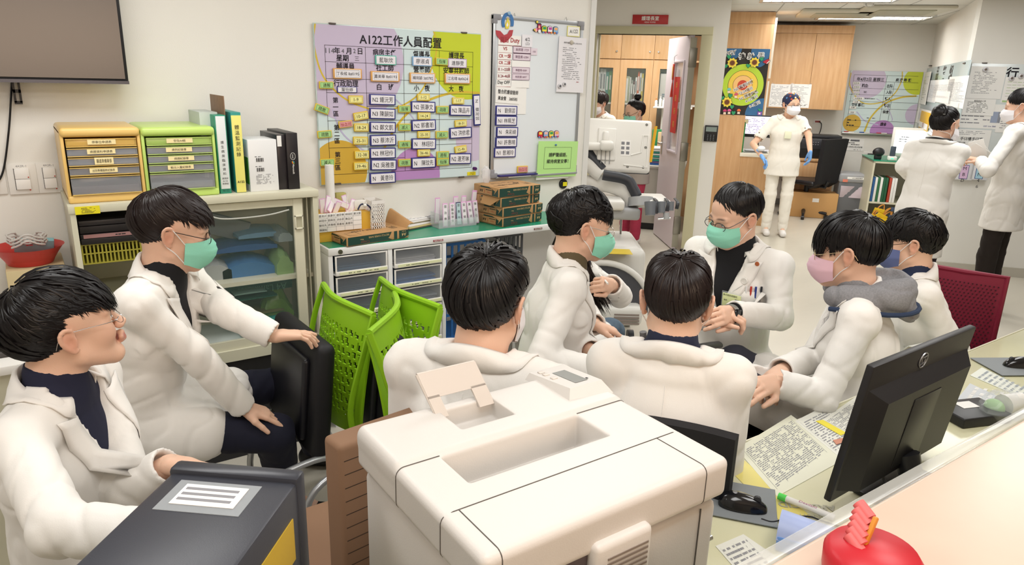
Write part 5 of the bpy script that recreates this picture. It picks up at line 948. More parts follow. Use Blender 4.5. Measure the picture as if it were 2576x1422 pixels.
b = BW(t); b.tube(bez([(xe+0.02,NF-0.02,ze),(xe+0.05,NF-0.03,ze-0.03),(xe+0.05,NF-0.03,ze-0.12),(xe+0.02,NF-0.03,ze-0.22)]),0.006,BLACK,6); b.obj('cable',t)
x0,z1 = TZ(2022,343,10.35); x1,z0 = TZ(2105,452,10.35); t = BT('inkjet_printer','black printer with white lettering on the desk below the cupboards','printer',x0,10.4,0.743); x0 -= 0.05; b = BW(t); b.bb((x0,10.34,0.744),(x1,10.75,z1-0.02),BLACK,0.01); b.obj('body',t); b = BW(t); b.bb((x0+0.01,10.36,z1-0.018),(x1-0.01,10.72,z1+0.02),M('printer_lid','#26262a',0.4),0.006); b.obj('lid',t)
b = BW(t); b.bb((x0+0.03,10.335,z1-0.16),(x1-0.01,10.34,z1-0.03),M('panel_dark','#2e2e33',0.35),0.001)
for k in range(8): b.box((x0+0.15+0.03*(k % 4),10.334,z1-0.07-0.03*(k//4)),(0.012,0.002,0.008),GREYINK)
b.text('EPSON',(x1-0.075,10.333,z1-0.09),0.028,PAPER,bold=0.02); b.obj('control_panel',t); b = BW(t); b.bb((x0+0.05,10.338,0.78),(x1-0.06,10.3405,0.9),M('slot_black','#0d0d0f',0.5)); b.obj('paper_slot',t)
# far staff board
def qp(X,Y,d=0.0): a = onN(2100+X/4.183,140+Y/4.183,NF-0.02-d); return float(a @ TT),float(a[2])
c0,c1 = qp(175,155),qp(935,170); x0,x1,z1 = c0[0]-0.005,c1[0],c0[1]; z0 = qp(90,800)[1]; BXF = (x0,x1,z0,z1)
t = BT('ward_status_board','glass ward status board with coloured circles on the far wall','notice board',x0,NF,z0); b = BW(t); b.bb((x0,NF-0.02,z0),(x1,NF-0.006,z1),BB)
def qd(X,Y,R,m,l): c = qp(X,Y); r = qp(X+R,Y)[0]-c[0]; disc(b,c[0],c[1],r,r,m,NF-0.0205-l*0.0004,BXF)
qd(340,265,200,BP,1); qd(880,265,160,BG,1); qd(180,710,95,BM,1); qd(495,800,130,BV,1); qd(860,620,120,BP,1)
for P,w_,m in ((((170,180),(160,320),(280,490),(480,495),(620,410),(700,270),(712,165)),0.014,BY),(((310,800),(380,650),(520,510),(700,440),(860,425)),0.022,BY),(((230,590),(320,690),(460,730)),0.013,BL),(((440,455),(540,520),(600,650),(600,690)),0.01,BL)): band(b,[qp(*p) for p in P],w_,m,NF-0.0212,BXF)
b.obj('glass_panel',t); b = BW(t); yq = NF-0.0225
def ql(Xa,Ya,Xb,Yb): p,q = qp(Xa,Ya),qp(Xb,Yb); b.bb((min(p[0],q[0])-0.002,yq,min(p[1],q[1])-0.002),(max(p[0],q[0])+0.002,yq+0.0008,max(p[1],q[1])+0.002),BINK)
def qh(Xa,Xb,Y): p = qp((Xa+Xb)/2,Y)[1]; a,c = qp(Xa,Y)[0],qp(Xb,Y)[0]; b.bb((a,yq,p-0.0015),(c,yq+0.0008,p+0.0015),BINK)
def qv(X,Ya,Yb): a,c = qp(X,Ya)[1],qp(X,Yb)[1]; x = qp(X,Ya)[0]; b.bb((x-0.0015,yq,c),(x+0.0015,yq+0.0008,a),BINK)
for Y in (210,278,350,418,490,562,692,760): qh(200 if Y < 300 else 150,880,Y)
for X,a,c in ((205,205,750),(552,210,690),(628,285,690)): qv(X,a,c)
for s,X,Y,h,mw in (('年4月2日 星期三',375,250,40,290),('病 房 動 態',722,258,38,165),('出院',580,320,40,64),('入院',570,385,40,64),('轉入',558,455,40,64),('轉出',548,524,40,64),('待床',535,594,40,64),('請修',510,722,40,64),('輸血:',320,315,40,70),('W:',320,384,32,36),('交班事項:',245,518,40,140)):
    c = qp(X,Y); hh = c[1]-qp(X,Y+h)[1]; m = qp(X+mw,Y)[0]-c[0]; b.text(s,(c[0],yq-0.001,c[1]),hh*1.05,BINK,maxw=m,bold=0.02)
for Xa,Ya,Xb,Yb in ((335,655,470,660),(315,450,455,455),(135,670,230,740)): p,q = qp(Xa,Ya),qp(Xb,Yb); b.lines(p[0],q[0],p[1]+0.01,q[1]-0.012,1 if Yb-Ya < 30 else 3,INK,y=yq-0.001,rng=random.Random(Xa))
b.obj('printed_table',t)
for k,(X,Y) in enumerate(((228,290),(230,330),(222,367),(222,405),(248,450),(225,487),(188,546),(182,598))):
    c = qp(X,Y); w_ = 0.085 if k != 4 else 0.13; tb = BT('label_strip',ORD[k]+' white magnetic strip down the edge of the far ward status board','magnet',c[0],NF-0.023,c[1],'white strips on the far ward status board'); b = BW(tb); b.bb((c[0]-w_/2,NF-0.03,c[1]-0.018),(c[0]+w_/2,NF-0.024,c[1]+0.018),PAPER); b.text(('脂肪墊','氣墊床','特殊護理','預約檢查','30度翻身','足療','冰敷','洗腎')[k],(c[0],NF-0.0312,c[1]),0.024,INK); b.obj('strip',tb)
b = BW(t); b.bb((x0,NF-0.06,z0-0.03),(x1,NF-0.004,z0-0.004),STEEL,0.003); b.obj('pen_ledge',t)
for k,(X,c) in enumerate(((115,'#b83a3a'),(280,'#3a5aa8'),(460,'#c03c48'))): q = qp(X,803); tb = BT('marker_pen',('red marker nearest the cupboard on the far board ledge','blue marker on the far board ledge','red marker nearest the monitor on the far board ledge')[k],'marker',q[0],NF-0.05,z0,'markers on the far board ledge'); b = BW(tb); b.tube([(q[0]-0.03,NF-0.05,z0+0.003),(q[0]+0.03,NF-0.05,z0+0.003)],0.007,M('pen'+c,c,0.4),8); b.tube([(q[0]+0.03,NF-0.05,z0+0.003),(q[0]+0.1,NF-0.05,z0+0.003)],0.0068,WHITE,8); b.obj('barrel',tb)
c0,c1 = qp(122,872),qp(295,1008); t = BT('shredder_notice','white printed notice on the far wall below the ward status board','notice',c0[0],NF,c1[1]); b = BW(t); b.bb((c0[0],NF-0.004,c1[1]),(c1[0],NF-0.001,c0[1]),PAPER); xm = (c0[0]+c1[0])/2; w_ = c1[0]-c0[0]; h_ = c0[1]-c1[1]
b.bb((xm-w_*0.25,NF-0.0048,c1[1]+h_*0.78),(xm+w_*0.25,NF-0.0042,c1[1]+h_*0.93),GREYINK); b.text('碎紙機使用',(xm,NF-0.0055,c1[1]+h_*0.855),0.026,INK,maxw=w_*0.46); b.lines(c0[0]+0.01,c1[0]-0.01,c1[1]+h_*0.72,c1[1]+h_*0.45,2,INK,y=NF-0.0052,rng=random.Random(3)); b.text('A122病房公物-碎紙機',(xm,NF-0.0055,c1[1]+h_*0.32),0.026,INK,maxw=w_*0.9); b.lines(xm,c1[0]-0.01,c1[1]+h_*0.15,c1[1]+h_*0.05,1,INK,y=NF-0.0052); b.obj('sheet',t)
# shredder
q = onZ(2145,525,0); st,sn = float(q @ TT),float(q @ NN); sw = 0.40; x0 = TZ(2100,500,10.05)[0]+0.02; x1 = TZ(2180,500,10.05)[0]; y0,y1 = 10.05,10.4; zs = TZ(2140,440,10.1)[1]
t = BT('paper_shredder','grey paper shredder with a clear bag window on the floor by the far wall','shredder',x0,y0,0); b = BW(t); b.bb((x0,y0,0.03),(x1,y1,zs-0.09),M('shredder_dark','#66686c',0.45),0.02); b.obj('bin',t); b = BW(t); b.bb((x0-0.01,y0-0.01,zs-0.1),(x1+0.01,y1,zs+0.02),M('shredder_light','#9c9da0',0.45),0.03,3); b.obj('head',t)
b = BW(t); b.bb((x0+0.09,y0-0.013,zs-0.05),(x1-0.03,y0-0.011,zs-0.02),PAPER); b.text('A122病房專用',((x0+x1)/2+0.03,y0-0.0145,zs-0.035),0.02,INK); b.bb((x0+0.04,y0-0.013,zs-0.09),(x0+0.1,y0-0.011,zs-0.055),M('sticker_orange','#dd7f6a',0.5)); b.obj('sticker',t)
b = BW(t); G = [[(x0+0.03+(x1-x0-0.06)*u,y0-0.006-0.01*math.sin(7*u+3*v),zs-0.14-0.15*v) for v in np.linspace(0,1,6)] for u in np.linspace(0,1,10)]; b.sheet(np.array(G),0.001,thin_clear('bag_pink','#e2d3dc',0.6,0.2)); b.obj('bag',t)
b = BW(t)
for xx in (x0+0.05,x1-0.05):
    for yy2 in (y0+0.05,y1-0.05): b.sph((xx,yy2,0.018),0.017,BLACK)
b.obj('castor',t)
# small green topped shelf with files
n0 = 9.62; x0 = TZ(2200,398,n0)[0]; zt2 = TZ(2240,405,n0)[1]; x1 = x0+0.62
t = BT('file_shelf','cream open shelf with a green top holding files, behind the woman in white','shelf',x0,n0,0); b = BW(t)
for lo,hi in (((x0,n0,0),(x0+0.02,n0+0.75,zt2-0.015)),((x1-0.02,n0,0),(x1,n0+0.75,zt2-0.015)),((x0+0.02,n0+0.01,zt2*0.36),(x1-0.02,n0+0.7,zt2*0.36+0.02)),((x0,n0,zt2-0.035),(x1,n0+0.75,zt2-0.012)),((x0+0.02,n0+0.7,0.02),(x1-0.02,n0+0.72,zt2-0.036)),((x0+0.02,n0+0.01,0),(x1-0.02,n0+0.7,0.03))): b.bb(lo,hi,CREAM)
b.obj('carcass',t); b = BW(t); b.bb((x0-0.005,n0-0.005,zt2-0.011),(x1,n0+0.75,zt2),M('green_mat')); b.obj('green_top',t)
for k,c in enumerate(('#2a5f9a','#e6e6e4','#2c6b45','#e6e6e4','#1f5a3c','#1f5a3c','#b0432f','#e6e6e4','#e6e6e4')):
    xx = x0+0.03+k*0.03+(0.01 if k > 5 else 0); tb = BT('binder',NTH[k]+' upright file on the cream shelf, counted from the shredder side','binder',xx,n0+0.1,zt2*0.36+0.021,'upright files on the cream shelf'); b = BW(tb); b.bb((xx,n0+0.03,zt2*0.36+0.021),(xx+0.027,n0+0.3,zt2*0.36+0.021+0.3),M('file'+c,c,0.5),0.002); b.obj('cover',tb)
tb = BT('wire_bundle','yellow tags and wires heaped on the lower shelf behind the heads','cable',x0+0.1,n0+0.1,0.1); rng = random.Random(9)
for nm,col,cnt in (('yellow_tag','#e6bf1f',7),('wire','#c98a3c',6),('connector','#3a4a66',4)):
    for k in range(cnt):
        b = BW(tb); x = x0+0.04+rng.uniform(0,0.2); z = 0.05+rng.uniform(0.02,0.16)
        if nm == 'yellow_tag': b.box((x,n0-0.02,z),(0.12,0.01,0.1),M(nm,col,0.5),0.002,R=np.array(Euler((0.4,rng.uniform(-1,1),0)).to_matrix()))
        elif nm == 'wire': b.tube(bez([(x,n0-0.01,z),(x+0.04,n0-0.03,z+0.1),(x+0.1,n0,z+0.12),(x+0.1,n0-0.02,z)]),0.008,M(nm,col,0.5),6)
        else: b.box((x+0.08,n0-0.01,z+0.05),(0.04,0.03,0.05),M(nm,col,0.5),0.006)
        b.obj(nm,tb)
# things on the green shelf top
x,z = TZ(2215,395,n0+0.1); t = BT('handheld_charger','small white charging cradle with a green light on the green shelf top','charger',x0+0.2,n0+0.08,zt2); b = BW(t); b.bb((x0+0.16,n0+0.04,zt2),(x0+0.26,n0+0.12,zt2+0.05),WHITE,0.01); b.obj('cradle',t); b = BW(t); b.bb((x0+0.18,n0+0.07,zt2+0.05),(x0+0.24,n0+0.1,zt2+0.17),M('handset_slate','#3a4654',0.3),0.008); b.obj('handset',t); b = BW(t); b.bb((x0+0.19,n0+0.037,zt2+0.02),(x0+0.22,n0+0.04,zt2+0.03),M('led_green','#39d98a',0.4,emit=2)); b.obj('light',t)
t = BT('black_scanner','black handheld scanner with cable on the green shelf top by the outlet','scanner',x0+0.07,n0+0.12,zt2); b = BW(t); b.sph((x0+0.06,n0+0.12,zt2+0.09),(0.07,0.05,0.055),BLACK); b.bb((x0+0.02,n0+0.1,zt2),(x0+0.1,n0+0.16,zt2+0.06),BLACK,0.01); b.obj('body',t)
t = BT('far_monitor','bright white monitor on the green shelf behind the woman with the bun','monitor',x0+0.45,n0+0.3,zt2); a0,a1 = TZ(2249,320,n0+0.25),TZ(2300,392,n0+0.25); b = BW(t); b.bb((a0[0],n0+0.25,zt2+0.05),(a0[0]+0.46,n0+0.28,a0[1]),WHITE,0.008); b.bb((a0[0]+0.18,n0+0.28,zt2),(a0[0]+0.28,n0+0.32,zt2+0.2),WHITE); b.obj('housing',t)
b = BW(t); b.bb((a0[0]+0.03,n0+0.2475,zt2+0.08),(a0[0]+0.43,n0+0.2495,a0[1]-0.03),M('screen_white','#e8eef2',0.3,emit=1.6)); b.lines(a0[0]+0.08,a0[0]+0.2,a0[1]-0.1,a0[1]-0.18,3,GREYINK,y=n0+0.2465); b.obj('screen',t)
# black office chair by the far desk
q = onZ(2026,540,0); ct,cn_ = float(q @ TT),float(q @ NN)
t = thing('office_chair','black mesh office chair on castors in front of the far desk','chair',q+NN*(-0.12)-TT*0.05,BA-math.radians(42))
FB = M('black_fabric','#17161a',0.8); 
for k in range(5):
    a = 2*PI*k/5+0.3; e = np.array([0.3*math.cos(a),0.3*math.sin(a),0.07]); b = MB(); b.tube([(0,0,0.11),e*0.5+np.array([0,0,0.045]),e],[0.03,0.025,0.018],BLACK,8); b.obj('base_arm',t)
    b = MB(); b.cyl(e+np.array([-0.02*math.sin(a),0.02*math.cos(a),-0.042]),e+np.array([0.02*math.sin(a),-0.02*math.cos(a),-0.042]),0.027,BLACK,14); b.obj('castor',t)
b = MB(); b.cyl((0,0,0.1),(0,0,0.42),0.03,BLACK); b.cyl((0,0,0.3),(0,0,0.44),0.016,CHROME); b.obj('gas_lift',t); b = MB(); b.bb((-0.03,-0.0325,0.2),(0.02,-0.029,0.25),M('asset_yellow')); b.obj('sticker',t)
b = MB(); b.bb((-0.24,-0.24,0.44),(0.25,0.24,0.50),M('black_leather','#1d1c20',0.35),0.028,3); b.obj('seat',t)
b = MB(); b.sheet(np.array([[(0.25+0.05*v+0.02*abs(u)**2-0.1*(v < 0.1),0.25*u*(1-0.15*(1-v)),0.42+0.62*v) for v in np.linspace(0,1,10)] for u in np.linspace(-1,1,9)]),0.05,FB); b.obj('backrest',t)
b = MB(); b.tube([(0.1,0,0.43),(0.27,0,0.42),(0.3,0,0.5)],0.02,BLACK,8); b.obj('back_bracket',t); b = MB(); b.tube([(-0.12,-0.2,0.44),(-0.16,-0.26,0.40),(-0.15,-0.27,0.34)],[0.015,0.02,0.03],BLACK,8); b.obj('lever',t)
t = BT('white_outlet','white wall outlet with a black plug between the shredder notice and the scanner','outlet',0,NF,0); a = qp(345,1040); t.location = tn(a[0],NF,a[1]); b = MB(); b.bb((-0.05,-0.008,-0.035),(0.05,-0.001,0.035),WHITE,0.002); b.obj('plate',t); b = MB(); b.bb((0,-0.05,-0.012),(0.1,-0.008,0.015),BLACK,0.005); b.obj('plug',t); b = MB(); b.tube(bez([(0.0,-0.02,-0.01),(0.02,-0.03,-0.1),(-0.02,-0.05,-0.25),(0.0,-0.08,-0.45)]),0.005,M('cable_grey','#a9a6a4',0.5),6); b.obj('cable',t)
# ------------------------------------------------ notice boards on the angled and front walls
ra = math.atan2(7.5-NF,2.18-2.71); SA = BA+ra     # direction along the side wall, towards the viewer
sdir = (TT*(2.18-2.71)+NN*(7.5-NF)); sdir = sdir/np.linalg.norm(sdir); snrm = np.array([sdir[1],-sdir[0],0])   # faces the room
P0 = tn(2.71,NF); 
if np.dot(snrm,C_P-P0) < 0: snrm = -snrm
def SD(px,py,d=0.02): a = onP(px,py,P0+snrm*d,snrm); return float((a-P0) @ sdir),float(a[2])
def ST(name,label,cat,group=None): o = thing(name,label,cat,P0,math.atan2(sdir[1],sdir[0]),group); return o
def s4(X,Y): return SD(2100+X/4.183,140+Y/4.183)
a,c = s4(945,120),s4(1420,80); zb_ = s4(1240,965)[1]; zt3 = (a[1]+c[1])/2
t = ST('quality_board','pale glass notice board on the angled wall, crowded with papers','notice board'); b = MB(); sy = -1
GLB = M('glass_board','#b9c9cb',0.15); b.bb((a[0],-0.02,zb_),(c[0],-0.008,zt3),GLB,0.001); b.obj('glass_panel',t); b = MB()
for ch,X,Y in (('品',1080,190),('管',1150,187),('組',1222,183)): k = s4(X,Y); b.text(ch,(k[0],-0.022,k[1]),0.17,BINK,bold=0.02,sx=1.6)
b.obj('lettering',t)
for X,Y in ((1000,106),(1368,80)): k = s4(X,Y); b = MB(); b.box((k[0],-0.015,k[1]),(0.12,0.03,0.012),M('clip_brown'),0.002); b.obj('wall_clip',t)
sheets = [(885,190,965,520,'thick bundle of sheets clipped at the near corner of the quality board'),(945,265,1060,500,'grey printed sheet beside the clipped bundle'),(1065,258,1215,515,'wide printed sheet in the middle of the quality board'),(1215,225,1350,560,'long printed sheet on the edge of the quality board by the corner'),(1080,370,1200,510,'small sheet pinned over the middle sheet'),(860,540,1000,770,'printed sheet at the lower corner of the quality board')]
for k,(X0,Y0,X1,Y1,lab) in enumerate(sheets):
    a,c = s4(X0,Y0),s4(X1,Y1); o = ST('pinned_sheet',lab,'paper'); b = MB(); y = -0.024-0.003*(k == 4)-0.01*(k == 0); b.bb((a[0],y,c[1]),(c[0],y+0.002,a[1]),PAPER if k != 1 else M('paper_grey','#cfd2d6',0.7)); b.lines(a[0]+0.03,c[0]-0.03,a[1]-0.05,c[1]+0.05,14,GREYINK,y=y-0.0008,h=0.25,rng=random.Random(k)); b.obj('sheet',o)
k0,k1 = s4(905,690),s4(985,790); o = ST('yellow_tag_board','yellow hanging tag with a red rimmed card on the quality board','sign'); b = MB(); b.bb((k0[0]-0.05,-0.03,k1[1]-0.02),(k1[0],-0.026,s4(960,590)[1]),M('tag_yellow','#e3b52e',0.5),0.002); b.obj('backing',o); b = MB(); b.bb((k0[0],-0.036,k1[1]),(k1[0]-0.05,-0.032,k0[1]),PAPER); b.text('空',((k0[0]+k1[0])/2-0.02,-0.0375,(k0[1]+k1[1])/2),0.09,REDINK,sx=1.8); b.obj('card',o)
# front wall board
NN2 = 7.5
def f4(X,Y,d=0.015): a = onN(2100+X/4.183,140+Y/4.183,NN2-d); return float(a @ TT),float(a[2])
a = f4(1445,80); zb_ = f4(1300,1035)[1]; t = BT('admin_board','pale glass notice board beside the corner, in front of the standing man','notice board',a[0],NN2,1.2); b = BW(t); b.bb((a[0],NN2-0.015,zb_),(a[0]+1.5,NN2-0.004,a[1]),M('glass_board_front','#d3dadb',0.15),0.001); b.obj('glass_panel',t)
b = BW(t); k = f4(1868,180); b.text('行',(k[0],NN2-0.0165,k[1]),0.1,BINK,bold=0.02); b.text('政組',(k[0]+0.24,NN2-0.0165,k[1]),0.1,BINK,bold=0.02); b.obj('lettering',t); k = f4(1578,78); b = BW(t); b.box((k[0],NN2-0.012,k[1]),(0.04,0.02,0.01),M('clip_brown'),0.002); b.obj('wall_clip',t)
fs = [(1440,110,1740,460,'large announcement sheet at the top corner of the admin board',0.0,14,0),(1365,450,1660,635,'white announcement sheet overlapping below the large sheet',0.0,9,1),(1300,500,1748,775,'wide sheet with a blue table and handwriting behind the announcement',0.0,5,0),(1265,770,1605,1005,'sheet with large operating room heading at the foot of the admin board',0.0,3,0),(1800,225,2050,505,'calendar sheet with a green edge held by round magnets',0.0,0,0),(1735,550,2000,820,'printed sheet with a magnet behind the standing man\'s mask',0.0,8,0)]
for k,(X0,Y0,X1,Y1,lab,an,n,ly) in enumerate(fs):
    p,q = f4(X0,Y0),f4(X1,Y1); o = BT('posted_sheet',lab,'paper',p[0],NN2,q[1]); b = BW(o); y = NN2-0.0185-0.004*ly+0.001*(k == 2); b.bb((p[0],y,q[1]),(q[0],y+0.0015,p[1]),PAPER); w_ = q[0]-p[0]; h_ = p[1]-q[1]
    if n: b.lines(p[0]+w_*0.12,q[0]-w_*0.12,p[1]-h_*(0.16 if k != 3 else 0.05),q[1]+h_*(0.15 if k != 3 else 0.72),n,GREYINK if k != 1 else INK,y=y-0.0006,h=0.3,rng=random.Random(k+30))
    if k == 3: b.text('手術樓手術室',(p[0]+w_*0.5,y-0.001,p[1]-h_*0.45),0.034,INK,maxw=w_*0.62,bold=0.01); b.text('直撥分機：1871 手術室',(p[0]+w_*0.42,y-0.001,p[1]-h_*0.64),0.018,INK); b.text('公務機分機：70157',(p[0]+w_*0.36,y-0.001,p[1]-h_*0.76),0.018,INK)
    if k == 1: b.text('電腦維修公告',(p[0]+w_*0.5,y-0.001,p[1]-h_*0.13),0.016,INK)
    if k == 2: b.bb((q[0]-w_*0.26,y-0.001,p[1]-h_*0.75),(q[0]-w_*0.06,y-0.0005,p[1]-h_*0.3),M('table_blue','#9aa5bd',0.6)); b.text('已於 2/26 測試',(p[0]+w_*0.75,y-0.0012,q[1]+h_*0.1),0.016,BLUEINK)
    if k == 4:
        for i in range(5):
            for j in range(6): b.bb((p[0]+w_*(0.1+0.17*i),y-0.001,p[1]-h_*(0.2+0.11*j)),(p[0]+w_*(0.24+0.17*i),y-0.0005,p[1]-h_*(0.185+0.11*j)),[M('cal_green','#a6c48a',0.6),M('cal_grey','#b6b6b0',0.6)][(i+j) % 2])
        b.bb((p[0]+w_*0.04,y-0.001,q[1]+0.005),(p[0]+w_*0.2,y-0.0005,q[1]+0.02),M('cal_green'))
    b.obj('sheet',o)
for k,(X,Y,lab) in enumerate(((1583,145,'round clear magnet on the large announcement sheet'),(1858,238,'round clear magnet at the near corner of the calendar sheet'),(1957,215,'round clear magnet beside the board heading'),(1790,590,'round clear magnet on the sheet by the standing man\'s mask'))): c = f4(X,Y,0.022); o = BT('round_magnet',lab,'magnet',c[0],NN2-0.022,c[1]); b = MB(); b.lathe([(0.022,0),(0.022,0.012),(0.016,0.016)],(0,0,0),M('magnet_clear'),16,axis=(0,-1,0)); b.obj('disc',o); b = MB(); b.lathe([(0.011,0.0165),(0.009,0.018)],(0,0,0),M('magnet_core2','#6b6058',0.3),12,axis=(0,-1,0)); b.obj('core',o)
for k,(X0,X1,s,col,lab) in enumerate(((1262,1430,'MBD','#d9b8d8','white wall pocket with a pink card reading M B D'),(1432,1590,'1N46','#a8cfe0','white wall pocket with a light blue card, beside the pink one'))):
    p,q = f4(X0+25,1040,0.03),f4(X1,1310,0.03); o = BT('wall_pocket',lab,'file pocket',p[0],NN2,q[1]); b = BW(o); b.bb((p[0],NN2-0.06,q[1]),(q[0],NN2-0.003,p[1]-0.03),M('pocket_white','#dfe0e4',0.4),0.004); b.obj('pocket',o)
    b = BW(o); xm = p[0]+(q[0]-p[0])*0.5; w_ = (q[0]-p[0])*0.2; b.bb((xm-w_-0.004,NN2-0.0625,q[1]+0.01),(xm+w_+0.004,NN2-0.0605,p[1]-0.09),BLUEINK); b.bb((xm-w_,NN2-0.0635,q[1]+0.014),(xm+w_,NN2-0.0618,p[1]-0.094),M('card'+col,col,0.6))
    for i,ch in enumerate(s): b.text(ch,(xm,NN2-0.0645,p[1]-0.12-i*0.055),0.042,INK)
    b.obj('card',o); b = BW(o); b.bb((p[0]+0.01,NN2-0.03,p[1]-0.06),(q[0]-0.02,NN2-0.02,p[1]+0.005),PAPER); b.obj('papers',o)

# ---------------------------------------------------------------- near desk and counter
DZ = 0.74; DESK = M('desk_laminate','#d8d6bd',0.22,spec=0.5,col2='#cfcca4',nscale=2.2); DY = 1.065
t = thing('nurse_desk','long cream desk with papers under its glossy film top','desk',(1.8,0.8,0)); b = W(t); b.bb((-0.75,0.47,DZ-0.03),(4.6,DY,DZ),DESK,0.006); b.obj('desk_top',t)
b = W(t); b.bb((-0.72,0.47,0),(4.58,0.5,DZ-0.03),M('desk_panel','#cfc4b2',0.5)); b.bb((-0.72,0.5,0),(-0.69,1.0,DZ-0.03),M('desk_panel')); b.bb((4.5,0.5,0),(4.53,1.0,DZ-0.03),M('desk_panel')); b.bb((1.1,0.5,0),(1.13,1.0,DZ-0.03),M('desk_panel')); b.obj('support_panel',t)
b = W(t); b.bb((-0.75,DY,DZ-0.032),(4.6,DY+0.006,DZ+0.001),M('desk_edge','#e7e3cd',0.3),0.002); b.obj('edge_strip',t)
CT = M('counter_stone','#d2bba8',0.3,spec=0.5,noise=0.06,nscale=9); CTZ = 1.1
t = thing('front_counter','raised pinkish cream counter running along the near side of the desk','counter',(1.8,0.1,0)); b = W(t); b.bb((-0.8,-0.32,CTZ-0.035),(4.6,0.44,CTZ),CT,0.008,3); b.obj('counter_top',t); b = W(t); b.bb((-0.78,0.36,0),(4.58,0.4,CTZ-0.035),M('desk_panel')); b.bb((-0.78,-0.2,0),(4.58,-0.17,CTZ-0.035),M('desk_panel')); b.obj('front_panel',t)
b = W(t); b.bb((0.3,0.441,CTZ-0.02),(4.5,0.462,CTZ-0.001),thin_clear('acrylic_edge','#e2e4e0',0.35,0.05),0.002); b.obj('clear_edge_guard',t)
# sheets under the desk film
def flat(name,label,pts,mat,z=DZ+0.0006,cat='paper',lines=None,group=None):
    P = np.array([onZ(x,y,z) for x,y in pts]); c = P.mean(0); t = thing(name,label,cat,c,0,group); b = MB().frame(-c); V = np.vstack([P,P+[0,0,0.0008]]); n = len(P)
    b.add(V,[list(range(n,2*n)),list(range(n))[::-1]]+[[i,(i+1) % n,n+(i+1) % n,n+i] for i in range(n)],mat,False); b.obj('sheet',t)
    if lines:
        nr,ink,ncol,sd = lines; rng = random.Random(sd); b = MB().frame(-c); O = P[0]; U = P[1]-P[0]; Vv = P[3]-P[0]; V = []; F = []
        for i in range(nr):
            v0 = 0.1+0.8*(i+0.2)/nr; v1 = v0+0.8*0.45/nr; u = 0.08
            while u < 0.92:
                w_ = rng.uniform(0.01,0.05)
                if rng.random() < 0.75: k = len(V); V += [O+U*u+Vv*v0,O+U*min(u+w_,.93)+Vv*v0,O+U*min(u+w_,.93)+Vv*v1,O+U*u+Vv*v1]; F.append([k,k+1,k+2,k+3])
                u += w_+0.008
        for j in range(ncol+1):
            u = 0.06+0.88*j/max(ncol,1); k = len(V); V += [O+U*u+Vv*0.08,O+U*(u+.003)+Vv*0.08,O+U*(u+.003)+Vv*0.92,O+U*u+Vv*0.92]; F.append([k,k+1,k+2,k+3])
        V = np.array(V)+[0,0,0.0012]; b.add(V,F,ink,False); b.obj('printing',t)
    return t
flat('table_sheet','printed table sheet under the film beside the printer',[(1852,1130),(1990,1045),(2135,1150),(1955,1250)],M('sheet_cream','#dcdcc8',0.4),lines=(26,GREYINK,5,1))
flat('notes_sheet','slanted note sheet under the desk film, in front of the leaning black monitor',[(2000,1060),(2075,1022),(2175,1105),(2110,1150)],M('sheet_white','#e0e0d6',0.4),lines=(16,GREYINK,1,2),z=DZ+0.0012)
flat('form_sheet','ruled form sheet with a yellow strip under the desk film',[(2062,1062),(2165,990),(2250,1040),(2150,1105)],M('sheet_white'),lines=(20,GREYINK,4,3),z=DZ+0.0018)
flat('yellow_strip','narrow yellow paper strip with a green mark on the desk',[(2052,1060),(2070,1057),(2130,1090),(2115,1096)],M('strip_yellow','#e8d943',0.4),z=DZ+0.003)
flat('coloured_strip','small red and green printed strip under the desk film',[(2095,1108),(2132,1100),(2134,1110),(2104,1119)],M('strip_red','#c98a72',0.4),z=DZ+0.004)
flat('corner_sheet','printed sheet on the desk cut by the bottom of the photo',[(1800,1375),(1870,1345),(2010,1440),(1900,1490)],M('sheet_white'),lines=(8,GREYINK,2,4))
flat('yellow_film','yellowed patch of desk film running beside the printer',[(1822,1170),(1850,1140),(2040,1300),(1985,1335)],M('film_yellow','#dfd27a',0.25),z=DZ+0.0003)
flat('blue_grey_chart','blue grey printed chart under the film near the far mouse',[(2395,1020),(2440,965),(2590,1035),(2560,1060)],M('chart_grey','#b3b8bd',0.35),lines=(6,PAPER,5,6))
flat('far_chart','pale chart sheet under the film beside the grey mouse pad',[(2440,945),(2470,925),(2590,985),(2590,1010)],M('chart_pale','#cfd2c6',0.35),lines=(9,M('chart_ink','#9aa2aa',0.5),3,7))
q = onZ(2030,1275,DZ+0.001); b = MB(); t = thing('film_lettering','faint reversed drug advert lettering on the desk film','lettering',q); b.text('ARBOCID',(0,0,0.001),0.03,M('faint_print','#a9a795',0.4),'+z',math.radians(140),bold=0.03); b.text('SANOFI',(-0.02,-0.035,0.001),0.02,M('faint_print'),'+z',math.radians(140)); b.obj('print',t)
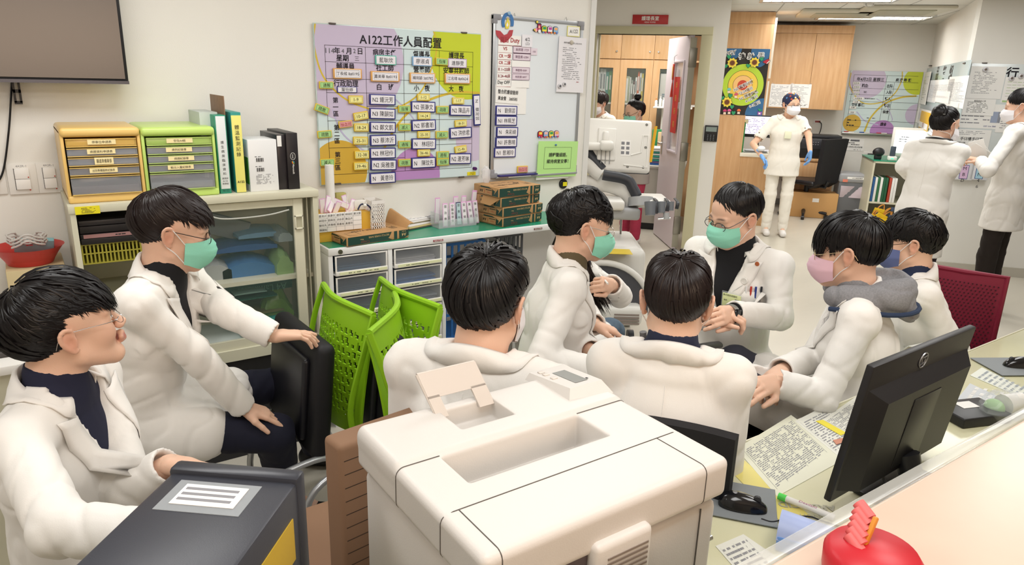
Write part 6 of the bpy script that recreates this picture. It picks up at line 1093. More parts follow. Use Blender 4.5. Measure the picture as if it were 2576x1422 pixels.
# mice and pads
def mouse(P,rz,label,pad,pname,cord=None):
    t = thing('mouse_pad',pname,'mouse pad',(pad[0],pad[1],DZ+0.003),rz); b = MB(); b.box((0,0,0.0015),(0.2,0.16,0.003),M('pad_grey','#7f8487',0.6),0.001); b.obj('pad',t)
    t = thing('computer_mouse',label,'computer mouse',(P[0],P[1],DZ+0.0065),rz); b = MB(); V = []
    n,m = 14,12
    for i in range(n+1):
        a = i/n*PI
        for j in range(m): ph = 2*PI*j/m; x = -0.055*math.cos(a); r = math.sin(a)**0.7; V.append((x,0.031*r*math.cos(ph)*(0.9+0.1*math.cos(a)),max(0.0,0.034*r*math.sin(ph)*(1+0.25*math.cos(a*1.0)))))
    b.add(V,[[i*m+j,i*m+(j+1) % m,(i+1)*m+(j+1) % m,(i+1)*m+j] for i in range(n) for j in range(m)],M('mouse_black','#141418',0.15,coat=0.3)); b.obj('shell',t)
    b = MB(); b.cyl((0.03,-0.004,0.025),(0.03,0.004,0.025),0.009,M('wheel_grey','#3c3c40',0.5),12); b.obj('scroll_wheel',t)
    b = MB(); b.lathe([(0.006,0),(0.005,0.0008)],(-0.02,0,0.0345),M('logo_silver','#9fa0a4',0.3,metal=0.8),14); b.obj('logo',t)
    if cord: b = MB().frame(-np.array([P[0],P[1],DZ+0.0065])); b.tube(bez(cord),0.002,BLACK,6); o = b.obj('cord',t); o.rotation_euler = (0,0,-rz)
m1 = onZ(1868,1272,DZ+0.01); mouse(m1,math.radians(-52),'glossy black mouse on a grey pad beside the printer',onZ(1840,1262,DZ),'grey mouse pad partly hidden behind the printer',[onZ(x,y,DZ+0.006) for x,y in ((1915,1306),(1945,1313),(1990,1302),(2035,1300),(2065,1310),(2110,1325))])
m2 = onZ(2562,918,DZ+0.01); mouse(m2,math.radians(150),'glossy black mouse on a grey pad at the far end of the desk',onZ(2545,925,DZ),'grey mouse pad at the far end of the desk')
# printer
PR = M('printer_shell','#d3cfca',0.42,bump=0.04,bscale=400); PR2 = M('printer_shade','#cfc7bf',0.42); PZ = 1.13; X0,X1,Y0,Y1 = 0.395,0.852,0.607,1.0
t = thing('laser_printer','large light grey laser printer with a raised paper stop on the near desk','printer',((X0+X1)/2,(Y0+Y1)/2,DZ))
b = W(t); b.bb((X0+0.01,Y0+0.008,DZ+0.012),(X1-0.01,Y1-0.008,PZ-0.075),PR,0.012,3); b.bb((X0+0.016,Y0+0.016,PZ-0.075),(X1-0.016,Y1-0.016,PZ-0.066),M('seam_dark','#5a5550',0.6)); b.bb((X0+0.03,Y0+0.03,DZ),(X1-0.03,Y1-0.03,DZ+0.012),BLACK); b.obj('body',t)
g = 0.0011; r = 0.005; zb = PZ-0.068; tx0,tx1,ty0,ty1 = 0.47,0.737,0.762,0.845; ys1,ys2 = 0.713,0.848
rx0,rx1,ry0,ry1 = 0.537,0.642,0.905,0.962
PRINTER = (t,X0,X1,Y0,Y1,PZ,zb,tx0,tx1,ty0,ty1,ys1,ys2,rx0,rx1,ry0,ry1,PR,PR2)
# raised paper stop
q0,q1 = at(1048,932,1.262),at(1186,908,1.235); p0,p1 = np.array([rx0-0.01,ry1+0.002,PZ-0.004]),np.array([rx1-0.012,ry1+0.002,PZ-0.004])
up = unit((q0+q1)/2-(p0+p1)/2); hgt = 0.082; sx = unit(p1-p0); b = W(t); nrm = np.cross(sx,up)
def PS(u,v): return p0+sx*(u-0.004*v/hgt)+up*v
wd = np.linalg.norm(p1-p0)+0.012
for (ua,ub,va,vb) in ((0,0.022,0,0.04),(wd-0.03,wd,0,0.04),(0,wd,0.036,hgt)):
    V = [PS(ua,va),PS(ub,va),PS(ub,vb),PS(ua,vb)]; V = V+[p+nrm*0.004 for p in V]; b.add(V,[[0,1,2,3],[7,6,5,4],[0,4,5,1],[1,5,6,2],[2,6,7,3],[3,7,4,0]],PR2,False)
b.tube([PS(0.0,hgt),PS(wd,hgt)],0.0035,PR2,8); b.tube([PS(0.002,0.002),PS(0.0,hgt)],0.003,PR2,8); b.tube([PS(wd,0.002),PS(wd,hgt)],0.003,PR2,8)
for k in range(3): b.tube([PS(0.02+k*0.035,hgt-0.014)-nrm*0.001,PS(0.02+k*0.035,hgt-0.003)-nrm*0.001],0.0012,PR,5)
b.tube([PS(0.006,hgt-0.014),PS(wd-0.006,hgt-0.014)],0.001,M('seam_dark'),5); b.obj('paper_stop',t)
# control panel
b = W(t); cp = [(0.752,1.02,PZ-0.004),(0.752,0.885,PZ+0.003),(X1-0.003,0.875,PZ+0.003),(X1-0.003,1.02,PZ-0.004)]; cq = [(0.758,1.015,PZ+0.011),(0.765,0.9,PZ+0.022),(X1-0.012,0.9,PZ+0.022),(X1-0.012,1.015,PZ+0.011)]; b.add(cp+cq,[[4,5,6,7][::-1],[0,1,5,4],[1,2,6,5],[2,3,7,6],[3,0,4,7]],PR,False); b.obj('control_panel',t)
b = W(t); zz = lambda y: PZ+0.0228+(0.9-y)*0.0957; b.add([(0.79,0.915,zz(.915)),(0.82,0.915,zz(.915)),(0.82,0.985,zz(.985)),(0.79,0.985,zz(.985))],[[0,1,2,3]],M('panel_lcd','#8f918e',0.2),False); b.add([(0.822,0.92,zz(.92)),(0.826,0.92,zz(.92)),(0.826,0.926,zz(.926)),(0.822,0.926,zz(.926))],[[0,1,2,3]],INK,False)
for y in (0.96,0.985,1.0): b.box((0.775,y,zz(y)),(0.012,0.01,0.003),PR2,0.001)
b.obj('display',t)
# front face: vent block, dark label, hatch
fy = Y0+0.008; b = W(t); vq0,vq1 = onY(1505,1330,fy-0.02),onY(1640,1310,fy-0.02); b.bb((vq0[0],fy-0.022,DZ+0.06),(vq1[0]+0.005,fy+0.005,vq1[2]-0.006),PR,0.01,3); b.obj('vent_housing',t); b = W(t)
for k in range(12): z = vq1[2]-0.03-k*0.0085; b.bb((vq0[0]+0.02,fy-0.0232,z-0.0018),(vq1[0]-0.006,fy-0.0215,z+0.0018),M('slot_brown','#8c8078',0.6))
b.obj('vent_slots',t)
dq = onY(1480,1400,fy); b = W(t); b.bb((dq[0]-0.09,fy-0.002,dq[2]-0.04),(dq[0]-0.002,fy-0.0002,dq[2]+0.006),M('dark_label','#5b5154',0.4)); b.obj('dark_badge',t)
b = W(t); b.bb((0.80,fy-0.0015,DZ+0.02),(0.802,fy-0.0001,zb-0.01),M('seam_dark')); b.obj('side_seam',t)
b = W(t); xr = X1-0.01
for z0,z1,y0_,y1_ in ((0.9,1.04,0.64,0.645),(0.8,0.98,0.66,0.664)): b.bb((xr-0.0005,y0_,z0),(xr+0.0012,y1_,z1),M('seam_dark'))
b.cyl((xr,0.63,0.97),(xr+0.014,0.63,0.97),0.005,STEEL,10); b.bb((xr-0.0003,0.62,0.78),(xr+0.0015,0.66,0.9),M('port_grey','#8f8f88',0.5)); b.obj('side_ports',t)
b = W(t)
for k in range(10): b.bb((X0+0.0092,0.66+k*0.012,DZ+0.13),(X0+0.0102,0.664+k*0.012,DZ+0.22),PR2)
b.obj('side_vents',t)
# tower PC
A_,B_ = onZ(450,1160,1.10),onZ(768,1186,1.10); u = unit((B_-A_)*[1,1,0]); v = np.array([u[1],-u[0],0]); wv = np.linalg.norm(B_-A_); R = np.stack([u,-v,[0,0,1]],1)
t = thing('desktop_computer','dark grey computer tower standing on the near desk beside the printer','computer',A_+u*wv/2-np.array([0,0,1.10-DZ])); b = W(t).frame(-np.array(t.location)); 
def tb_(b,ua,ub,va,vb,za,zc,mat,r=0.0): c = A_*[1,1,0]+u*(ua+ub)/2+v*(va+vb)/2+np.array([0,0,(za+zc)/2]); return b.box(c,(ub-ua,vb-va,zc-za),mat,r,R)
PCG = M('pc_graphite','#3b3d45',0.35,spec=0.5,bump=0.03,bscale=500); tb_(b,0.003,wv-0.003,0.02,0.42,DZ+0.01,1.096,PCG,0.006); b.obj('case',t); b = W(t); tb_(b,0,wv,0,0.03,DZ+0.005,1.104,M('pc_bezel','#34363e',0.3),0.006); b.obj('front_bezel',t)
b = W(t); s_ = 0.062; tb_(b,0.03,0.155,0.045,0.12,1.0963,1.0972,thin_clear('tape_clear','#c7cdd2',0.4,0.1)); b.obj('tape',t); b = W(t); tb_(b,0.045,0.14,0.055,0.105,1.0973,1.0982,PAPER)
for k in range(3): tb_(b,0.05,0.13,0.063+0.013*k,0.069+0.013*k,1.0983,1.0985,GREYINK)
b.obj('paper_label',t)
b = W(t); tb_(b,wv-0.003,wv-0.0015,0.05,0.16,0.98,1.05,M('sticker_gold','#c7a733',0.4)); b.obj('asset_sticker',t)
# big monitor seen from behind
q0 = np.array([1.345,0.68,1.128]); UL,UR,LL = at(2200,925,1.49),at(2458,822,1.80),at(2095,1262,1.62); 
ux = unit(UR-UL); mw = np.linalg.norm(UR-UL); ud = unit((LL-UL)-ux*np.dot(LL-UL,ux)); mh = abs(np.dot(LL-UL,ud)); nb_ = np.cross(ud,ux); nb_ = nb_ if np.dot(nb_,C_P-UL) > 0 else -nb_
t = thing('large_monitor','large black monitor seen from behind, standing on the desk by the counter','monitor',(UL+ux*mw/2)*[1,1,0]+np.array([0,0,DZ])); MBK = M('monitor_black','#1e1c1e',0.45)
RM = np.stack([ux,nb_,-ud],1)
def mb_(b,ua,ub,va,vb,wa,wb,mat,r=0.0): c = UL+ux*(ua+ub)/2+ud*(va+vb)/2+nb_*(wa+wb)/2; return b.box(c,(ub-ua,wb-wa,vb-va),mat,r,RM)
b = W(t); mb_(b,0,mw,0,mh,-0.018,0.0,MBK,0.004); b.obj('panel',t)
b = W(t); V = []; 
for (ua,ub,va,vb,w_) in ((0.012,mw-0.012,0.06,mh-0.03,0.0),(0.05,mw-0.05,0.085,mh-0.035,0.032)): V += [UL+ux*a_+ud*c_+nb_*w_ for a_,c_ in ((ua,va),(ub,va),(ub,vb),(ua,vb))]
b.add(V,[[4,5,6,7],[0,1,5,4],[1,2,6,5],[2,3,7,6],[3,0,4,7]],MBK,False); b.obj('rear_bulge',t)
b = W(t); mb_(b,mw*0.36,mw*0.62,0.11,mh-0.05,0.032,0.0335,M('monitor_plate','#252426',0.4),0.0005); b.obj('mount_plate',t)
b = W(t); c = UL+ux*mw*0.47+ud*0.035+nb_*0.0015; b.tube([c+ux*0.017*math.cos(a)*1.1-ud*0.017*math.sin(a)*1.1 for a in np.linspace(0,2*PI,24)[:-1]],0.0018,M('logo_silver'),5,closed=True)
for a in (0.6,2.2,3.9,5.2): b.tube([c+ux*0.017*math.cos(a)-ud*0.017*math.sin(a),c+ux*0.008*math.cos(a+1.5)-ud*0.008*math.sin(a+1.5)],0.0018,M('logo_silver'),5)
b.obj('logo',t)
cb = UL+ux*mw*0.5+ud*(mh*0.8)+nb_*0.03; b = W(t); b.tube([cb,cb*[1,1,0]+nb_*[0.03,0.03,0]+np.array([0,0,DZ+0.02])],[0.03,0.025],BLACK,10); b.box((cb[0],cb[1]-0.03,DZ+0.008),(0.24,0.17,0.014),BLACK,0.005); b.obj('stand',t)
b = W(t); c1 = UL+ux*mw*0.35+ud*(mh-0.03)+nb_*0.02; b.tube(bez([c1,c1+np.array([0.0,-0.03,-0.04]),c1+np.array([0.03,-0.06,-0.075]),(c1[0]+0.1,c1[1]-0.08,DZ+0.006)]),0.004,BLACK,6); b.obj('cable',t)
# black box, inhaler bag, pens, tape dispenser
q = onZ(2440,1050,DZ); t = thing('black_device','flat black device with a white label behind the big monitor','device',(q[0],q[1],DZ+0.001),math.radians(-20)); b = MB(); b.bb((-0.09,-0.06,0),(0.09,0.06,0.03),BLACK,0.004); b.obj('body',t); b = MB(); b.bb((-0.03,0.0,0.0305),(0.03,0.04,0.0312),PAPER); b.obj('label',t)
q = onZ(2510,1050,DZ); t = thing('nebuliser_bag','clear bag holding a white and green plastic part beside the black device','plastic bag',(q[0]+0.02,q[1],DZ+0.001)); b = MB(); b.cyl((0,0,0.035),(0.07,-0.02,0.04),0.032,WHITE,16,0.026); b.obj('white_part',t); b = MB(); b.sph((-0.035,0.01,0.03),(0.02,0.03,0.028),M('part_green','#9dc48a',0.4)); b.obj('green_part',t); b = MB(); b.sph((0.0,0,0.032),(0.1,0.06,0.04),FILM,None,14,10); b.V[-1] = b.V[-1]*(1+np.random.RandomState(4).uniform(-.12,.12,(len(b.V[-1]),1))); b.V[-1][:,2] = np.maximum(b.V[-1][:,2],0.0); b.obj('bag',t)
q = onZ(2030,1288,DZ); t = thing('marker','white marker pen with a bright green end lying on the desk','pen',(q[0],q[1],DZ+0.012),math.radians(-75)); b = MB(); b.cyl((-0.05,0,0),(0.06,0,0),0.0075,WHITE,12); b.text('Dexilant',(0.0,0,0.0078),0.012,M('pen_magenta','#a83a78',0.5),'+z'); b.obj('barrel',t); b = MB(); b.cyl((-0.068,0,0),(-0.05,0,0),0.0085,M('pen_green','#58d85a',0.35),12); b.obj('cap',t)
q = onZ(1985,1335,DZ+0.03); t = thing('pen_tray','light blue curved desk tray full of pens by the counter edge','tray',(q[0],q[1],DZ+0.001),math.radians(-62)); LB = M('tray_blue','#a9b8e4',0.35); b = MB()
G = [[(0.14*(u-0.15),0.045*math.cos(a),0.012+0.055*math.sin(a)*(1-0.25*u)) for a in np.linspace(0.25,PI-0.25,8)] for u in np.linspace(0,1,5)]; b.sheet(np.array(G),0.004,LB); b.obj('cover',t); b = MB(); b.bb((-0.02,-0.045,0),(0.12,0.045,0.035),M('tray_blue_dark','#6f9ae0',0.35),0.004); b.obj('base',t)
for k,c in enumerate(('#c9342f','#e3d23a','#2f6fd0','#e8e8e8')): tp = thing('pen',['red','yellow','blue','white'][k]+' pen lying on the light blue desk tray','pen',onZ(2040+k*6,1318+k*3,DZ+0.05),math.radians(-60+4*k),'pens on the light blue tray'); b = MB(); b.cyl((-0.06,0,0),(0.05,0,0),0.004,M('stick'+c,c,0.4),8); b.cyl((0.05,0,0),(0.06,0,0),0.003,STEEL,8,0.0008); b.obj('barrel',tp)
t = thing('red_holder','round red holder with pink pegs on the counter at the photo edge','holder',onZ(2185,1460,CTZ)); q = np.array(t.location); b = MB(); b.lathe([(0.05,0.0),(0.056,0.01),(0.057,0.035),(0.05,0.045),(0.0,0.047)],(0,0,0),M('holder_red','#c01f2c',0.4),36); b.obj('body',t); b = MB()
for k in range(6): b.cyl((-0.012+0.006*k,0.01+0.002*k,0.040+k*0.006),(-0.008+0.006*k,0.03+0.002*k,0.050+k*0.006),0.008,M('peg_pink','#dd6a6a',0.5),10)
b.box((0.005,0.012,0.058),(0.008,0.006,0.045),M('peg_orange','#d98f33',0.5),0.002,np.array(Euler((0,0.45,0)).to_matrix())); b.obj('peg_clip',t)
# ---------------------------------------------------------------- left corner table
q = onZ(30,918,0.72); t = thing('side_table','white topped low table at the photo edge with a keyboard on it','table',(-0.3,3.0,0)); sy0 = onZ(60,915,0.76)[1]; b = W(t); b.bb((-0.9,sy0,0.73),(KX0-0.03,3.38,0.76),WHITE,0.003); b.obj('table_top',t); b = W(t); b.bb((-0.88,sy0+0.03,0),(KX0-0.05,3.36,0.73),CREAM); b.obj('cabinet',t)
q = onZ(30,870,0.775); t = thing('keyboard','grey keyboard on the low side table behind the seated man','keyboard',(q[0]-0.12,q[1]+0.0,0.762)); b = MB(); b.bb((-0.2,-0.07,0),(0.19,0.07,0.018),M('kb_dark','#4a4643',0.5),0.004); b.obj('body',t); b = MB()
for i in range(18):
    for j in range(5): b.box((-0.18+i*0.0205,-0.052+j*0.026,0.021),(0.016,0.02,0.007),M('key_dark','#5f5a56',0.5),0.001)
b.obj('keys',t)
p0,p1 = onY(48,880,3.1),onY(165,672,3.1); t = thing('cream_box','cream cardboard box standing on the side table under the red basket','box',((p0[0]+p1[0])/2,3.2,0.761)); b = W(t); zt5 = p1[2]; b.bb((p0[0],3.12,0.7615),(KX0-0.035,3.37,zt5),M('box_cream','#c9b88e',0.6),0.004); b.obj('carton',t)
t = thing('red_basket','red oval basket holding a coiled grey cable and blue packet on the cream box','basket',((p0[0]+p1[0])/2+0.0,3.24,zt5+0.001)); cx = (p0[0]+KX0)/2-0.03; RB = M('basket_red','#c03a35',0.45); b = W(t); b.lathe([(0.075,0.0),(0.09,0.03),(0.115,0.065),(0.12,0.068),(0.11,0.06),(0.085,0.02),(0.07,0.006)],(cx,3.23,zt5+0.001),RB,28); b.obj('shell',t)
tc_ = thing('coiled_cable','coiled grey cable lying in the red basket','cable',(cx,3.22,zt5+0.05)); b = MB(); b.tube([((0.055+0.01*math.sin(7*a))*math.cos(a),(0.05)*math.sin(a)-0.02,0.03+0.012*math.sin(3*a)+0.002*a) for a in np.linspace(0,6*PI,90)],0.004,M('cable_pale','#c6c2bd',0.5),6); b.obj('loop',tc_)
tp = thing('blue_packet','light blue packet with red print in the red basket','packet',(cx+0.02,3.27,zt5+0.03)); b = MB(); b.box((0,0,0.03),(0.13,0.02,0.06),M('packet_blue','#8fc4cc',0.5),0.003,np.array(Euler((0.5,0.1,0)).to_matrix())); b.lines(-0.04,0.04,0.05,0.03,2,REDINK,y=-0.022); b.obj('wrapper',tp)
# ---------------------------------------------------------------- green folding chairs
LIME = M('chair_lime','#8fc21f',0.4,spec=0.45); SIL = M('tube_silver','#b9bcc0',0.3,metal=0.6); BSEAT = M('seat_black','#141418',0.6)
def slotted(W_,H_,bend=0.05,lean=0.0,th=0.007,nx=64,ny=56):
    # curved back panel pierced by slanted slots; local x = width, z = up, front -y
    V = []; F = []; keep = {}
    def pt(i,j,s):
        u = i/nx*2-1; v = j/ny; w_ = W_/2*(1-0.12*(1-v)**2); y = bend*(u*u)-bend*0.5+0.05*(v-0.5)**2+lean*v; return (u*w_,y+s*th,v*H_-0.02*u*u*v)
    def hole(i,j):
        x = (i+0.5)/nx*2-1; z = (j+0.5)/ny
        if abs(x) > 0.84 or z < 0.12 or z > 0.86: return False
        p = (x*7.5+z*1.5); row = z*13; r = int(row); fz = row-r; q = (p*1.0+r*0.37+fz*0.35) % 1.0; k = (int(p+r*0.37)*7+r*5) % 3
        return 0.15 < q < 0.72 and 0.1 < fz < (0.9 if k else 0.62)
    idx = {}
    def vid(i,j,s):
        if (i,j,s) not in idx: idx[(i,j,s)] = len(V); V.append(pt(i,j,s))
        return idx[(i,j,s)]
    H = [[hole(i,j) for j in range(ny)] for i in range(nx)]
    for i in range(nx):
        for j in range(ny):
            if H[i][j]: continue
            F.append([vid(i,j,0),vid(i+1,j,0),vid(i+1,j+1,0),vid(i,j+1,0)]); F.append([vid(i,j,1),vid(i,j+1,1),vid(i+1,j+1,1),vid(i+1,j,1)])
            for di,dj,a,c in ((-1,0,(i,j+1),(i,j)),(1,0,(i+1,j),(i+1,j+1)),(0,-1,(i,j),(i+1,j)),(0,1,(i+1,j+1),(i,j+1))):
                ii,jj = i+di,j+dj
                if ii < 0 or jj < 0 or ii >= nx or jj >= ny or H[ii][jj]: F.append([vid(*a,0),vid(*a,1),vid(*c,1),vid(*c,0)][::1])
    return V,F
SLV,SLF = slotted(0.44,0.46,lean=0.06)
def green_chair(loc,rz,label,folded=True):
    t = thing('green_chair',label,'chair',loc,rz,None); b = MB(); b.frame((0,0.2,0.43)); b.add(SLV,SLF,LIME); b.frame()
    for s in (-1,1): b.tube(bez([(s*0.205,0.215,0.40),(s*0.205,0.2,0.55),(s*0.225,0.245,0.75),(s*0.222,0.29,0.885)],6),0.012,LIME,8,flat=(1,0.6))
    b.tube(bez([(-0.222,0.29,0.885),(0,0.245,0.897),(0.222,0.29,0.885)],6),0.012,LIME,8); b.obj('backrest',t)
    for s in (-1,1):
        b = MB(); b.tube([(s*0.205,0.215,0.40),(s*0.205,0.225,0.33)],0.02,BLACK,8); b.obj('bracket',t)
        b = MB(); b.tube(bez([(s*0.2,0.22,0.35),(s*0.22,0.05,0.40),(s*0.25,-0.2,0.36),(s*0.26,-0.27,0.25),(s*0.26,-0.27,0.08)],6),0.012,SIL,10); b.obj('front_leg',t)
        b = MB(); b.tube(bez([(s*0.2,0.22,0.34),(s*0.24,0.3,0.2),(s*0.25,0.32,0.08)],6),0.012,SIL,10); b.obj('rear_leg',t)
        for y in (-0.27,0.32): b = MB(); b.cyl((s*0.26-0.012,y,0.027),(s*0.26+0.012,y,0.027),0.026,BLACK,14); b.bb((s*0.26-0.008,y-0.02,0.03),(s*0.26+0.008,y+0.02,0.075),BLACK,0.004); b.obj('castor',t)
    b = MB()
    if folded: b.box((0,0.1,0.60),(0.45,0.07,0.42),BSEAT,0.03,np.array(Euler((-0.10,0,0)).to_matrix()),4); b.obj('seat',t); b = MB(); b.box((0,0.055,0.60),(0.33,0.03,0.3),M('seat_shell','#1d1d22',0.35),0.02,np.array(Euler((-0.10,0,0)).to_matrix()),3); b.obj('seat_shell',t)
    else: b.box((0,-0.03,0.435),(0.45,0.43,0.05),BSEAT,0.024,None,4); b.obj('seat',t)
    return t
green_chair((0.64,2.375,0),PI/2+math.radians(182),'lime green folding chair under the seated man\'s hand',True)
green_chair((0.875,2.33,0),PI/2+math.radians(184),'lime green folding chair nested beyond the first one, before the white drawers',True)
# brown striped chair behind the printer
t = thing('striped_chair','brown fabric chair with dark ribs, seen edge-on behind the printer','chair',(0.62,1.45,0)); BR = M('brown_fabric','#8a6a52',0.8); 
q0,q1 = at(850,1135,1.62),at(862,1400,1.45); b = W(t); c = (q0+q1)/2; G = []
for k in range(26): 
    pass
b.box((c[0]+0.19,c[1]+0.02,0.72),(0.42,0.07,0.46),BR,0.012,rotz(math.radians(8)),4); b.obj('backrest',t)
b = W(t)
for k in range(13): b.box((c[0]+0.19,c[1]+0.02,0.53+k*0.032),(0.400,0.0704,0.002),M('rib_dark','#3a2c24',0.7),0,rotz(math.radians(8)))
b.obj('rib',t); b = W(t); b.box((c[0]+0.19,c[1]+0.27,0.46),(0.44,0.42,0.07),BR,0.03); b.obj('seat',t); b = W(t); b.cyl((c[0]+0.19,c[1]+0.25,0.08),(c[0]+0.19,c[1]+0.25,0.43),0.025,BLACK); b.obj('gas_lift',t)
for k in range(5): a = 2*PI*k/5; e = np.array([c[0]+0.19+0.26*math.cos(a),c[1]+0.25+0.26*math.sin(a),0.06]); b = W(t); b.tube([(c[0]+0.19,c[1]+0.25,0.1),e],[0.025,0.015],BLACK,8); b.cyl(e+np.array([-.01,0,-.033]),e+np.array([.01,0,-.033]),0.026,BLACK,12); b.obj('base_arm',t)
# maroon mesh chair
q = at(2366,790,3.2); t = thing('maroon_chair','maroon mesh office chair behind the man in the dark blue mask','chair',(q[0]-0.1,q[1],0),math.radians(-75)); MR = M('mesh_maroon','#7d1230',0.6); b = MB()
G = np.array([[(0.23*u,0.18+0.03*u*u+0.06*(v-0.4)**2,0.5+0.40*v) for v in np.linspace(0,1,10)] for u in np.linspace(-1,1,10)]); b.sheet(G,0.006,MR); b.tube([G[0,0],G[0,4],G[0,-1],G[3,-1],G[-4,-1],G[-1,-1],G[-1,4],G[-1,0]],0.012,MR,8)
b.obj('backrest',t); b = MB()
for i in range(26):
    for j in range(22): x = -0.2+i*0.016+(j % 2)*0.008; z = 0.54+j*0.015; b.box((x,0.172+0.03*(x/0.23)**2+0.06*((z-.5)/.46-.4)**2,z),(0.006,0.0015,0.006),M('mesh_hole','#3c0a1a',0.8))
b.obj('mesh_weave',t); b = MB(); b.box((0,-0.03,0.45),(0.46,0.44,0.06),MR,0.028,None,3); b.obj('seat',t); b = MB(); b.cyl((0,0,0.08),(0,0,0.42),0.025,BLACK); b.tube([(0,0,0.42),(0,0.2,0.42),(0,0.2,0.55)],0.018,BLACK,8); b.obj('gas_lift',t)
for k in range(5): a = 2*PI*k/5; b = MB(); b.tube([(0,0,0.1),(0.28*math.cos(a),0.28*math.sin(a),0.06)],[0.025,0.015],BLACK,8); b.sph((0.28*math.cos(a),0.28*math.sin(a),0.027),0.026,BLACK); b.obj('base_arm',t)
# ---------------------------------------------------------------- mobile imaging cart
R35 = rotz(math.radians(-35)); CW = M('cart_white','#dcdad4',0.35); CG = M('cart_grey','#a3a4a5',0.4); CD = M('cart_dark','#2e3036',0.4); DC = 4.65
t = thing('mobile_scanner','large white mobile scanner cart with a monitor and probe holders by the office door','medical cart',at(1560,740,DC)*[1,1,0]); L0 = np.array(t.location)
FR = Matrix.Rotation(math.radians(-35),4,'Z')
def cl(px,py,d=DC): return at(px,py,d)
def cbox(name,px0,py0,px1,py1,d,dep,mat,r=0.01,par=None,seg=3):
    a,c = at(px0,py1,d),at(px1,py0,d); ctr = (a+c)/2; ax = np.array([math.cos(math.radians(-35)),math.sin(math.radians(-35)),0]); fwd = np.array([-ax[1],ax[0],0]); wd = abs(np.dot(c-a,ax)); h = abs(c[2]-a[2])
    b = W(t); b.box(ctr+fwd*dep/2,(wd,dep,h),mat,r,R35,seg); return b.obj(name,par or t)
cbox('base_body',1440,625,1625,770,DC-0.1,0.62,CW,0.05,seg=4)
b = W(t); ax = R35[:,0]; fw_ = R35[:,1]; c0 = at(1510,782,DC-0.12); V = []
rad = 0.30; pts = [c0+ax*(rad*math.cos(a))*1.0+np.array([0,0,rad*1.0*math.sin(a)]) for a in np.linspace(0,PI*0.82,22)]+[c0-ax*0.2]
n = len(pts); b.add([p-fw_*0.012 for p in pts]+[p+fw_*0.03 for p in pts],[list(range(n))[::-1],list(range(n,2*n))]+[[i,(i+1) % n,n+(i+1) % n,n+i] for i in range(n)],M('cart_arch','#4b4b50',0.45),False); b.obj('wheel_cover',t)
b = W(t); pts = [c0+ax*((rad+0.02)*math.cos(a))+np.array([0,0,(rad+0.02)*math.sin(a)])-fw_*0.01 for a in np.linspace(-0.05,PI*0.6,16)]; b.tube(pts,0.02,CW,10); b.obj('arch_rim',t)
cbox('bumper',1450,772,1618,822,DC-0.22,0.75,CW,0.035,seg=4)
for k in range(5): cbox('grille_slot',1545,784+k*7.5,1608,786.5+k*7.5,DC-0.226,0.01,M('slot_brown'),0.0)
for k in range(3): cbox('side_louvre',1478,652+k*12,1516,657+k*12,DC-0.105,0.012,M('louvre_grey','#8f8f8c',0.5),0.003)
a = at(1500,632,DC); lt = onZ(1540,630,at(1550,628,DC-0.05)[2]); b = W(t); zt6 = at(1532,625,DC-0.1)[2]; cc = onZ(1535,632,zt6); b.box(cc+np.array([0,0,0.002]),(0.26,0.16,0.002),M('label_yellow','#d8bd3e',0.4),0,R35); b.obj('top_label',t)
for px,d in ((1480,DC),(1590,DC),(1480,DC+0.4),(1580,DC+0.4)): b = W(t); g_ = at(px,780,d)*[1,1,0]+np.array([0,0,0.05]); b.cyl(g_-fw_*0.0-ax*0.02,g_+ax*0.02,0.05,CD,16); b.obj('castor',t)
b = W(t); b.tube([at(1500,640,DC+0.3),at(1500,560,DC+0.3)],[0.09,0.07],CG,16); b.obj('lift_column',t)
cbox('console_base',1440,525,1612,552,DC-0.1,0.35,CG,0.02); cbox('console_tray',1425,505,1573,528,DC-0.15,0.35,CW,0.02)
cbox('end_tray',1600,505,1690,521,DC-0.12,0.3,CW,0.02); b = W(t); b.tube([at(1612,520,DC-0.05),at(1612,497,DC-0.05)],[0.085,0.08],CG,20); b.obj('pivot_hub',t)
for k,(x,w_) in enumerate(((1636,17),(1664,13),(1688,9))):
    b = W(t); b.tube([at(x,508,DC-0.2),at(x,542 - k*6,DC-0.2)],[w_*0.0022,w_*0.0018],M('holder_slate','#6f7379',0.4),14); b.obj('probe_holder',t); b = W(t); b.tube(bez([at(x+10,500,DC-0.1),at(x+17,510,DC-0.2),at(x+14,538-k*6,DC-0.2)],6),0.011,CD,8,flat=(1,0.5)); b.obj('holder_strap',t)
b = W(t); b.tube([at(1676,536,DC-0.2),at(1676,552,DC-0.2)],0.02,CG,10); b.tube([at(1655,551,DC-0.2),at(1686,548,DC-0.2)],0.008,CHROME,8); b.obj('gel_clamp',t)
b = W(t); b.tube(bez([at(1470,462,DC+0.05),at(1520,462,DC+0.05),at(1568,478,DC),at(1588,505,DC),at(1592,525,DC)],8),0.055,CW,14,flat=(0.7,1)); b.obj('support_arm',t)
b = W(t); b.tube(bez([at(1517,440,DC-0.08),at(1575,452,DC-0.08),at(1593,475,DC-0.08),at(1603,496,DC-0.08)],8),[0.034]*24+[0.03],CD,12,flat=(0.7,1)); b.obj('arm_cover',t)
b = W(t); b.tube(bez([at(1452,405,DC),at(1478,412,DC),at(1500,432,DC),at(1512,440,DC)],8),0.045,CW,14); b.obj('lower_arm',t)
b = W(t); b.tube(bez([at(1455,375,DC),at(1475,380,DC),at(1490,400,DC),at(1515,428,DC)],8),0.04,CD,12); b.obj('arm_link',t)
cbox('upper_arm',1450,360,1515,378,DC-0.1,0.1,CW,0.018); cbox('arm_joint',1510,356,1546,380,DC-0.12,0.12,CW,0.02)
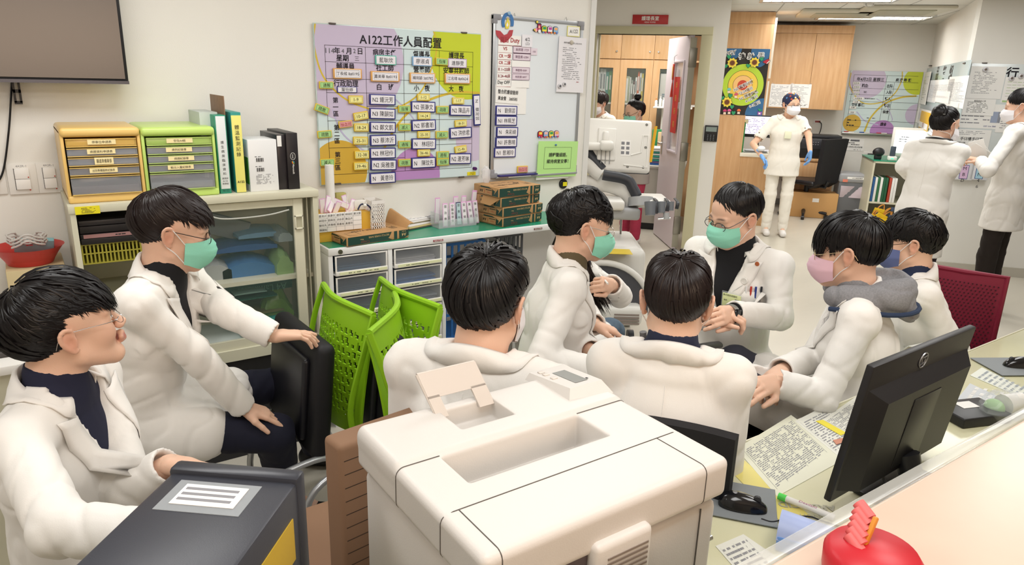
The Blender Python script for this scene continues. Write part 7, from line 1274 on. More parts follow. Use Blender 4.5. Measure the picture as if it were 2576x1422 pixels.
# monitor back
m0,m1,m3 = at(1462,296,DC),at(1640,305,DC),at(1456,420,DC); b = W(t); axm = unit(m1-m0); dn = unit(m3-m0); nn_ = np.cross(axm,dn); dn = unit(np.cross(nn_,axm)); mw2 = np.linalg.norm(m1-m0); mh2 = 0.345; RMM = np.stack([axm,nn_,-dn],1); cM = m0+axm*mw2/2+dn*mh2/2
b.box(cM,(mw2,0.05,mh2),CW,0.022,RMM,4); mo = b.obj('monitor_back',t); sgn = -1 if np.dot(nn_,C_P-cM) < 0 else 1; b = W(t); b.box(cM-nn_*sgn*0.028,(mw2+0.006,0.02,mh2+0.004),CD,0.01,RMM); b.obj('monitor_front',t)
F_ = lambda u,v,w_=0.027: m0+axm*mw2*u+dn*mh2*v+nn_*sgn*w_
b = W(t); b.box(F_(0.37,0.5),(mw2*0.26,0.02,mh2*0.62),CW,0.012,RMM,3); b.box(F_(0.35,0.36,0.045),(mw2*0.09,0.03,mh2*0.2),CW,0.015,RMM,3); b.obj('mount_block',mo)
for k in range(3): b = W(t); b.box(F_(0.3+0.06*k,0.72,0.038),(0.005,0.004,mh2*0.3),M('slot_grey','#8a8a88',0.5),0.001,RMM); b.obj('cable_slot',mo)
b = W(t); b.tube([F_(0.72,0.68,0.024),F_(0.86,0.62,0.024),F_(0.88,0.3,0.024),F_(0.95,0.3,0.024),F_(0.95,0.9,0.024),F_(0.62,0.87,0.024)],0.006,CW,8); b.obj('moulded_ridge',mo)
for u,v in ((0.92,0.09),(0.92,0.52),(0.9,0.9),(0.68,0.9),(0.03,0.07)): b = W(t); b.lathe([(0.009,0),(0.007,0.002)],F_(u,v,0.0255),M('screw_grey','#77756f',0.4),12,axis=nn_*sgn); b.obj('screw',mo)
b = W(t); b.box(F_(0.64,0.55,0.0258),(mw2*0.14,0.001,mh2*0.3),M('label_pale','#e6e4e0',0.5),0,RMM)
for k in range(3):
    for j in range(2): b.box(F_(0.6+0.07*j,0.46+0.09*k,0.0268),(mw2*0.045,0.001,mh2*0.055),M('label_ink','#77777c',0.6),0.0,RMM)
b.obj('instruction_label',mo)
b = W(t); b.tube([at(1650,318,DC-0.02),at(1636,408,DC-0.02)],0.014,M('board_yellow','#e0a81c',0.5),6,flat=(1,0.3)); b.obj('yellow_board',mo)
b = W(t); b.tube([at(1563,545,DC+0.3),at(1559,632,DC+0.3)],0.008,CHROME,8); b.obj('rod',t)
# grey tube chair of the teacher
q = at(1912,915,2.72)*[1,1,0]; t = thing('tube_chair','grey metal tube chair under the teacher in the white coat','chair',(q[0]-0.12,q[1]-0.02,0),math.radians(75)); GT = M('tube_grey','#7d7c7e',0.35,metal=0.5)
b = MB(); b.bb((-0.23,-0.22,0.42),(0.23,0.22,0.46),FB,0.018); b.obj('seat',t)
for s in (-1,1):
    b = MB(); b.tube(bez([(s*0.25,-0.22,0.02),(s*0.25,-0.2,0.4),(s*0.25,-0.16,0.64),(s*0.25,0.1,0.66),(s*0.25,0.24,0.62)],6),0.014,GT,10); b.obj('arm_tube',t); b = MB(); b.tube([(s*0.24,0.22,0.0),(s*0.24,0.25,0.45),(s*0.24,0.3,0.76)],0.014,GT,10); b.obj('rear_post',t)
b = MB(); b.bb((-0.22,0.27,0.5),(0.22,0.3,0.76),FB,0.012); b.obj('backrest',t)

# ---------------------------------------------------------------- people: smooth surfaces from distance fields
class SDF:
    def __init__(s,lo,hi,h):
        s.lo = np.array(lo,float); s.h = h; n = np.ceil((np.array(hi)-s.lo)/h).astype(int)+1; s.n = n; s.D = np.ones(tuple(n),np.float32)
        s.ax = [(s.lo[i]+h*np.arange(n[i])).astype(np.float32) for i in range(3)]
    def sl(s,lo,hi):
        a = np.clip(np.floor((np.array(lo)-s.lo)/s.h).astype(int)-1,0,s.n-1); b = np.clip(np.ceil((np.array(hi)-s.lo)/s.h).astype(int)+2,1,s.n)
        S = tuple(slice(a[i],max(b[i],a[i]+1)) for i in range(3)); return S,(s.ax[0][S[0]][:,None,None],s.ax[1][S[1]][None,:,None],s.ax[2][S[2]][None,None,:])
    def mix(s,S,d,k,sub):
        A = s.D[S]
        if sub: d = -d; h = np.maximum(k-np.abs(A-d),0)/k; s.D[S] = np.maximum(A,d)+h*h*k*0.25
        else: h = np.maximum(k-np.abs(A-d),0)/k; s.D[S] = np.minimum(A,d)-h*h*k*0.25
    def cap(s,a,b,ra,rb,k=0.01,sub=False,flat=None,rip=None,side=None):
        a,b = np.array(a,float),np.array(b,float)
        m = (max(ra,rb) if side is None else max(ra[0],rb[0],ra[1],rb[1]))+k+0.02; S,(X,Y,Z) = s.sl(np.minimum(a,b)-m,np.maximum(a,b)+m)
        d = b-a; L2 = max(d @ d,1e-9); x,y,z = X-a[0],Y-a[1],Z-a[2]; t0 = (x*d[0]+y*d[1]+z*d[2])/L2; t = np.clip(t0,0,1)
        qx,qy,qz = x-t*d[0],y-t*d[1],z-t*d[2]
        if side is not None:
            u = qx*side[0]+qy*side[1]+qz*side[2]; ru = ra[0]+(rb[0]-ra[0])*t; rv = ra[1]+(rb[1]-ra[1])*t; v2 = np.maximum(qx*qx+qy*qy+qz*qz-u*u,0)
            q = np.sqrt((u/ru)**2+v2/(rv*rv)); dd = (q-1)*np.minimum(ru,rv)
        else:
            if flat is not None:
                w,f = unit(flat[0]),flat[1]; c = (qx*w[0]+qy*w[1]+qz*w[2])*(1/f-1); qx,qy,qz = qx+w[0]*c,qy+w[1]*c,qz+w[2]*c
            r = ra+(rb-ra)*t
            if rip:
                amp,fr,ph,c0 = rip; L = math.sqrt(L2); r = r-amp*1.3*np.exp(-((t-c0)*L/0.10)**2)*np.exp(-(np.sin(t*L*fr*0.5+ph+(qx*17+qz*23+qy*11))/0.38)**2)-amp*0.6*np.exp(-(np.sin(t*L*fr*0.22+ph*2+(qx*31-qz*19))/0.3)**2)
            dd = np.sqrt(qx*qx+qy*qy+qz*qz)-r
        s.mix(S,dd.astype(np.float32),k,sub); return s
    def ell(s,c,r,k=0.01,R=None,sub=False):
        c = np.array(c,float); r = np.broadcast_to(np.array(r,float),(3,)); m = r.max()+k+0.02; S,(X,Y,Z) = s.sl(c-m,c+m); x,y,z = X-c[0],Y-c[1],Z-c[2]
        if R is not None: R = np.array(R); x,y,z = (x*R[0,i]+y*R[1,i]+z*R[2,i] for i in range(3))
        k0 = np.sqrt((x/r[0])**2+(y/r[1])**2+(z/r[2])**2); k1 = np.sqrt((x/r[0]**2)**2+(y/r[1]**2)**2+(z/r[2]**2)**2)+1e-6
        s.mix(S,(k0*(k0-1)/k1).astype(np.float32),k,sub); return s
    def ripple(s,amp,seed=0,f=34.0,ani=(1,1,0.8)):
        X,Y,Z = s.ax[0][:,None,None],s.ax[1][None,:,None],s.ax[2][None,None,:]; r = random.Random(seed); D = np.zeros(tuple(s.n),np.float32)
        for i in range(4):
            v = unit([r.uniform(-1,1)*ani[0],r.uniform(-1,1)*ani[1],r.uniform(-1,1)*ani[2]])*f*r.uniform(0.6,1.7); w = unit([r.uniform(-1,1) for _ in range(3)])*f*0.5
            D += np.sin(X*v[0]+Y*v[1]+Z*v[2]+r.uniform(0,6)+1.6*np.sin(X*w[0]+Y*w[1]+Z*w[2]+r.uniform(0,6)))/4
        s.D += (amp*(1.5*np.exp(-(D/0.13)**2)-0.3)).astype(np.float32); return s
    def mesh(s):
        s.D[0] = s.D[-1] = 1; s.D[:,0] = s.D[:,-1] = 1; s.D[:,:,0] = s.D[:,:,-1] = 1
        g = openvdb.FloatGrid(1.0); g.copyFromArray(np.clip(s.D,-1,1).astype(np.float32)); P,T,Q = g.convertToPolygons(0.0,0.0); V = P*s.h+s.lo
        F = np.array(Q); a,b,c = V[F[:,0]],V[F[:,1]],V[F[:,2]]; d = V[F[:,3]]
        vol = np.einsum('ij,ij->i',a,np.cross(b,c)).sum()+np.einsum('ij,ij->i',a,np.cross(c,d)).sum()
        if vol < 0: F = F[:,::-1]
        return V,F
def relax(V,F,it=2):
    n = len(V); E = np.vstack([F[:,[0,1]],F[:,[1,2]],F[:,[2,3]],F[:,[3,0]]]); cnt = np.bincount(E[:,0],minlength=n)+np.bincount(E[:,1],minlength=n)
    for lam in [0.5,-0.52]*it:
        A = np.stack([np.bincount(E[:,0],V[E[:,1],i],n)+np.bincount(E[:,1],V[E[:,0],i],n) for i in range(3)],1)/np.maximum(cnt,1)[:,None]; V = V+lam*(A-V)
    return V
def qmesh(name,V,F,mat,base,cols=None):
    V = relax(V,F); me = bpy.data.meshes.new(name); me.vertices.add(len(V)); me.vertices.foreach_set('co',(V-base).astype(np.float32).ravel()); nf = len(F); me.loops.add(nf*4); me.polygons.add(nf)
    me.loops.foreach_set('vertex_index',F.astype(np.int32).ravel()); me.polygons.foreach_set('loop_start',np.arange(0,nf*4,4,dtype=np.int32)); me.polygons.foreach_set('loop_total',np.full(nf,4,np.int32)); me.polygons.foreach_set('use_smooth',np.ones(nf,bool)); me.update(); me.validate()
    me.materials.append(mat)
    if cols is not None: ca = me.color_attributes.new('Col','FLOAT_COLOR','POINT'); ca.data.foreach_set('color',np.hstack([cols,np.ones((len(cols),1))]).astype(np.float32).ravel())
    return me
SKIN = M('skin','#ffffff',0.48,spec=0.4,attr='Col',bump=0.04,bscale=300); 
MATS['skin'].node_tree.nodes['Principled BSDF'].inputs['Subsurface Weight'].default_value = 0.12; MATS['skin'].node_tree.nodes['Principled BSDF'].inputs['Subsurface Radius'].default_value = (0.012,0.005,0.003); MATS['skin'].node_tree.nodes['Principled BSDF'].inputs['Subsurface Scale'].default_value = 0.5
COAT = M('coat_cotton','#ebe8e3',0.8,sheen=0.15,bump=0.06,bscale=500); COATL = M('coat_lapel','#ebe8e3',0.8,sheen=0.15,bump=0.06,bscale=500)
for m_ in (COAT,COATL):
    nt = m_.node_tree; bp0 = nt.nodes['Bump']; n2 = nt.nodes.new('ShaderNodeTexNoise'); n2.inputs['Scale'].default_value = 8; n2.inputs['Detail'].default_value = 2; n2.inputs['Distortion'].default_value = 1.2
    mp2 = nt.nodes.new('ShaderNodeMapping'); mp2.inputs['Scale'].default_value = (1.0,1.0,0.45); mp2.inputs['Rotation'].default_value = (0.5,0.4,0.3); nt.links.new(nt.nodes['Texture Coordinate'].outputs['Object'],mp2.inputs[0]); nt.links.new(mp2.outputs[0],n2.inputs['Vector'])
    b2 = nt.nodes.new('ShaderNodeBump'); b2.inputs['Strength'].default_value = 0.3; b2.inputs['Distance'].default_value = 0.02; nt.links.new(n2.outputs['Fac'],b2.inputs['Height']); nt.links.new(bp0.outputs[0],b2.inputs['Normal']); nt.links.new(b2.outputs[0],nt.nodes['Principled BSDF'].inputs['Normal'])
MGREEN = M('mask_green','#8fd8c0',0.7,bump=0.05,bscale=300); MEAR = M('mask_loop','#f0eeee',0.7)
HAIR = M('hair_black','#141112',0.34,spec=0.35); HAIRB = M('hair_brown','#211817',0.34,spec=0.35)
def head_R(yaw,pitch=0,roll=0):   # pitch > 0 looks up
    return rotz(math.radians(yaw)) @ np.array(Euler((math.radians(roll),math.radians(-pitch),0)).to_matrix())
def head_field(H,R,nb,h,female=False,full=1):
    lo = np.minimum(H-0.17,nb-0.09); hi = np.maximum(H+0.17,nb+0.09); S = SDF(lo,hi,h); P = lambda x,y,z: H+R @ np.array([x,y,z])
    S.ell(P(-0.004,0,0.04),(0.096,0.075,0.082),0.01,R); S.ell(P(0.035,0,0.045),(0.061,0.062,0.066),0.02,R); S.ell(P(0.044,0,-0.028),(0.048,0.053,0.07),0.03,R)
    S.cap(P(0.01,0.05,-0.05),P(0.07,0.016,-0.092),0.018,0.015,0.03); S.cap(P(0.01,-0.05,-0.05),P(0.07,-0.016,-0.092),0.018,0.015,0.03); S.ell(P(0.076,0,-0.09),(0.018,0.022,0.017),0.02,R)
    for y in (-1,1):
        S.ell(P(0.062,y*0.036,-0.022),(0.028,0.024,0.028),0.02,R); S.ell(P(0.104,y*0.031,0.006),(0.018,0.02,0.0105),0.012,R,sub=True); S.ell(P(0.0805,y*0.031,0.005),(0.0145,0.017,0.0125),0.005,R); S.cap(P(0.084,y*0.045,0.024),P(0.095,y*0.012,0.022),0.009,0.010,0.012)
        if full: S.ell(P(0.096,y*0.031,0.0045),(0.008,0.0125,0.0028),0.002,R,sub=True)
        S.cap(P(0.1075,y*0.011,-0.031),P(0.104,y*0.012,-0.03),0.008,0.008,0.006)
        # ear: rim, lobe and hollow
        e = [(0.006,0.073,0.012),(0.004,0.083,0.027),(-0.008,0.088,0.033),(-0.019,0.088,0.024),(-0.021,0.086,0.006),(-0.013,0.083,-0.012),(-0.005,0.079,-0.024),(0.003,0.075,-0.022)]
        S.ell(P(-0.007,y*0.079,0.003),(0.017,0.006,0.026),0.006,R); E = bez([(a,y*b,c) for a,b,c in e],2)
        for i in range(len(E)-1): S.cap(P(*E[i]),P(*E[i+1]),0.0042,0.0042,0.003)
        S.ell(P(-0.003,y*0.087,0.001),(0.008,0.006,0.012),0.003,R,sub=True)
    S.cap(P(0.094,0,0.016),P(0.113,0,-0.025),0.006,0.009,0.012); S.ell(P(0.116,0,-0.027),(0.009,0.010,0.008),0.006,R)
    S.cap(P(0.098,0.018,-0.0565),P(0.104,0,-0.053),0.0055,0.0065,0.006); S.cap(P(0.098,-0.018,-0.0565),P(0.104,0,-0.053),0.0055,0.0065,0.006); S.cap(P(0.097,0.013,-0.0655),P(0.103,0,-0.0655),0.006,0.0075,0.006); S.cap(P(0.097,-0.013,-0.0655),P(0.103,0,-0.0655),0.006,0.0075,0.006)
    r = 0.047 if female else 0.055; S.cap(P(-0.02,0,-0.03),nb+np.array([0,0,0.01]),r,r*1.02,0.03); S.cap(nb+np.array([0,0,0.02]),nb-np.array([0,0,0.03]),r*1.0,r*1.02,0.02); return S
def skin_cols(V,H,R,tone):
    q = (V-H) @ R; x,y,z = q.T; base = np.array(lin(tone)[:3]); C = np.tile(base,(len(V),1)); ya = np.abs(y)
    def mixc(w,c): nonlocal C; w = np.clip(w,0,1)[:,None]; C = C*(1-w)+np.array(lin(c)[:3])*w
    mixc(0.55*np.exp(-(((x+0.005)/0.022)**2+((ya-0.086)/0.012)**2+(z/0.032)**2)),'#c87a60'); mixc(0.35*np.exp(-(((x-0.075)/0.03)**2+((ya-0.04)/0.02)**2+((z+0.025)/0.022)**2)),'#d08a72')
    mixc((x > 0.09)*np.exp(-(((z+0.06)/0.0085)**4+(y/0.022)**4))*0.85,'#b86a64'); mixc((x > 0.078)*np.exp(-(((z-0.028-0.06*(0.03-np.abs(ya-0.03)))/0.0042)**2+((ya-0.031)/0.019)**4))*0.9,'#3a2b28'); mixc((x > 0.1)*0.1*np.exp(-(((z+0.028)/0.012)**2)),'#c47f6a')
    return C
def finger(S,p,d,n,L,bends,r):
    for i in range(3):
        a = math.radians(bends[i]); ax = np.cross(d,n); d = d*math.cos(a)-n*math.sin(a); n = unit(np.cross(ax,d))*1.0; n = n if True else n; q = p+d*L[i]; S.cap(p,q,r*(1-0.07*i),r*(0.95-0.09*i),0.003); p = q
def hand_mesh(wr,d,n,thumb,curl,fore,h=0.0027,sc=1.0):
    d = unit(d); n = unit(np.array(n)-d*np.dot(n,d)); s = np.cross(n,d)*thumb; S = SDF(wr-0.2*sc,wr+0.2*sc,h); f = unit(fore)
    S.cap(wr-f*0.13,wr,0.030*sc,0.023*sc,0.01,flat=(n,0.8)); K = []
    for i,(o,l) in enumerate(((0.027,0.083),(0.009,0.087),(-0.010,0.083),(-0.027,0.075))):
        k = wr+d*l*sc+s*o*sc-n*(0.004 if i in (0,3) else 0)*sc; K.append(k); S.cap(wr+s*o*0.5*sc+d*0.005,k,0.0155*sc,0.0105*sc,0.014)
    S.ell(wr+d*0.035*sc+s*0.022*sc-n*0.008*sc,0.018*sc,0.015)
    for i,k in enumerate(K):
        m = (1.0,1.1,1.02,0.8)[i]*sc; c = curl[i] if isinstance(curl[i],tuple) else (curl[i],curl[i]*1.0,curl[i]*0.6); dd = unit(d+s*(0.06,0.02,-0.03,-0.09)[i]); finger(S,k,dd,n,(0.040*m,0.025*m,0.02*m),c,(0.0094,0.0094,0.0089,0.0078)[i]*sc)
    tb = curl[4] if len(curl) > 4 else 15; p = wr+d*0.018*sc+s*0.02*sc-n*0.006*sc; td = unit(d*0.75+s*0.75-n*0.25); q = p+td*0.042*sc; S.cap(p,q,0.0155*sc,0.0115*sc,0.01); td = unit(td+d*tb/30-s*tb/45-n*tb/80); q2 = q+td*0.032*sc; S.cap(q,q2,0.011*sc,0.0095*sc,0.004); td = unit(td+d*tb/60-n*tb/90); S.cap(q2,q2+td*0.025*sc,0.0095*sc,0.0078*sc,0.003)
    return S.mesh()
# hair: a cap over the skull plus combed locks that follow it
def hair_mesh(H,R,st,mat,h=None):
    c0 = np.array([-0.004,0,0.036]); sem = np.array([0.0915,0.0735,0.0845]); rng = np.random.RandomState(st.get('seed',1)); pole = unit(st.get('pole',(-0.42,0.12,0.9)))
    fx = unit(np.array([1,0,0])-pole*pole[0]); fy = np.cross(pole,fx); phs = np.radians([0,35,62,90,118,150,180]); L = st['line']; Rt = st.get('line_r',L); vol = st.get('vol',1.0); fr = st.get('fringe',0.0)
    def tend(ph): ph = (ph+PI) % (2*PI)-PI; return np.radians(np.interp(abs(ph),phs,L if ph >= 0 else Rt))
    def pt(th,ph,e):
        d = pole*np.cos(th)+(fx*np.cos(ph)+fy*np.sin(ph))*np.sin(th); r = 1/np.sqrt(((d/sem)**2).sum()); te = tend(ph); u = th/te
        a_ = abs((ph+PI) % (2*PI)-PI); fw_ = 1/(1+math.exp((a_-0.85)*7)); tk = vol*(0.0115+0.007*np.sin(min(u,1)*PI)*st.get('puff',0.6))*(1-(0.82-0.6*fw_)*max(0,min(1,(u-0.35)/0.65))**1.3)+0.0015
        p = c0+d*(r+tk*e)
        if p[0] > 0.05 and th > 0.9: p = p+np.array([fr*0.012*(u**3),0,0])
        return p
    b = MB(); b.frame(H,R); n,m = 26,56; V = []
    for s_,e in ((0,0.88),(1,-0.35)):
        for i in range(n+1):
            for j in range(m): ph = 2*PI*j/m; te = tend(ph); V.append(pt(te*i/n*0.985,ph,e*(1 if i < n else 0.5)))
    F = []; k = (n+1)*m
    for i in range(n):
        for j in range(m): a,b_,c,d = i*m+j,i*m+(j+1) % m,(i+1)*m+(j+1) % m,(i+1)*m+j; F += [[a,b_,c,d],[k+d,k+c,k+b_,k+a]]
    for j in range(m): a,b_ = n*m+j,n*m+(j+1) % m; F.append([a,b_,k+b_,k+a])
    b.add(V,F,mat); N = st.get('n',1300); VV = []; FF = []; seg = 8; sw = st.get('sweep',0.35); wid = st.get('w',0.0034)
    for q in range(N):
        ph = rng.uniform(-PI,PI); te = tend(ph); t0 = te*rng.uniform(0.0,0.75)**0.8; t1 = te*(1+rng.uniform(-0.08,0.09)); e0 = rng.uniform(0.72,1.1) if rng.rand() < 0.93 else rng.uniform(1.1,1.45); dr = sw*rng.uniform(0.6,1.4)*(1 if rng.rand() > st.get('part',0.0) else -1); wob = rng.uniform(0,6); P = []
        if t1-t0 < 0.35: t0 = max(0,t1-0.5)
        ln = st.get('wave',0.0)
        for i in range(seg+1): u = i/seg; th = t0+(t1-t0)*u; P.append(pt(th,ph+dr*(u-0.5)*math.sin(min(th,1.5))+0.02*math.sin(wob+5*u)+ln*math.sin(wob+9*u),e0+0.16*math.sin(PI*u)-0.1*u))
        P = np.array(P)
        if P[-1][0] > 0.03 and st.get('hang',0): P[-3:] += np.array([[0.002,0,-0.0],[0.004,0,-0.006],[0.003,0,-0.014]])*st['hang']
        T = np.gradient(P,axis=0); T /= np.linalg.norm(T,axis=1)[:,None]+1e-9; O = P-c0; O /= np.linalg.norm(O,axis=1)[:,None]; Sd = np.cross(T,O); Sd /= np.linalg.norm(Sd,axis=1)[:,None]+1e-9; k = len(VV); ww = wid*rng.uniform(0.6,1.5)
        for i in range(seg+1): w_ = ww*(0.35+0.65*math.sin(PI*min(1,0.25+i/seg*0.8)))*(1.0 if i < seg else 0.12); VV += [P[i]-Sd[i]*w_-O[i]*w_*0.5,P[i]+O[i]*w_*0.45,P[i]+Sd[i]*w_-O[i]*w_*0.5]
        for i in range(seg):
            for a in (0,1): FF.append([k+i*3+a,k+i*3+a+1,k+(i+1)*3+a+1,k+(i+1)*3+a])
    b.add(VV,FF,mat); return b
def ground(P): return np.array([P[0],P[1],0.0])
def mask_part(t,H,R,mat,kind='flat',loop=MEAR,h=0):
    b = W(t).frame(H-np.array(t.location),R); nu,nv = 25,17; G = []; k95 = kind == 'cup'
    for i in range(nu):
        u = i/(nu-1)*2-1; row = []
        for j in range(nv):
            v = j/(nv-1); z = -0.002-0.098*v-(0.012*abs(u)**2*(1-v) if not k95 else 0)+0.02*abs(u)**2*v; xf = np.interp(v,[0,0.15,0.4,0.62,0.85,1],[0.112,0.126,0.134,0.128,0.113,0.094]) if not k95 else np.interp(v,[0,0.2,0.5,0.8,1],[0.114,0.134,0.148,0.132,0.095])
            pl = 0.0022*((v*5) % 1.0) if (0.15 < v < 0.85 and not k95) else 0; ang = u*PI/2*0.98; xs = 0.040; ys = np.interp(v,[0,0.5,1],[0.064,0.068,0.058]); x = xs+(xf+pl-xs)*math.cos(ang)**0.75 if abs(u) < 1 else xs; row.append((x,ys*math.sin(ang),z))
        G.append(row)
    b.sheet(np.array(G),0.0014,mat); o = b.obj('mask',t); G = np.array(G)
    for s,i in ((-1,0),(1,nu-1)):
        b = W(t).frame(H-np.array(t.location),R)
        if kind == 'cup': b.tube(bez([G[i][1],(-0.01,s*0.084,0.045),(-0.07,s*0.05,0.07)],5),0.0016,loop,5); b.tube(bez([G[i][-2],(-0.01,s*0.075,-0.05),(-0.07,s*0.04,-0.045)],5),0.0016,loop,5)
        else: b.tube(bez([G[i][1],(0.012,s*0.082,0.018),(-0.006,s*0.0895,0.034),(-0.022,s*0.085,0.012),(-0.012,s*0.083,-0.02),(0.015,s*0.073,-0.045),G[i][-2]],5),0.0015,loop,5)
        b.obj('ear_loop',o)
    return o
def glasses_part(t,H,R,mat,shape='oval',r=0.0011,lens=True):
    b = W(t).frame(H-np.array(t.location),R); g = None
    for s in (-1,1):
        rim = [(0.113-0.012*abs(math.cos(a)*0.024*s+0.033*s)/0.05,s*0.033+0.024*math.cos(a),0.0+(0.019 if shape == 'round' else 0.0165)*math.sin(a)) for a in np.linspace(0,2*PI,24)[:-1]]; b.tube(rim,r,mat,6,closed=True); b.tube(bez([(0.104,s*0.058,0.006),(0.085,s*0.075,0.007),(0.0,s*0.0815,0.022),(-0.022,s*0.083,0.016),(-0.035,s*0.08,-0.004)],5),r,mat,6)
    b.tube([(0.108,-0.010,0.004),(0.114,0,0.007),(0.108,0.010,0.004)],r,mat,6); g = b.obj('glasses',t)
    if lens:
        for s in (-1,1): b = W(t).frame(H-np.array(t.location),R); rim = [(0.1125-0.012*abs(math.cos(a)*0.024*s+0.033*s)/0.05,s*0.033+0.0235*math.cos(a),0.0+0.0175*math.sin(a)) for a in np.linspace(0,2*PI,20)[:-1]]; b.add(rim,[list(range(19))],thin_clear('lens','#dfe8ec',0.12,0.02),False); b.obj('lens',g)
    return g
def torso_axes(nb,pv,Lx): up = unit(nb-pv); L = unit(Lx-up*np.dot(Lx,up)); return up,L,np.cross(L,up)
def torso_field(S,nb,pv,L,shl,shr,off,k=0.03,belly=1.0,w=1.0):
    up,L,F = torso_axes(nb,pv,L); P = lambda v,f=0.0: pv+(nb-pv)*v+F*f; e = off
    S.cap(P(0.0),P(0.28,0.0),(0.158*w+e,0.108*belly+e),(0.14*w+e,0.098*belly+e),k,side=L); S.cap(P(0.28),P(0.62,0.0),(0.14*w+e,0.098*belly+e),(0.155*w+e,0.106+e),k,side=L); S.cap(P(0.62),P(0.86,-0.005),(0.155*w+e,0.106+e),(0.12*w+e,0.07+e),k,side=L)
    m = (shl+shr)/2; S.cap(shl,shr,0.042+e,0.042+e,k); S.cap(shl,m*0.3+nb*0.7-up*0.012,0.040+e,0.045+e,k); S.cap(shr,m*0.3+nb*0.7-up*0.012,0.040+e,0.045+e,k); return S
def person(name,label,H,yaw,byaw,pitch=0,roll=0,lean=6,st=None,hair=HAIR,tone='#e2b9a0',female=False,mask=None,glass=None,coat=None,shirt=None,arms=None,legs=None,stand=False,h=0.004,eyes=False,sw=0.172,nboff=(-0.028,-0.112),bend=0.0,Vdepth=0.26,Vw=0.085,base=None,opened=False,seed=1,skirt=None,shoes=None,blen=0.5,coatlen=0.75,fold=0.0028,bodyw=1.0,extra=None,lapel=True,collar='coat',short=False):
    H = np.array(H,float); R = head_R(yaw,pitch,roll); bf = np.array([math.cos(math.radians(byaw)),math.sin(math.radians(byaw)),0]); Lx = np.array([-bf[1],bf[0],0]); hf = R[:,0]*[1,1,0]
    nb = H+unit(hf*0.5+bf*0.5)*nboff[0]+np.array([0,0,nboff[1]]); lr = math.radians(lean); pv = nb-blen*(np.array([0,0,math.cos(lr)])+bf*math.sin(lr)); up,L,F = torso_axes(nb,pv,Lx)
    shl = nb+L*sw-up*0.062+bf*bend; shr = nb-L*sw-up*0.062+bf*bend; t = thing(name,label,'person',ground(pv) if base is None else base); org = np.array(t.location)
    # ---- body: one mesh of head, neck, trunk, limbs and hands
    parts = []; V,Fc = head_field(H,R,nb,h*0.85,female).mesh(); parts.append((V,Fc)); lo = np.minimum(np.minimum(pv,shl),shr)-0.5; hi = np.maximum(nb,H)+0.2
    A = {}
    for sd,sh in (('l',shl),('r',shr)):
        if arms and arms.get(sd): el,wr = np.array(arms[sd][0],float),np.array(arms[sd][1],float)
        else: el = sh-np.array([0,0,0.27])+L*(0.01 if sd == 'l' else -0.01); wr = el+bf*0.2-np.array([0,0,0.05])
        # keep real limb lengths: move the elbow onto the sphere of the upper arm
        A[sd] = (sh,el,wr)
    hl,hr = pv+L*0.09-up*0.02,pv-L*0.09-up*0.02
    if legs: kl,al,kr,ar = [np.array(x,float) for x in legs]
    elif stand: kl,kr = hl*[1,1,0]+bf*0.02+np.array([0,0,0.47]),hr*[1,1,0]+bf*0.02+np.array([0,0,0.47]); al,ar = hl*[1,1,0]+np.array([0,0,0.08]),hr*[1,1,0]+np.array([0,0,0.08])
    else: kl,kr = hl+bf*0.40+L*0.03,hr+bf*0.40-L*0.03; kl[2] = kr[2] = 0.5; al,ar = kl*[1,1,0]+bf*0.03+np.array([0,0,0.08]),kr*[1,1,0]+bf*0.03+np.array([0,0,0.08])
    pts = np.array([pv,nb,shl,shr,hl,hr,kl,kr,al,ar]+[x for a in A.values() for x in a]); S = SDF(pts.min(0)-0.16,pts.max(0)+0.16,0.011); torso_field(S,nb,pv,Lx,shl,shr,-0.014)
    for sd in 'lr': sh,el,wr = A[sd]; S.cap(sh,el,0.04,0.036,0.02); S.cap(el,wr,0.036,0.024,0.01)
    for hp,kn,an in ((hl,kl,al),(hr,kr,ar)): S.cap(hp,kn,0.065,0.045,0.02); S.cap(kn,an,0.042,0.03,0.015); S.cap(an,an+bf*0.1-np.array([0,0,0.04]),0.03,0.025,0.02)
    parts.append(S.mesh())
    for sd in 'lr':
        hd = arms.get(sd) if arms else None
        if hd and len(hd) > 2 and hd[2] is not None: d,n,cu = hd[2]; f = A[sd][2]-A[sd][1]; parts.append(hand_mesh(A[sd][2],d,n,(1 if sd == 'l' else -1)*(1),cu,f,0.0027 if h < 0.005 else 0.004,0.95 if not female else 0.86))
    n0 = 0; VV = []; FF = []
    for V,Fc in parts: VV.append(V); FF.append(Fc+n0); n0 += len(V)
    VV = np.vstack(VV); FF = np.vstack(FF); put('body',qmesh('body',VV,FF,SKIN,org,skin_cols(VV,H,R,tone)),t,edge=False)
    if eyes:
        for s in (-1,1): b = W(t).frame(H-org,R); b.sph((0.0835,s*0.031,0.0045),0.0115,M('eye_white','#e4e0dc',0.2),None,14,10); b.sph((0.0905,s*0.031,0.0045),(0.0052,0.0055,0.0055),M('eye_dark','#1c1210',0.15),None,12,8); b.obj('eye',t)
    if st is not None: hair_mesh(H-org,R,st,hair).obj('hair',t,edge=False)
    if mask: mask_part(t,H,R,mask[0],mask[1] if len(mask) > 1 else 'flat')
    if glass: glasses_part(t,H,R,*glass)
    # ---- clothes
    pm = lambda off: (pts.min(0)-0.17-off,pts.max(0)+0.17+off); bc = None
    tp = np.array([pv,nb,shl,shr]+[x for a in A.values() for x in a])
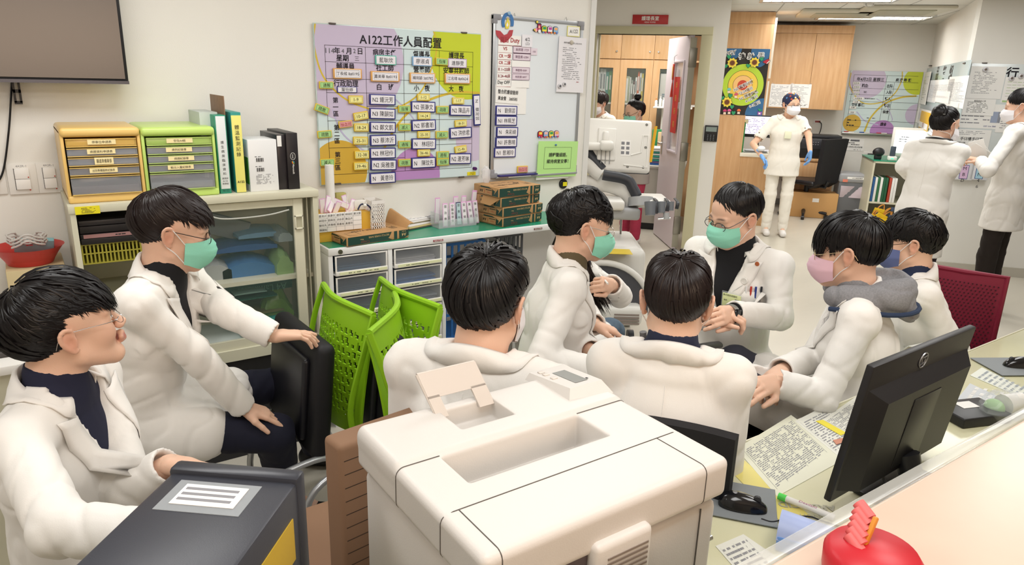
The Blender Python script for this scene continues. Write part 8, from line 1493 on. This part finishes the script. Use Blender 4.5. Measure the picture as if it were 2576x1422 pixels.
    if shirt is not None:
        S = SDF(tp[:4].min(0)-0.2,tp[:4].max(0)+0.15,0.0065); torso_field(S,nb,pv,Lx,shl,shr,0.002,w=bodyw); S.cap(nb-up*0.02,nb+up*0.022,0.066,0.063,0.02); S.ripple(0.0005,seed+5,40); S.cap(nb+up*0.015,nb+up*0.14,0.050,0.056,0.009,sub=True); V,Fc = S.mesh(); put('shirt',qmesh('shirt',V,Fc,shirt,org),t,edge=False)
    if coat is not None:
        hc = 0.0065 if h < 0.005 else 0.009; bott = [hl+(kl-hl)*(coatlen if not stand else 0.0),hr+(kr-hr)*(coatlen if not stand else 0.0)]
        if stand: bott = [pv-np.array([0,0,coatlen])]
        q = np.vstack([tp,bott]); S = SDF(q.min(0)-0.2,q.max(0)+0.16,hc); torso_field(S,nb,pv,Lx,shl,shr,0.014,w=bodyw)
        if stand: b0 = pv-np.array([0,0,coatlen]); S.cap(pv,b0,(0.175*bodyw,0.125),(0.192*bodyw,0.142),0.04,side=L); cut = b0[2]
        else:
            for hp,kn in ((hl,kl),(hr,kr)): e_ = hp+(kn-hp)*coatlen; S.cap(hp,e_,0.104,0.094,0.04); 
            S.cap((hl+hr)/2,(hl+hr)/2+((kl+kr)/2-(hl+hr)/2)*coatlen*0.9,(0.16,0.085),(0.15,0.075),0.04,side=L)
            S.cap(pv-up*0.04-F*0.03-L*0.1,pv-up*0.04-F*0.03+L*0.1,0.10,0.10,0.05)
        S.ripple(fold*1.0,seed); S.cap(nb-up*0.005+F*0.004,nb+up*0.12+F*0.01,0.068,0.075,0.008,sub=True)
        # front opening
        if shirt is not None:
            Sx,(X,Y,Z) = S.sl(q.min(0)-0.2,q.max(0)+0.16); x,y,z = X-nb[0],Y-nb[1],Z-nb[2]; u = x*L[0]+y*L[1]+z*L[2]; v = x*up[0]+y*up[1]+z*up[2]; f = x*F[0]+y*F[1]+z*F[2]; hw = Vw*np.clip((v+Vdepth)/Vdepth,0.0,1.2)
            if opened: hw = np.maximum(hw,opened)
            d = np.maximum(np.maximum(np.abs(u)-hw,-f+0.02),-(v+Vdepth) if not opened else -(v+0.62)); S.mix(Sx,d.astype(np.float32),0.003,True)
        for sd in 'lr':
            sh,el,wr = A[sd]
            if short: S.cap(sh,sh+(el-sh)*0.72,0.052,0.06,0.02,rip=(fold*2,95,seed,0.9)); e2 = sh+(el-sh)*0.72; S.cap(e2+(el-sh)*0.16,e2+(el-sh)*0.5,0.06,0.06,0.003,sub=True); S.cap(e2-(el-sh)*0.1,e2+(el-sh)*0.3,0.048,0.05,0.003,sub=True); continue
            fd = unit(wr-el); en = wr-fd*0.012; S.cap(sh,el,0.053,0.049,0.02,rip=(fold*1.5,80,seed,0.92)); S.cap(el,en,0.052,0.045,0.015,rip=(fold*1.6,85,seed*2.1,0.08)); ex = en+fd*0.045; S.cap(en+fd*0.055,en+fd*0.13,0.062,0.07,0.003,sub=True); S.cap(en-fd*0.02,en+fd*0.06,0.034,0.036,0.003,sub=True)
        if stand: S.D = np.maximum(S.D,(cut-S.ax[2])[None,None,:])
        V,Fc = S.mesh(); put('white_coat' if coat is COAT else 'tunic',qmesh('coat',V,Fc,coat,org),t,edge=False); bv = BVHTree.FromPolygons([tuple(p) for p in V],[tuple(int(i) for i in f) for f in Fc])
        def proj_pt(u,v,off=0.005,sgn=1):
            o = nb+L*u+up*v+F*0.2*sgn; hit = bv.ray_cast(Vector(o),Vector(-F*sgn))
            if hit[0] is None: hit = bv.find_nearest(Vector(nb+L*u+up*v+F*0.1*sgn))
            return np.array(hit[0])+F*off*sgn
        if lapel:
            cm = COATL if coat is COAT else coat
            # collar: stands round the neck and folds over
            G = []
            for a in np.linspace(-2.35,2.35,41):
                ca,sa = math.cos(a),math.sin(a); dr = -F*ca+L*sa; row = []; k = max(0,ca); drop = 0.022*(1-ca)
                base_ = nb+dr*(0.066+0.012*(1-k))-up*drop; top = base_+up*(0.024+0.012*k)+dr*0.004; row += [base_,(base_+top)/2+dr*0.001,top,top+dr*0.008-up*0.003]
                o_ = nb+dr*(0.112+0.01*(1-k))-up*(0.0+drop*1.2); hit = bv.find_nearest(Vector(o_)); tgt = np.array(hit[0])+np.array(hit[1])*0.005 if hit[0] is not None else o_
                row += [top+(tgt-top)*0.5+dr*0.006+up*0.004,tgt]; G.append(row)
            b = W(t); b.sheet(np.array(G),0.0028,cm); b.obj('collar',t,edge=False)
            for s in (-1,1):
                if (shirt is None and collar != 'coat') or short: break
                b = W(t); n_ = 14; G = []; v0 = -0.055; vb = -Vdepth-0.01
                for i in range(n_):
                    k = i/(n_-1); v = v0+(vb-v0)*k; ui = Vw*np.clip((v+Vdepth)/Vdepth,0,1); ui = max(ui,opened or 0); uo = ui+0.062*(1-k)**0.6*(1.0 if k > 0.12 else 1.15)+0.006; G.append([proj_pt(s*(ui+(uo-ui)*j/5),v-(0.02*(j/5)*(1-k) if k > 0.1 else -0.004*j),0.004+0.003*math.sin(PI*j/5)) for j in range(6)])
                b.sheet(np.array(G),0.0028,cm); b.obj('lapel',t,edge=False)
        if shirt is None or collar == 'seam':
            b = W(t); b.tube([proj_pt(0.0,v,0.0008,-1) for v in np.linspace(-0.07,-0.42,24)],0.0012,COATL,5); b.obj('back_seam',t)
        if extra: extra(t,locals())
    if legs is not False and (stand or legs is not None or skirt):
        tm = skirt or M('trouser_black','#17171b',0.85); q = np.array([hl,hr,kl,kr,al,ar,pv]); S = SDF(q.min(0)-0.14,q.max(0)+0.14,0.009); S.cap(hl,hr,0.085,0.085,0.03)
        for hp,kn,an in ((hl,kl,al),(hr,kr,ar)): S.cap(hp,kn,0.078,0.066,0.03,rip=(0.004,60,1,0.9)); S.cap(kn,an,0.069,0.055,0.02,rip=(0.004,70,2,0.9))
        S.ripple(0.002,seed+9); V,Fc = S.mesh(); put('trousers',qmesh('trousers',V,Fc,tm,org),t,edge=False)
        sm = shoes or M('shoe_black','#141416',0.4)
        for an in (al,ar):
            S = SDF(an-0.2,an+0.2,0.006); g0 = an*[1,1,0]; S.cap(g0+np.array([0,0,0.045])-bf*0.03,g0+np.array([0,0,0.035])+bf*0.14,0.04,0.036,0.02); S.cap(g0+np.array([0,0,0.05])-bf*0.02,an+np.array([0,0,0.02]),0.038,0.04,0.02); Sx,(X,Y,Z) = S.sl(an-0.2,an+0.2); S.mix(Sx,(Z-0.006+0*X+0*Y).astype(np.float32),0.002,True); V,Fc = S.mesh(); put('shoe',qmesh('shoe',V,Fc,sm,org),t,edge=False)
    return t,dict(nb=nb,up=up,L=L,F=F,pv=pv,A=A,R=R,H=H,org=org,bv=locals().get('bv'),proj=locals().get('proj_pt'))

# printer top: one moulded shell with the output tray and the stop recess cut into it
def rbox_d(S,lo,hi,r):
    lo,hi = np.array(lo),np.array(hi); Sx,G = S.sl(lo-0.02,hi+0.02); c = (lo+hi)/2; q = [np.abs(G[i]-c[i])-(hi[i]-lo[i])/2+r for i in range(3)]
    return Sx,G,(np.sqrt(sum(np.maximum(a,0)**2 for a in q))+np.minimum(np.maximum(np.maximum(q[0],q[1]),q[2]),0)-r).astype(np.float32)
(t,X0,X1,Y0,Y1,PZ,zb,tx0,tx1,ty0,ty1,ys1,ys2,rx0,rx1,ry0,ry1,PR,PR2) = PRINTER
S = SDF((X0-.02,Y0-.02,zb-.02),(X1+.02,Y1+.02,PZ+.03),0.0025); Sx,G,d = rbox_d(S,(X0,Y0,zb),(X1,Y1,PZ),0.013); S.mix(Sx,d,0.001,False)
Sx,G,d = rbox_d(S,(X0+0.004,ys2+0.004,PZ-0.03),(X1-0.004,Y1-0.002,PZ+0.005),0.01); S.mix(Sx,d,0.01,False)
Sx,G,d = rbox_d(S,(tx0,ty0,PZ-0.066),(tx1,ty1,PZ+0.04),0.003); d = np.maximum(d,(PZ-0.006-(G[1]-ty0)/(ty1-ty0)*0.055)-G[2]+0*G[0]).astype(np.float32); S.mix(Sx,d,0.004,True)
Sx,G,d = rbox_d(S,(rx0,ry0-0.008,PZ-0.03),(rx1,ry1+0.008,PZ+0.04),0.003); S.mix(Sx,d,0.003,True)
V,Fc = S.mesh(); put('top_cover',qmesh('top_cover',V,Fc,PR,np.array(t.location)),t,edge=False); bvp = BVHTree.FromPolygons([tuple(p) for p in V],[tuple(int(i) for i in f) for f in Fc]); SEAM = M('seam_dark')
def seam(pts,dirs):
    P = []
    for p,d in zip(pts,dirs):
        h = bvp.ray_cast(Vector(p),Vector(d))
        if h[0] is not None: P.append(np.array(h[0]))
    if len(P) > 2: b = W(t); b.tube(P,0.0010,SEAM,6); b.obj('seam',t)
for yy,spans in ((ys1,((X0,X1),)),(ys2,((X0,tx0+0.002),(tx1-0.002,X1)))):
    for xa,xb in spans:
        xs = np.linspace(xa+0.004,xb-0.004,30); pts = [(x,yy,PZ+0.1) for x in xs]; dr = [(0,0,-1)]*30; zz_ = np.linspace(zb+0.004,PZ-0.006,12)
        if xa == X0: pts = [(X0-0.1,yy,z) for z in zz_]+pts; dr = [(1,0,0)]*12+dr
        if xb == X1: pts = pts+[(X1+0.1,yy,z) for z in zz_[::-1]]; dr = dr+[(-1,0,0)]*12
        seam(pts,dr)
for xx in (X0+0.028,0.796): seam([(xx,y,PZ+0.1) for y in np.linspace(ys1,Y0+0.004,24)]+[(xx,Y0-0.1,z) for z in np.linspace(PZ-0.006,zb+0.004,12)],[(0,0,-1)]*24+[(0,1,0)]*12)
dn = np.array([0,0,-1.0]); v3 = lambda *a: np.array(a,float)
# students and teacher in the huddle
person('person','person in a white coat and thin glasses, unmasked, seated by the computer tower',at(160,836,1.58),9,-28,pitch=14,lean=2,st=dict(line=[110,112,96,82,110,125,129],n=2400,puff=1.0,vol=1.15,fringe=1.2,hang=1,seed=2,wave=0.05),glass=(M('wire_silver','#cfd0d4',0.2,metal=1.0),'oval',0.0009),coat=COAT,shirt=M('tee_navy','#1a1c33',0.85),arms=dict(r=(at(150,1330,1.28),at(385,1345,1.26),(v3(1,0.2,-0.1),v3(0,0,1),(30,30,30,30))),l=(at(330,1230,1.63),at(428,1168,1.6),(v3(0.8,-0.5,-0.2),v3(0.1,0.1,1),(35,40,40,45)))),skirt=M('trouser_navy','#15172a',0.85),opened=0.055,Vw=0.08,Vdepth=0.3,seed=3,eyes=True)
person('person','person in a white coat and green mask resting a hand on the folded green chair',at(428,588,2.14),-9,-32,pitch=-8,lean=16,st=dict(line=[100,102,98,82,110,125,129],n=2000,puff=0.8,fringe=1.5,hang=1,seed=4),hair=HAIRB,mask=(MGREEN,),glass=(M('frame_black','#17171a',0.3),'oval',0.0012),coat=COAT,shirt=M('shirt_black','#15151a',0.85),arms=dict(r=(onZ(480,880,0.86)+v3(0.0,-0.02,0),onZ(612,1025,0.62),(v3(0.75,-0.15,-0.35),v3(0.25,-0.2,1),(12,25,28,30))),l=(at(560,780,2.26),at(690,846,2.28),(v3(0.95,0.1,-0.1),v3(0,0,1),(8,18,22,25)))),legs=(onZ(740,960,0.52),onZ(790,1120,0.1),onZ(690,1090,0.50),onZ(720,1250,0.1)),skirt=M('trouser_navy'),coatlen=0.5,seed=5,Vdepth=0.22,Vw=0.06)
person('person','person with back turned and longer black hair, behind the printer\'s paper stop',at(1225,772,1.6),33,34,lean=4,pitch=-6,nboff=(-0.03,-0.098),st=dict(line=[112,114,98,86,118,131,135],n=3000,puff=0.9,vol=1.2,seed=6,sweep=0.5,pole=(-0.5,-0.15,0.85)),mask=(M('mask_white','#e8e6ea',0.7),),coat=COAT,seed=7,h=0.004,sw=0.178)
P4 = person('person','person with wavy black hair, clear glasses and green mask, seen in profile',at(1456,574,2.48),-20,-36,pitch=-6,lean=8,st=dict(line=[108,110,96,82,110,125,127],n=2000,puff=1.1,vol=1.1,wave=0.16,fringe=1.0,hang=1,seed=8),mask=(MGREEN,),glass=(M('frame_clear','#c9c4bd',0.15,metal=0.5),'round',0.0013),coat=COAT,shirt=M('shirt_olive','#5e523b',0.85),arms=dict(r=(at(1362,905,2.29),at(1492,930,2.29),(v3(1,-0.2,0),v3(0,0,1),(30,35,35,35))),l=(at(1450,860,2.61),at(1490,885,2.48),(v3(0.8,-0.5,-0.1),v3(0,0,1),(30,30,30,30)))),seed=9,opened=0.03,Vw=0.07)
person('person','person with back turned and both ears showing, between printer and teacher',at(1700,770,1.79),43,38,lean=3,pitch=-4,nboff=(-0.03,-0.100),st=dict(line=[95,97,92,80,106,117,121],n=2400,puff=0.8,seed=11,sweep=0.3,pole=(-0.35,0.0,0.93)),hair=HAIRB,mask=(M('mask_white','#e8e6ea',0.7),),coat=COAT,seed=12,h=0.004,sw=0.15,shirt=M('shirt_dark_blue','#20253c',0.85),collar='seam')
def teacher_extra(t,g):
    pj = g['proj_pt']; L_,up,F = g['L'],g['up'],g['F']; RR = np.stack([L_,-F,up],1)
    def on(u,v,off=0.01): return pj(u,v,off)
    c = on(0.115,-0.30); RX = np.stack([L_,F,up],1)
    b = W(t); G = [[pj(0.055+0.115*i/5,-0.155-0.13*j/5*(1-0.12*abs(i/5-0.5)),0.004) for j in range(6)] for i in range(6)]; b.sheet(np.array(G),0.003,COATL); b.obj('chest_pocket',t,edge=False)
    b = W(t); c = on(0.062,-0.19,0.02); b.box(c,(0.085,0.003,0.062),FILM,0.002,RX); b.box(c-up*0.003,(0.076,0.0045,0.052),M('badge_card','#dbe3a8',0.4),0.001,RX); b.box(c-up*0.006+L_*0.024,(0.018,0.006,0.024),M('badge_photo','#3a3f55',0.5),0,RX); b.box(c-up*0.002+L_*0.024,(0.009,0.0068,0.012),M('badge_face','#d8b6a0',0.5),0.002,RX)
    TR = np.stack([L_,np.cross(up,L_),up],1); b.frame(c+F*0.0032-g['org'],np.stack([L_,-F,up],1)); b.text('臺北榮民總醫院',(-0.006,0,0.017),0.0085,INK); b.text('醫師',(-0.024,0,-0.004),0.007,INK); b.obj('id_badge',t)
    b = W(t); c2 = on(0.088,-0.115,0.014); b.lathe([(0.014,0),(0.014,0.006),(0.011,0.008),(0.010,0.006)],c2,WHITE,20,axis=F); b.tube([c2-up*0.014,c+up*0.034],0.001,STEEL,5); b.obj('badge_reel',t)
    b = W(t); b.lathe([(0.009,0),(0.008,0.003),(0.004,0.0035)],on(0.12,-0.045,0.010),M('pin_orange','#b5643c',0.3,metal=0.3),18,axis=F); b.obj('round_pin',t)
    for k,cc in enumerate(('#e8e8e8','#c0392b','#2c3e8a','#22242c')): b = W(t); o = on(0.10+k*0.015,-0.15,0.006); b.tube([o-up*0.03,o+up*0.016],0.0042,M('pocket_pen'+cc,cc,0.35),8); b.obj('pen',t)
    for v in (-0.33,-0.42): b = W(t); b.lathe([(0.008,0),(0.008,0.003),(0.005,0.0035)],on(-0.005,v,0.002),M('button_pale','#dcdcd2',0.3),14,axis=F); b.obj('button',t)
T_,TG = person('person','teacher in a white coat with name badge, black sweater, green mask and glasses',at(1854,546,2.81),166,192,pitch=-16,roll=-4,lean=2,st=dict(line=[88,90,92,79,106,117,121],n=2000,puff=0.5,vol=0.9,seed=13,sweep=0.6),mask=(MGREEN,),glass=(M('frame_black'),'oval',0.0013),eyes=True,coat=COAT,shirt=M('sweater_black','#101014',0.9),arms=dict(l=(at(1962,800,2.72),at(1842,787,2.52),(v3(-0.7,-0.2,0.1),v3(-0.3,-0.8,0.5),(35,45,50,55,30))),r=(at(1730,800,2.81),at(1790,800,2.54),(v3(0.1,-0.2,0.1),v3(-0.3,0.2,1),(50,55,55,60)))),skirt=M('trouser_black','#17171b',0.85),seed=14,coatlen=0.95,Vdepth=0.3,Vw=0.075,extra=teacher_extra)
def ring(t,G,sd,name,f,r,mat,w=1.0,off=0.0):
    sh,el,wr = G['A'][sd]; d = unit(wr-el); b = W(t); c = wr+d*off; u = unit(np.cross(d,v3(0,0,1))); v = np.cross(d,u)
    for k in range(3): b.tube([c+d*(k-1)*w*0.0055+u*r*math.cos(a)+v*r*0.85*math.sin(a) for a in np.linspace(0,2*PI,22)[:-1]],0.0038,mat,6,closed=True)
    b.obj(name,t); return c,d,u,v
c,d,u,v = ring(T_,TG,'l','watch_strap',0,0.031,STEEL,1.3,0.012); b = W(T_); nn3 = unit((C_P-c)-d*np.dot(C_P-c,d)); b.box(c+nn3*0.031,(0.036,0.030,0.010),M('watch_glass','#141418',0.1,coat=0.5),0.005,np.stack([d,np.cross(nn3,d),nn3],1)); b.obj('watch',T_)
b = W(T_); sh,el,wr = TG['A']['l']; d = unit(wr-el); b.tube([wr-d*0.035,wr-d*0.004],[0.035,0.036],M('sweater_black'),20); b.obj('sweater_cuff',T_)
p5 = person('person','woman with long dark hair, white coat and ripped jeans half hidden behind her neighbour',at(1468,585,2.94),-30,-40,lean=6,female=True,st=dict(line=[80,86,96,118,146,159,159],n=1500,seed=15),hair=HAIRB,mask=(MGREEN,),coat=COAT,shirt=M('sweater_navy','#161a33',0.9),arms=dict(r=(at(1478,800,2.75),at(1498,818,2.65),(v3(0.8,-0.5,-0.25),v3(0.1,0.0,1),(15,30,40,45))),l=(at(1560,745,3.08),at(1538,716,2.83),(v3(-0.75,-0.25,0.2),v3(0.2,-0.9,0.35),(60,65,65,70,35)))),legs=(onZ(1535,835,0.50),onZ(1560,960,0.1),onZ(1480,860,0.50),onZ(1500,980,0.1)),skirt=M('denim','#5d6f80',0.85,col2='#4a5b6c',nscale=30),seed=16,sw=0.15,opened=0.05,fold=0.002)[0]
def locks(t,H,R,starts,n,mat,spread,seed,w=0.004,L=None,name='long_hair'):
    rng = np.random.RandomState(seed); b = W(t); H = np.array(H)
    for k in range(n):
        p0,p1,p2 = [np.array(x) for x in starts[rng.randint(len(starts))]]; j = rng.uniform(-1,1,3)*spread; P = bez([H+R @ p0+j*0.5,H+R @ p1+j,H+R @ p2+j*1.4+np.array([0,0,rng.uniform(-.03,.03)])],6); P = P+0.004*np.sin(np.linspace(0,6,len(P))+k)[:,None]*unit(rng.uniform(-1,1,3)); m = len(P); b.tube(P,w*np.interp(np.linspace(0,1,m),[0,.2,.8,1],[.8,1,.8,.1]),mat,4,caps=False)
    b.obj('hair_lock' if name is None else name,t,edge=False)
R5 = head_R(-30); H5 = at(1468,585,2.94)
locks(p5,H5,R5,[((-0.03,s*0.085,0.02),(-0.02,s*0.11,-0.12),(0.07,s*0.13,-0.30)) for s in (-1,1)]+[((-0.08,s*0.05,0.0),(-0.11,s*0.07,-0.15),(-0.13,s*0.09,-0.34)) for s in (-1,1)],420,HAIRB,0.024,3)
b = W(p5); b.tube([at(1508,690,2.84),at(1529,714,2.74)],0.004,WHITE,8); b.obj('thermometer',p5)
P8,G8 = person('person','person in round glasses and pink mask with a grey hood over a white coat',at(2141,640,2.33),110,124,pitch=-6,lean=10,st=dict(line=[113,115,96,82,110,125,130],n=2200,puff=0.9,vol=1.1,fringe=1.2,hang=1,seed=17),mask=(M('mask_pink','#e3bccb',0.7,bump=0.05,bscale=300),),glass=(M('frame_gold','#c9b795',0.2,metal=0.7),'round',0.0012),coat=COAT,shirt=M('hoodie_grey','#8f8f93',0.9,noise=0.25,nscale=200),arms=dict(l=(at(2068,1000,2.17),at(1948,962,2.16),(v3(-0.75,-0.1,0.12),v3(0,-0.5,0.9),(25,35,40,45,25))),r=(at(2050,900,2.51),at(1962,935,2.3),(v3(-0.7,-0.3,0.0),v3(0,0.2,1),(25,30,35,40)))),legs=(at(1800,945,2.3),onZ(1840,1090,0.1),at(1850,915,2.68),onZ(1900,1060,0.1)),skirt=M('trouser_slate','#2c2c38',0.85),seed=18,Vdepth=0.2,fold=0.0032)
S = SDF(G8['nb']-0.26,G8['nb']+0.2,0.006); nb8,up8,L8,F8 = G8['nb'],G8['up'],G8['L'],G8['F']; prev = None
for a in np.linspace(-2.3,2.3,17):
    dr = -F8*math.cos(a)+L8*math.sin(a); k = max(0,math.cos(a)); p = nb8+dr*(0.095+0.035*k)+up8*(0.012-0.02*k-0.018*(1-k)); 
    if prev is not None: S.cap(prev,p,0.034+0.016*k,0.034+0.016*k,0.02)
    prev = p
S.cap(nb8-F8*0.10-up8*0.03,nb8-F8*0.155-up8*0.085,(0.11,0.045),(0.07,0.03),0.03,side=L8); S.ell(nb8-F8*0.09+up8*0.035,(0.06,0.06,0.03),0.02,np.stack([L8,F8,up8],1),sub=True); S.ripple(0.003,3,40); V,Fc = S.mesh(); put('hood',qmesh('hood',V,Fc,M('hoodie_grey'),G8['org']),P8,edge=False)
b = W(P8); b.tube([nb8+(-F8*math.cos(a)+L8*math.sin(a))*(0.14+0.045*max(0,math.cos(a)))-up8*(0.035+0.035*max(0,math.cos(a))) for a in np.linspace(-2.2,2.2,20)],0.008,M('hood_lining','#2c3a55',0.9),8); b.obj('hood_trim',P8)
ph = thing('mobile_phone','dark blue mobile phone held on the lap of the person in the pink mask','mobile phone',at(1925,972,2.19)); b = MB(); b.box((0,0,0),(0.15,0.075,0.009),M('phone_blue','#1f2b4a',0.2,metal=0.4),0.004,rotz(math.radians(-38)) @ np.array(Euler((0.15,0.1,0)).to_matrix())); b.obj('case',ph)
green_chair((2.28,1.42,0),math.radians(214),'lime green chair under the person in the pink mask, at the desk edge',False)
green_chair((1.22,2.02,0),math.radians(54),'lime green chair behind the person with wavy hair',False)
person('person','person in a dark blue mask and brown framed glasses, seated on the maroon chair',at(2294,616,2.88),117,128,pitch=-4,lean=10,st=dict(line=[106,108,96,82,110,125,127],n=2000,puff=1.0,vol=1.1,wave=0.1,fringe=1.0,seed=19),mask=(M('mask_navy','#5b6796',0.7,bump=0.05,bscale=300),),glass=(M('frame_brown','#5c4433',0.3),'oval',0.0016),coat=COAT,shirt=M('shirt_navy','#222c48',0.85),arms=dict(l=(at(2400,880,2.76),at(2290,900,2.7))),seed=20,Vdepth=0.26,Vw=0.075)
# black chair behind the back-turned person
q = at(1648,1046,1.72); t = thing('black_chair','black office chair back behind the person between printer and teacher','chair',(q[0],q[1],0),math.radians(-50)); b = MB(); zt8 = q[2]-0.02
b.sheet(np.array([[(0.19*u,-0.02-0.03*u*u+0.0*v,0.5+(zt8-0.5+0.02)*v) for v in np.linspace(0,1,6)] for u in np.linspace(-1,1,9)]),0.035,FB); b.obj('backrest',t); b = MB(); b.box((0,0.24,0.45),(0.44,0.42,0.06),FB,0.028,None,3); b.obj('seat',t); b = MB(); b.cyl((0,0.22,0.06),(0,0.22,0.42),0.025,BLACK); b.obj('gas_lift',t)
for k in range(5): a = 2*PI*k/5; b = MB(); b.tube([(0,0.22,0.09),(0.26*math.cos(a),0.22+0.26*math.sin(a),0.05)],[0.022,0.014],BLACK,8); b.sph((0.26*math.cos(a),0.22+0.26*math.sin(a),0.027),0.026,BLACK); b.obj('base_arm',t)
# standing staff
NW = M('nurse_white','#e9e4da',0.8,bump=0.05,bscale=400); WSH = M('shoe_white','#e6e2e0',0.45)
pn,gn = person('nurse','nurse in white uniform, patterned cap, glasses and blue gloves standing at the counter',at(1990,266,7.86),244,222,stand=True,female=True,lean=0,st=None,tone='#e3b89c',mask=(M('mask_white'),'cup'),glass=(M('frame_brown'),'oval',0.0018),eyes=True,coat=NW,arms=dict(r=(at(1895,362,8.0),at(1915,392,7.7)),l=(at(2034,340,7.85),at(2038,382,7.75))),legs=None,skirt=NW,shoes=WSH,h=0.006,sw=0.145,blen=0.52,coatlen=0.14,seed=21,fold=0.002,short=True)
Rn = gn['R']; b = W(pn).frame(gn['H']-gn['org'],Rn); b.sph((-0.012,0,0.052),(0.108,0.09,0.088),M('cap_navy','#252a48',0.8),None,24,16); b.sph((-0.09,0,0.01),(0.04,0.06,0.045),M('cap_navy')); rng = random.Random(6)
for k in range(46):
    a,e = rng.uniform(-PI,PI),rng.uniform(0.1,1.4); cc = ['#d8742c','#e6e2dc','#4a7fb0','#c9a03a','#b0432f'][k % 5]; p = v3(math.cos(a)*math.cos(e)*0.107-0.012,math.sin(a)*math.cos(e)*0.089,math.sin(e)*0.087+0.052); b.lathe([(0.011,0),(0.008,0.003)],p,M('cap_dot'+cc,cc,0.8),9,axis=p-v3(-0.012,0,0.052))
b.obj('cap',pn)
for sd in 'lr':   # gloves
    V,Fc = hand_mesh(gn['A'][sd][2],v3(0.1,-0.1,-1) if sd == 'l' else v3(0.2,-0.5,-0.5),v3(0.8,-0.6,0) if sd == 'l' else v3(0.5,-0.4,0.6),1 if sd == 'l' else -1,(25,30,35,35),gn['A'][sd][2]-gn['A'][sd][1],0.004,0.97); put('glove',qmesh('glove',V,Fc,M('glove_blue','#6ea0dc',0.5),gn['org']),pn,edge=False)
b = W(pn); c = gn['proj'](-0.0,-0.2,0.01); b.box(c,(0.07,0.01,0.08),M('badge_pale','#e3e4c8',0.4),0.003,rotz(math.radians(222+90))); b.obj('badge',pn)
ct = thing('clipped_gauze','small clear bag of gauze by the gloved hand on the counter','plastic bag',at(1915,374,7.72)); b = MB(); b.sph((0,0,0),(0.05,0.04,0.03),M('gauze','#e3e6e8',0.6),None,10,7); b.obj('film',ct)
pk,gp = person('nurse','woman in grey top, dark red trousers and white shoes standing in the office doorway',at(1598,285,7.3),166,175,pitch=-14,stand=True,female=True,lean=2,st=dict(line=[90,92,96,82,110,125,121],n=900,seed=22,w=0.005,pole=(-0.7,0,0.7)),mask=(MGREEN,),glass=(M('frame_brown'),'round',0.0018),eyes=True,coat=M('top_grey','#a39a94',0.85),skirt=M('trouser_red','#a8324c',0.8),shoes=WSH,h=0.006,sw=0.145,blen=0.5,coatlen=0.1,seed=23,fold=0.002,short=True)
b = W(pk).frame(gp['H']-gp['org'],gp['R']); b.sph((-0.055,0,0.155),(0.038,0.038,0.035),HAIR); b.obj('hair_bun',pk)
pc,gc = person('nurse','woman with curly dark hair and white tunic half hidden by the office door frame',at(1506,262,7.9),186,196,pitch=-16,stand=True,female=True,lean=4,st=dict(line=[96,98,106,100,122,131,131],n=900,seed=24,w=0.006,wave=0.2,puff=1.4,vol=1.3),hair=HAIRB,mask=(M('mask_white'),),coat=NW,skirt=NW,shoes=WSH,h=0.006,sw=0.145,coatlen=0.15,seed=25,fold=0.002,short=True)
pbn,gb = person('doctor','woman with pinned dark bun and white coat, seen from behind by the notice boards',at(2374,318,5.2),-16,4,pitch=-12,stand=True,female=True,lean=8,st=dict(line=[95,97,96,82,110,125,121],n=1400,seed=26,w=0.004,pole=(-0.75,0,0.66)),mask=(M('mask_white'),'cup'),coat=COAT,skirt=M('trouser_plum','#2e2028',0.85),h=0.005,sw=0.165,coatlen=0.34,seed=27,arms=dict(l=(at(2270,420,5.35),at(2285,440,5.55)),r=(at(2398,425,5.1),at(2350,440,5.45))))
b = W(pbn).frame(gb['H']-gb['org'],gb['R']); b.sph((-0.085,0,0.085),(0.045,0.055,0.05),HAIR,None,16,12)
for k in range(3): b.tube([(-0.085-0.012*k,(0.05-0.012*k)*math.cos(a),0.085+(0.046-0.01*k)*math.sin(a)) for a in np.linspace(0,2*PI,20)[:-1]],0.015,HAIR,7,closed=True)
b.obj('hair_bun',pbn)
b = W(pbn).frame(gb['H']-gb['org'],gb['R']); b.box((-0.10,-0.05,0.07),(0.004,0.03,0.006),STEEL); b.obj('hair_clip',pbn); b = W(pbn); nbb = gb['nb']; b.tube([nbb+(-gb['F']*math.cos(a)+gb['L']*math.sin(a))*0.085+gb['up']*0.02 for a in np.linspace(-2,2,14)],0.007,BLACK,6); b.obj('lanyard',pbn)
pmn,gm = person('doctor','standing man in white coat and dark brown trousers holding folded papers',at(2572,272,5.2),104,96,pitch=-6,stand=True,lean=0,st=dict(line=[100,102,96,82,110,125,125],n=1200,seed=28,w=0.004),mask=(M('mask_white'),),coat=COAT,skirt=M('trouser_brown','#231b17',0.85),h=0.005,sw=0.18,blen=0.54,coatlen=0.24,seed=29,arms=dict(l=(at(2485,430,5.05),at(2468,405,5.3),(v3(-0.3,0.8,0.2),v3(0,-0.3,1),(40,45,50,50))),r=(at(2640,420,5.4),at(2500,400,5.5),(v3(-0.3,0.4,0.1),v3(0,0,1),(40,45,50,50)))))
b = W(pmn); sh,el,wr = gm['A']['l']; d = unit(wr-el); b.tube([wr-d*0.05,wr-d*0.003],[0.04,0.041],BLACK,16); b.obj('cuff',pmn)
pp_ = thing('folded_papers','folded white papers and crumpled wrapper held by the tall man','paper',at(2462,385,5.35)); b = MB()
for k,(a,s) in enumerate(((0.5,0.0),(0.8,0.02),(1.1,-0.02))): b.box((s,0,0.01*k),(0.16,0.004,0.1),PAPER,0.001,rotz(math.radians(-40)) @ np.array(Euler((0.6,a,0.1*k)).to_matrix()))
b.obj('sheet',pp_)

bpy.context.view_layer.update()
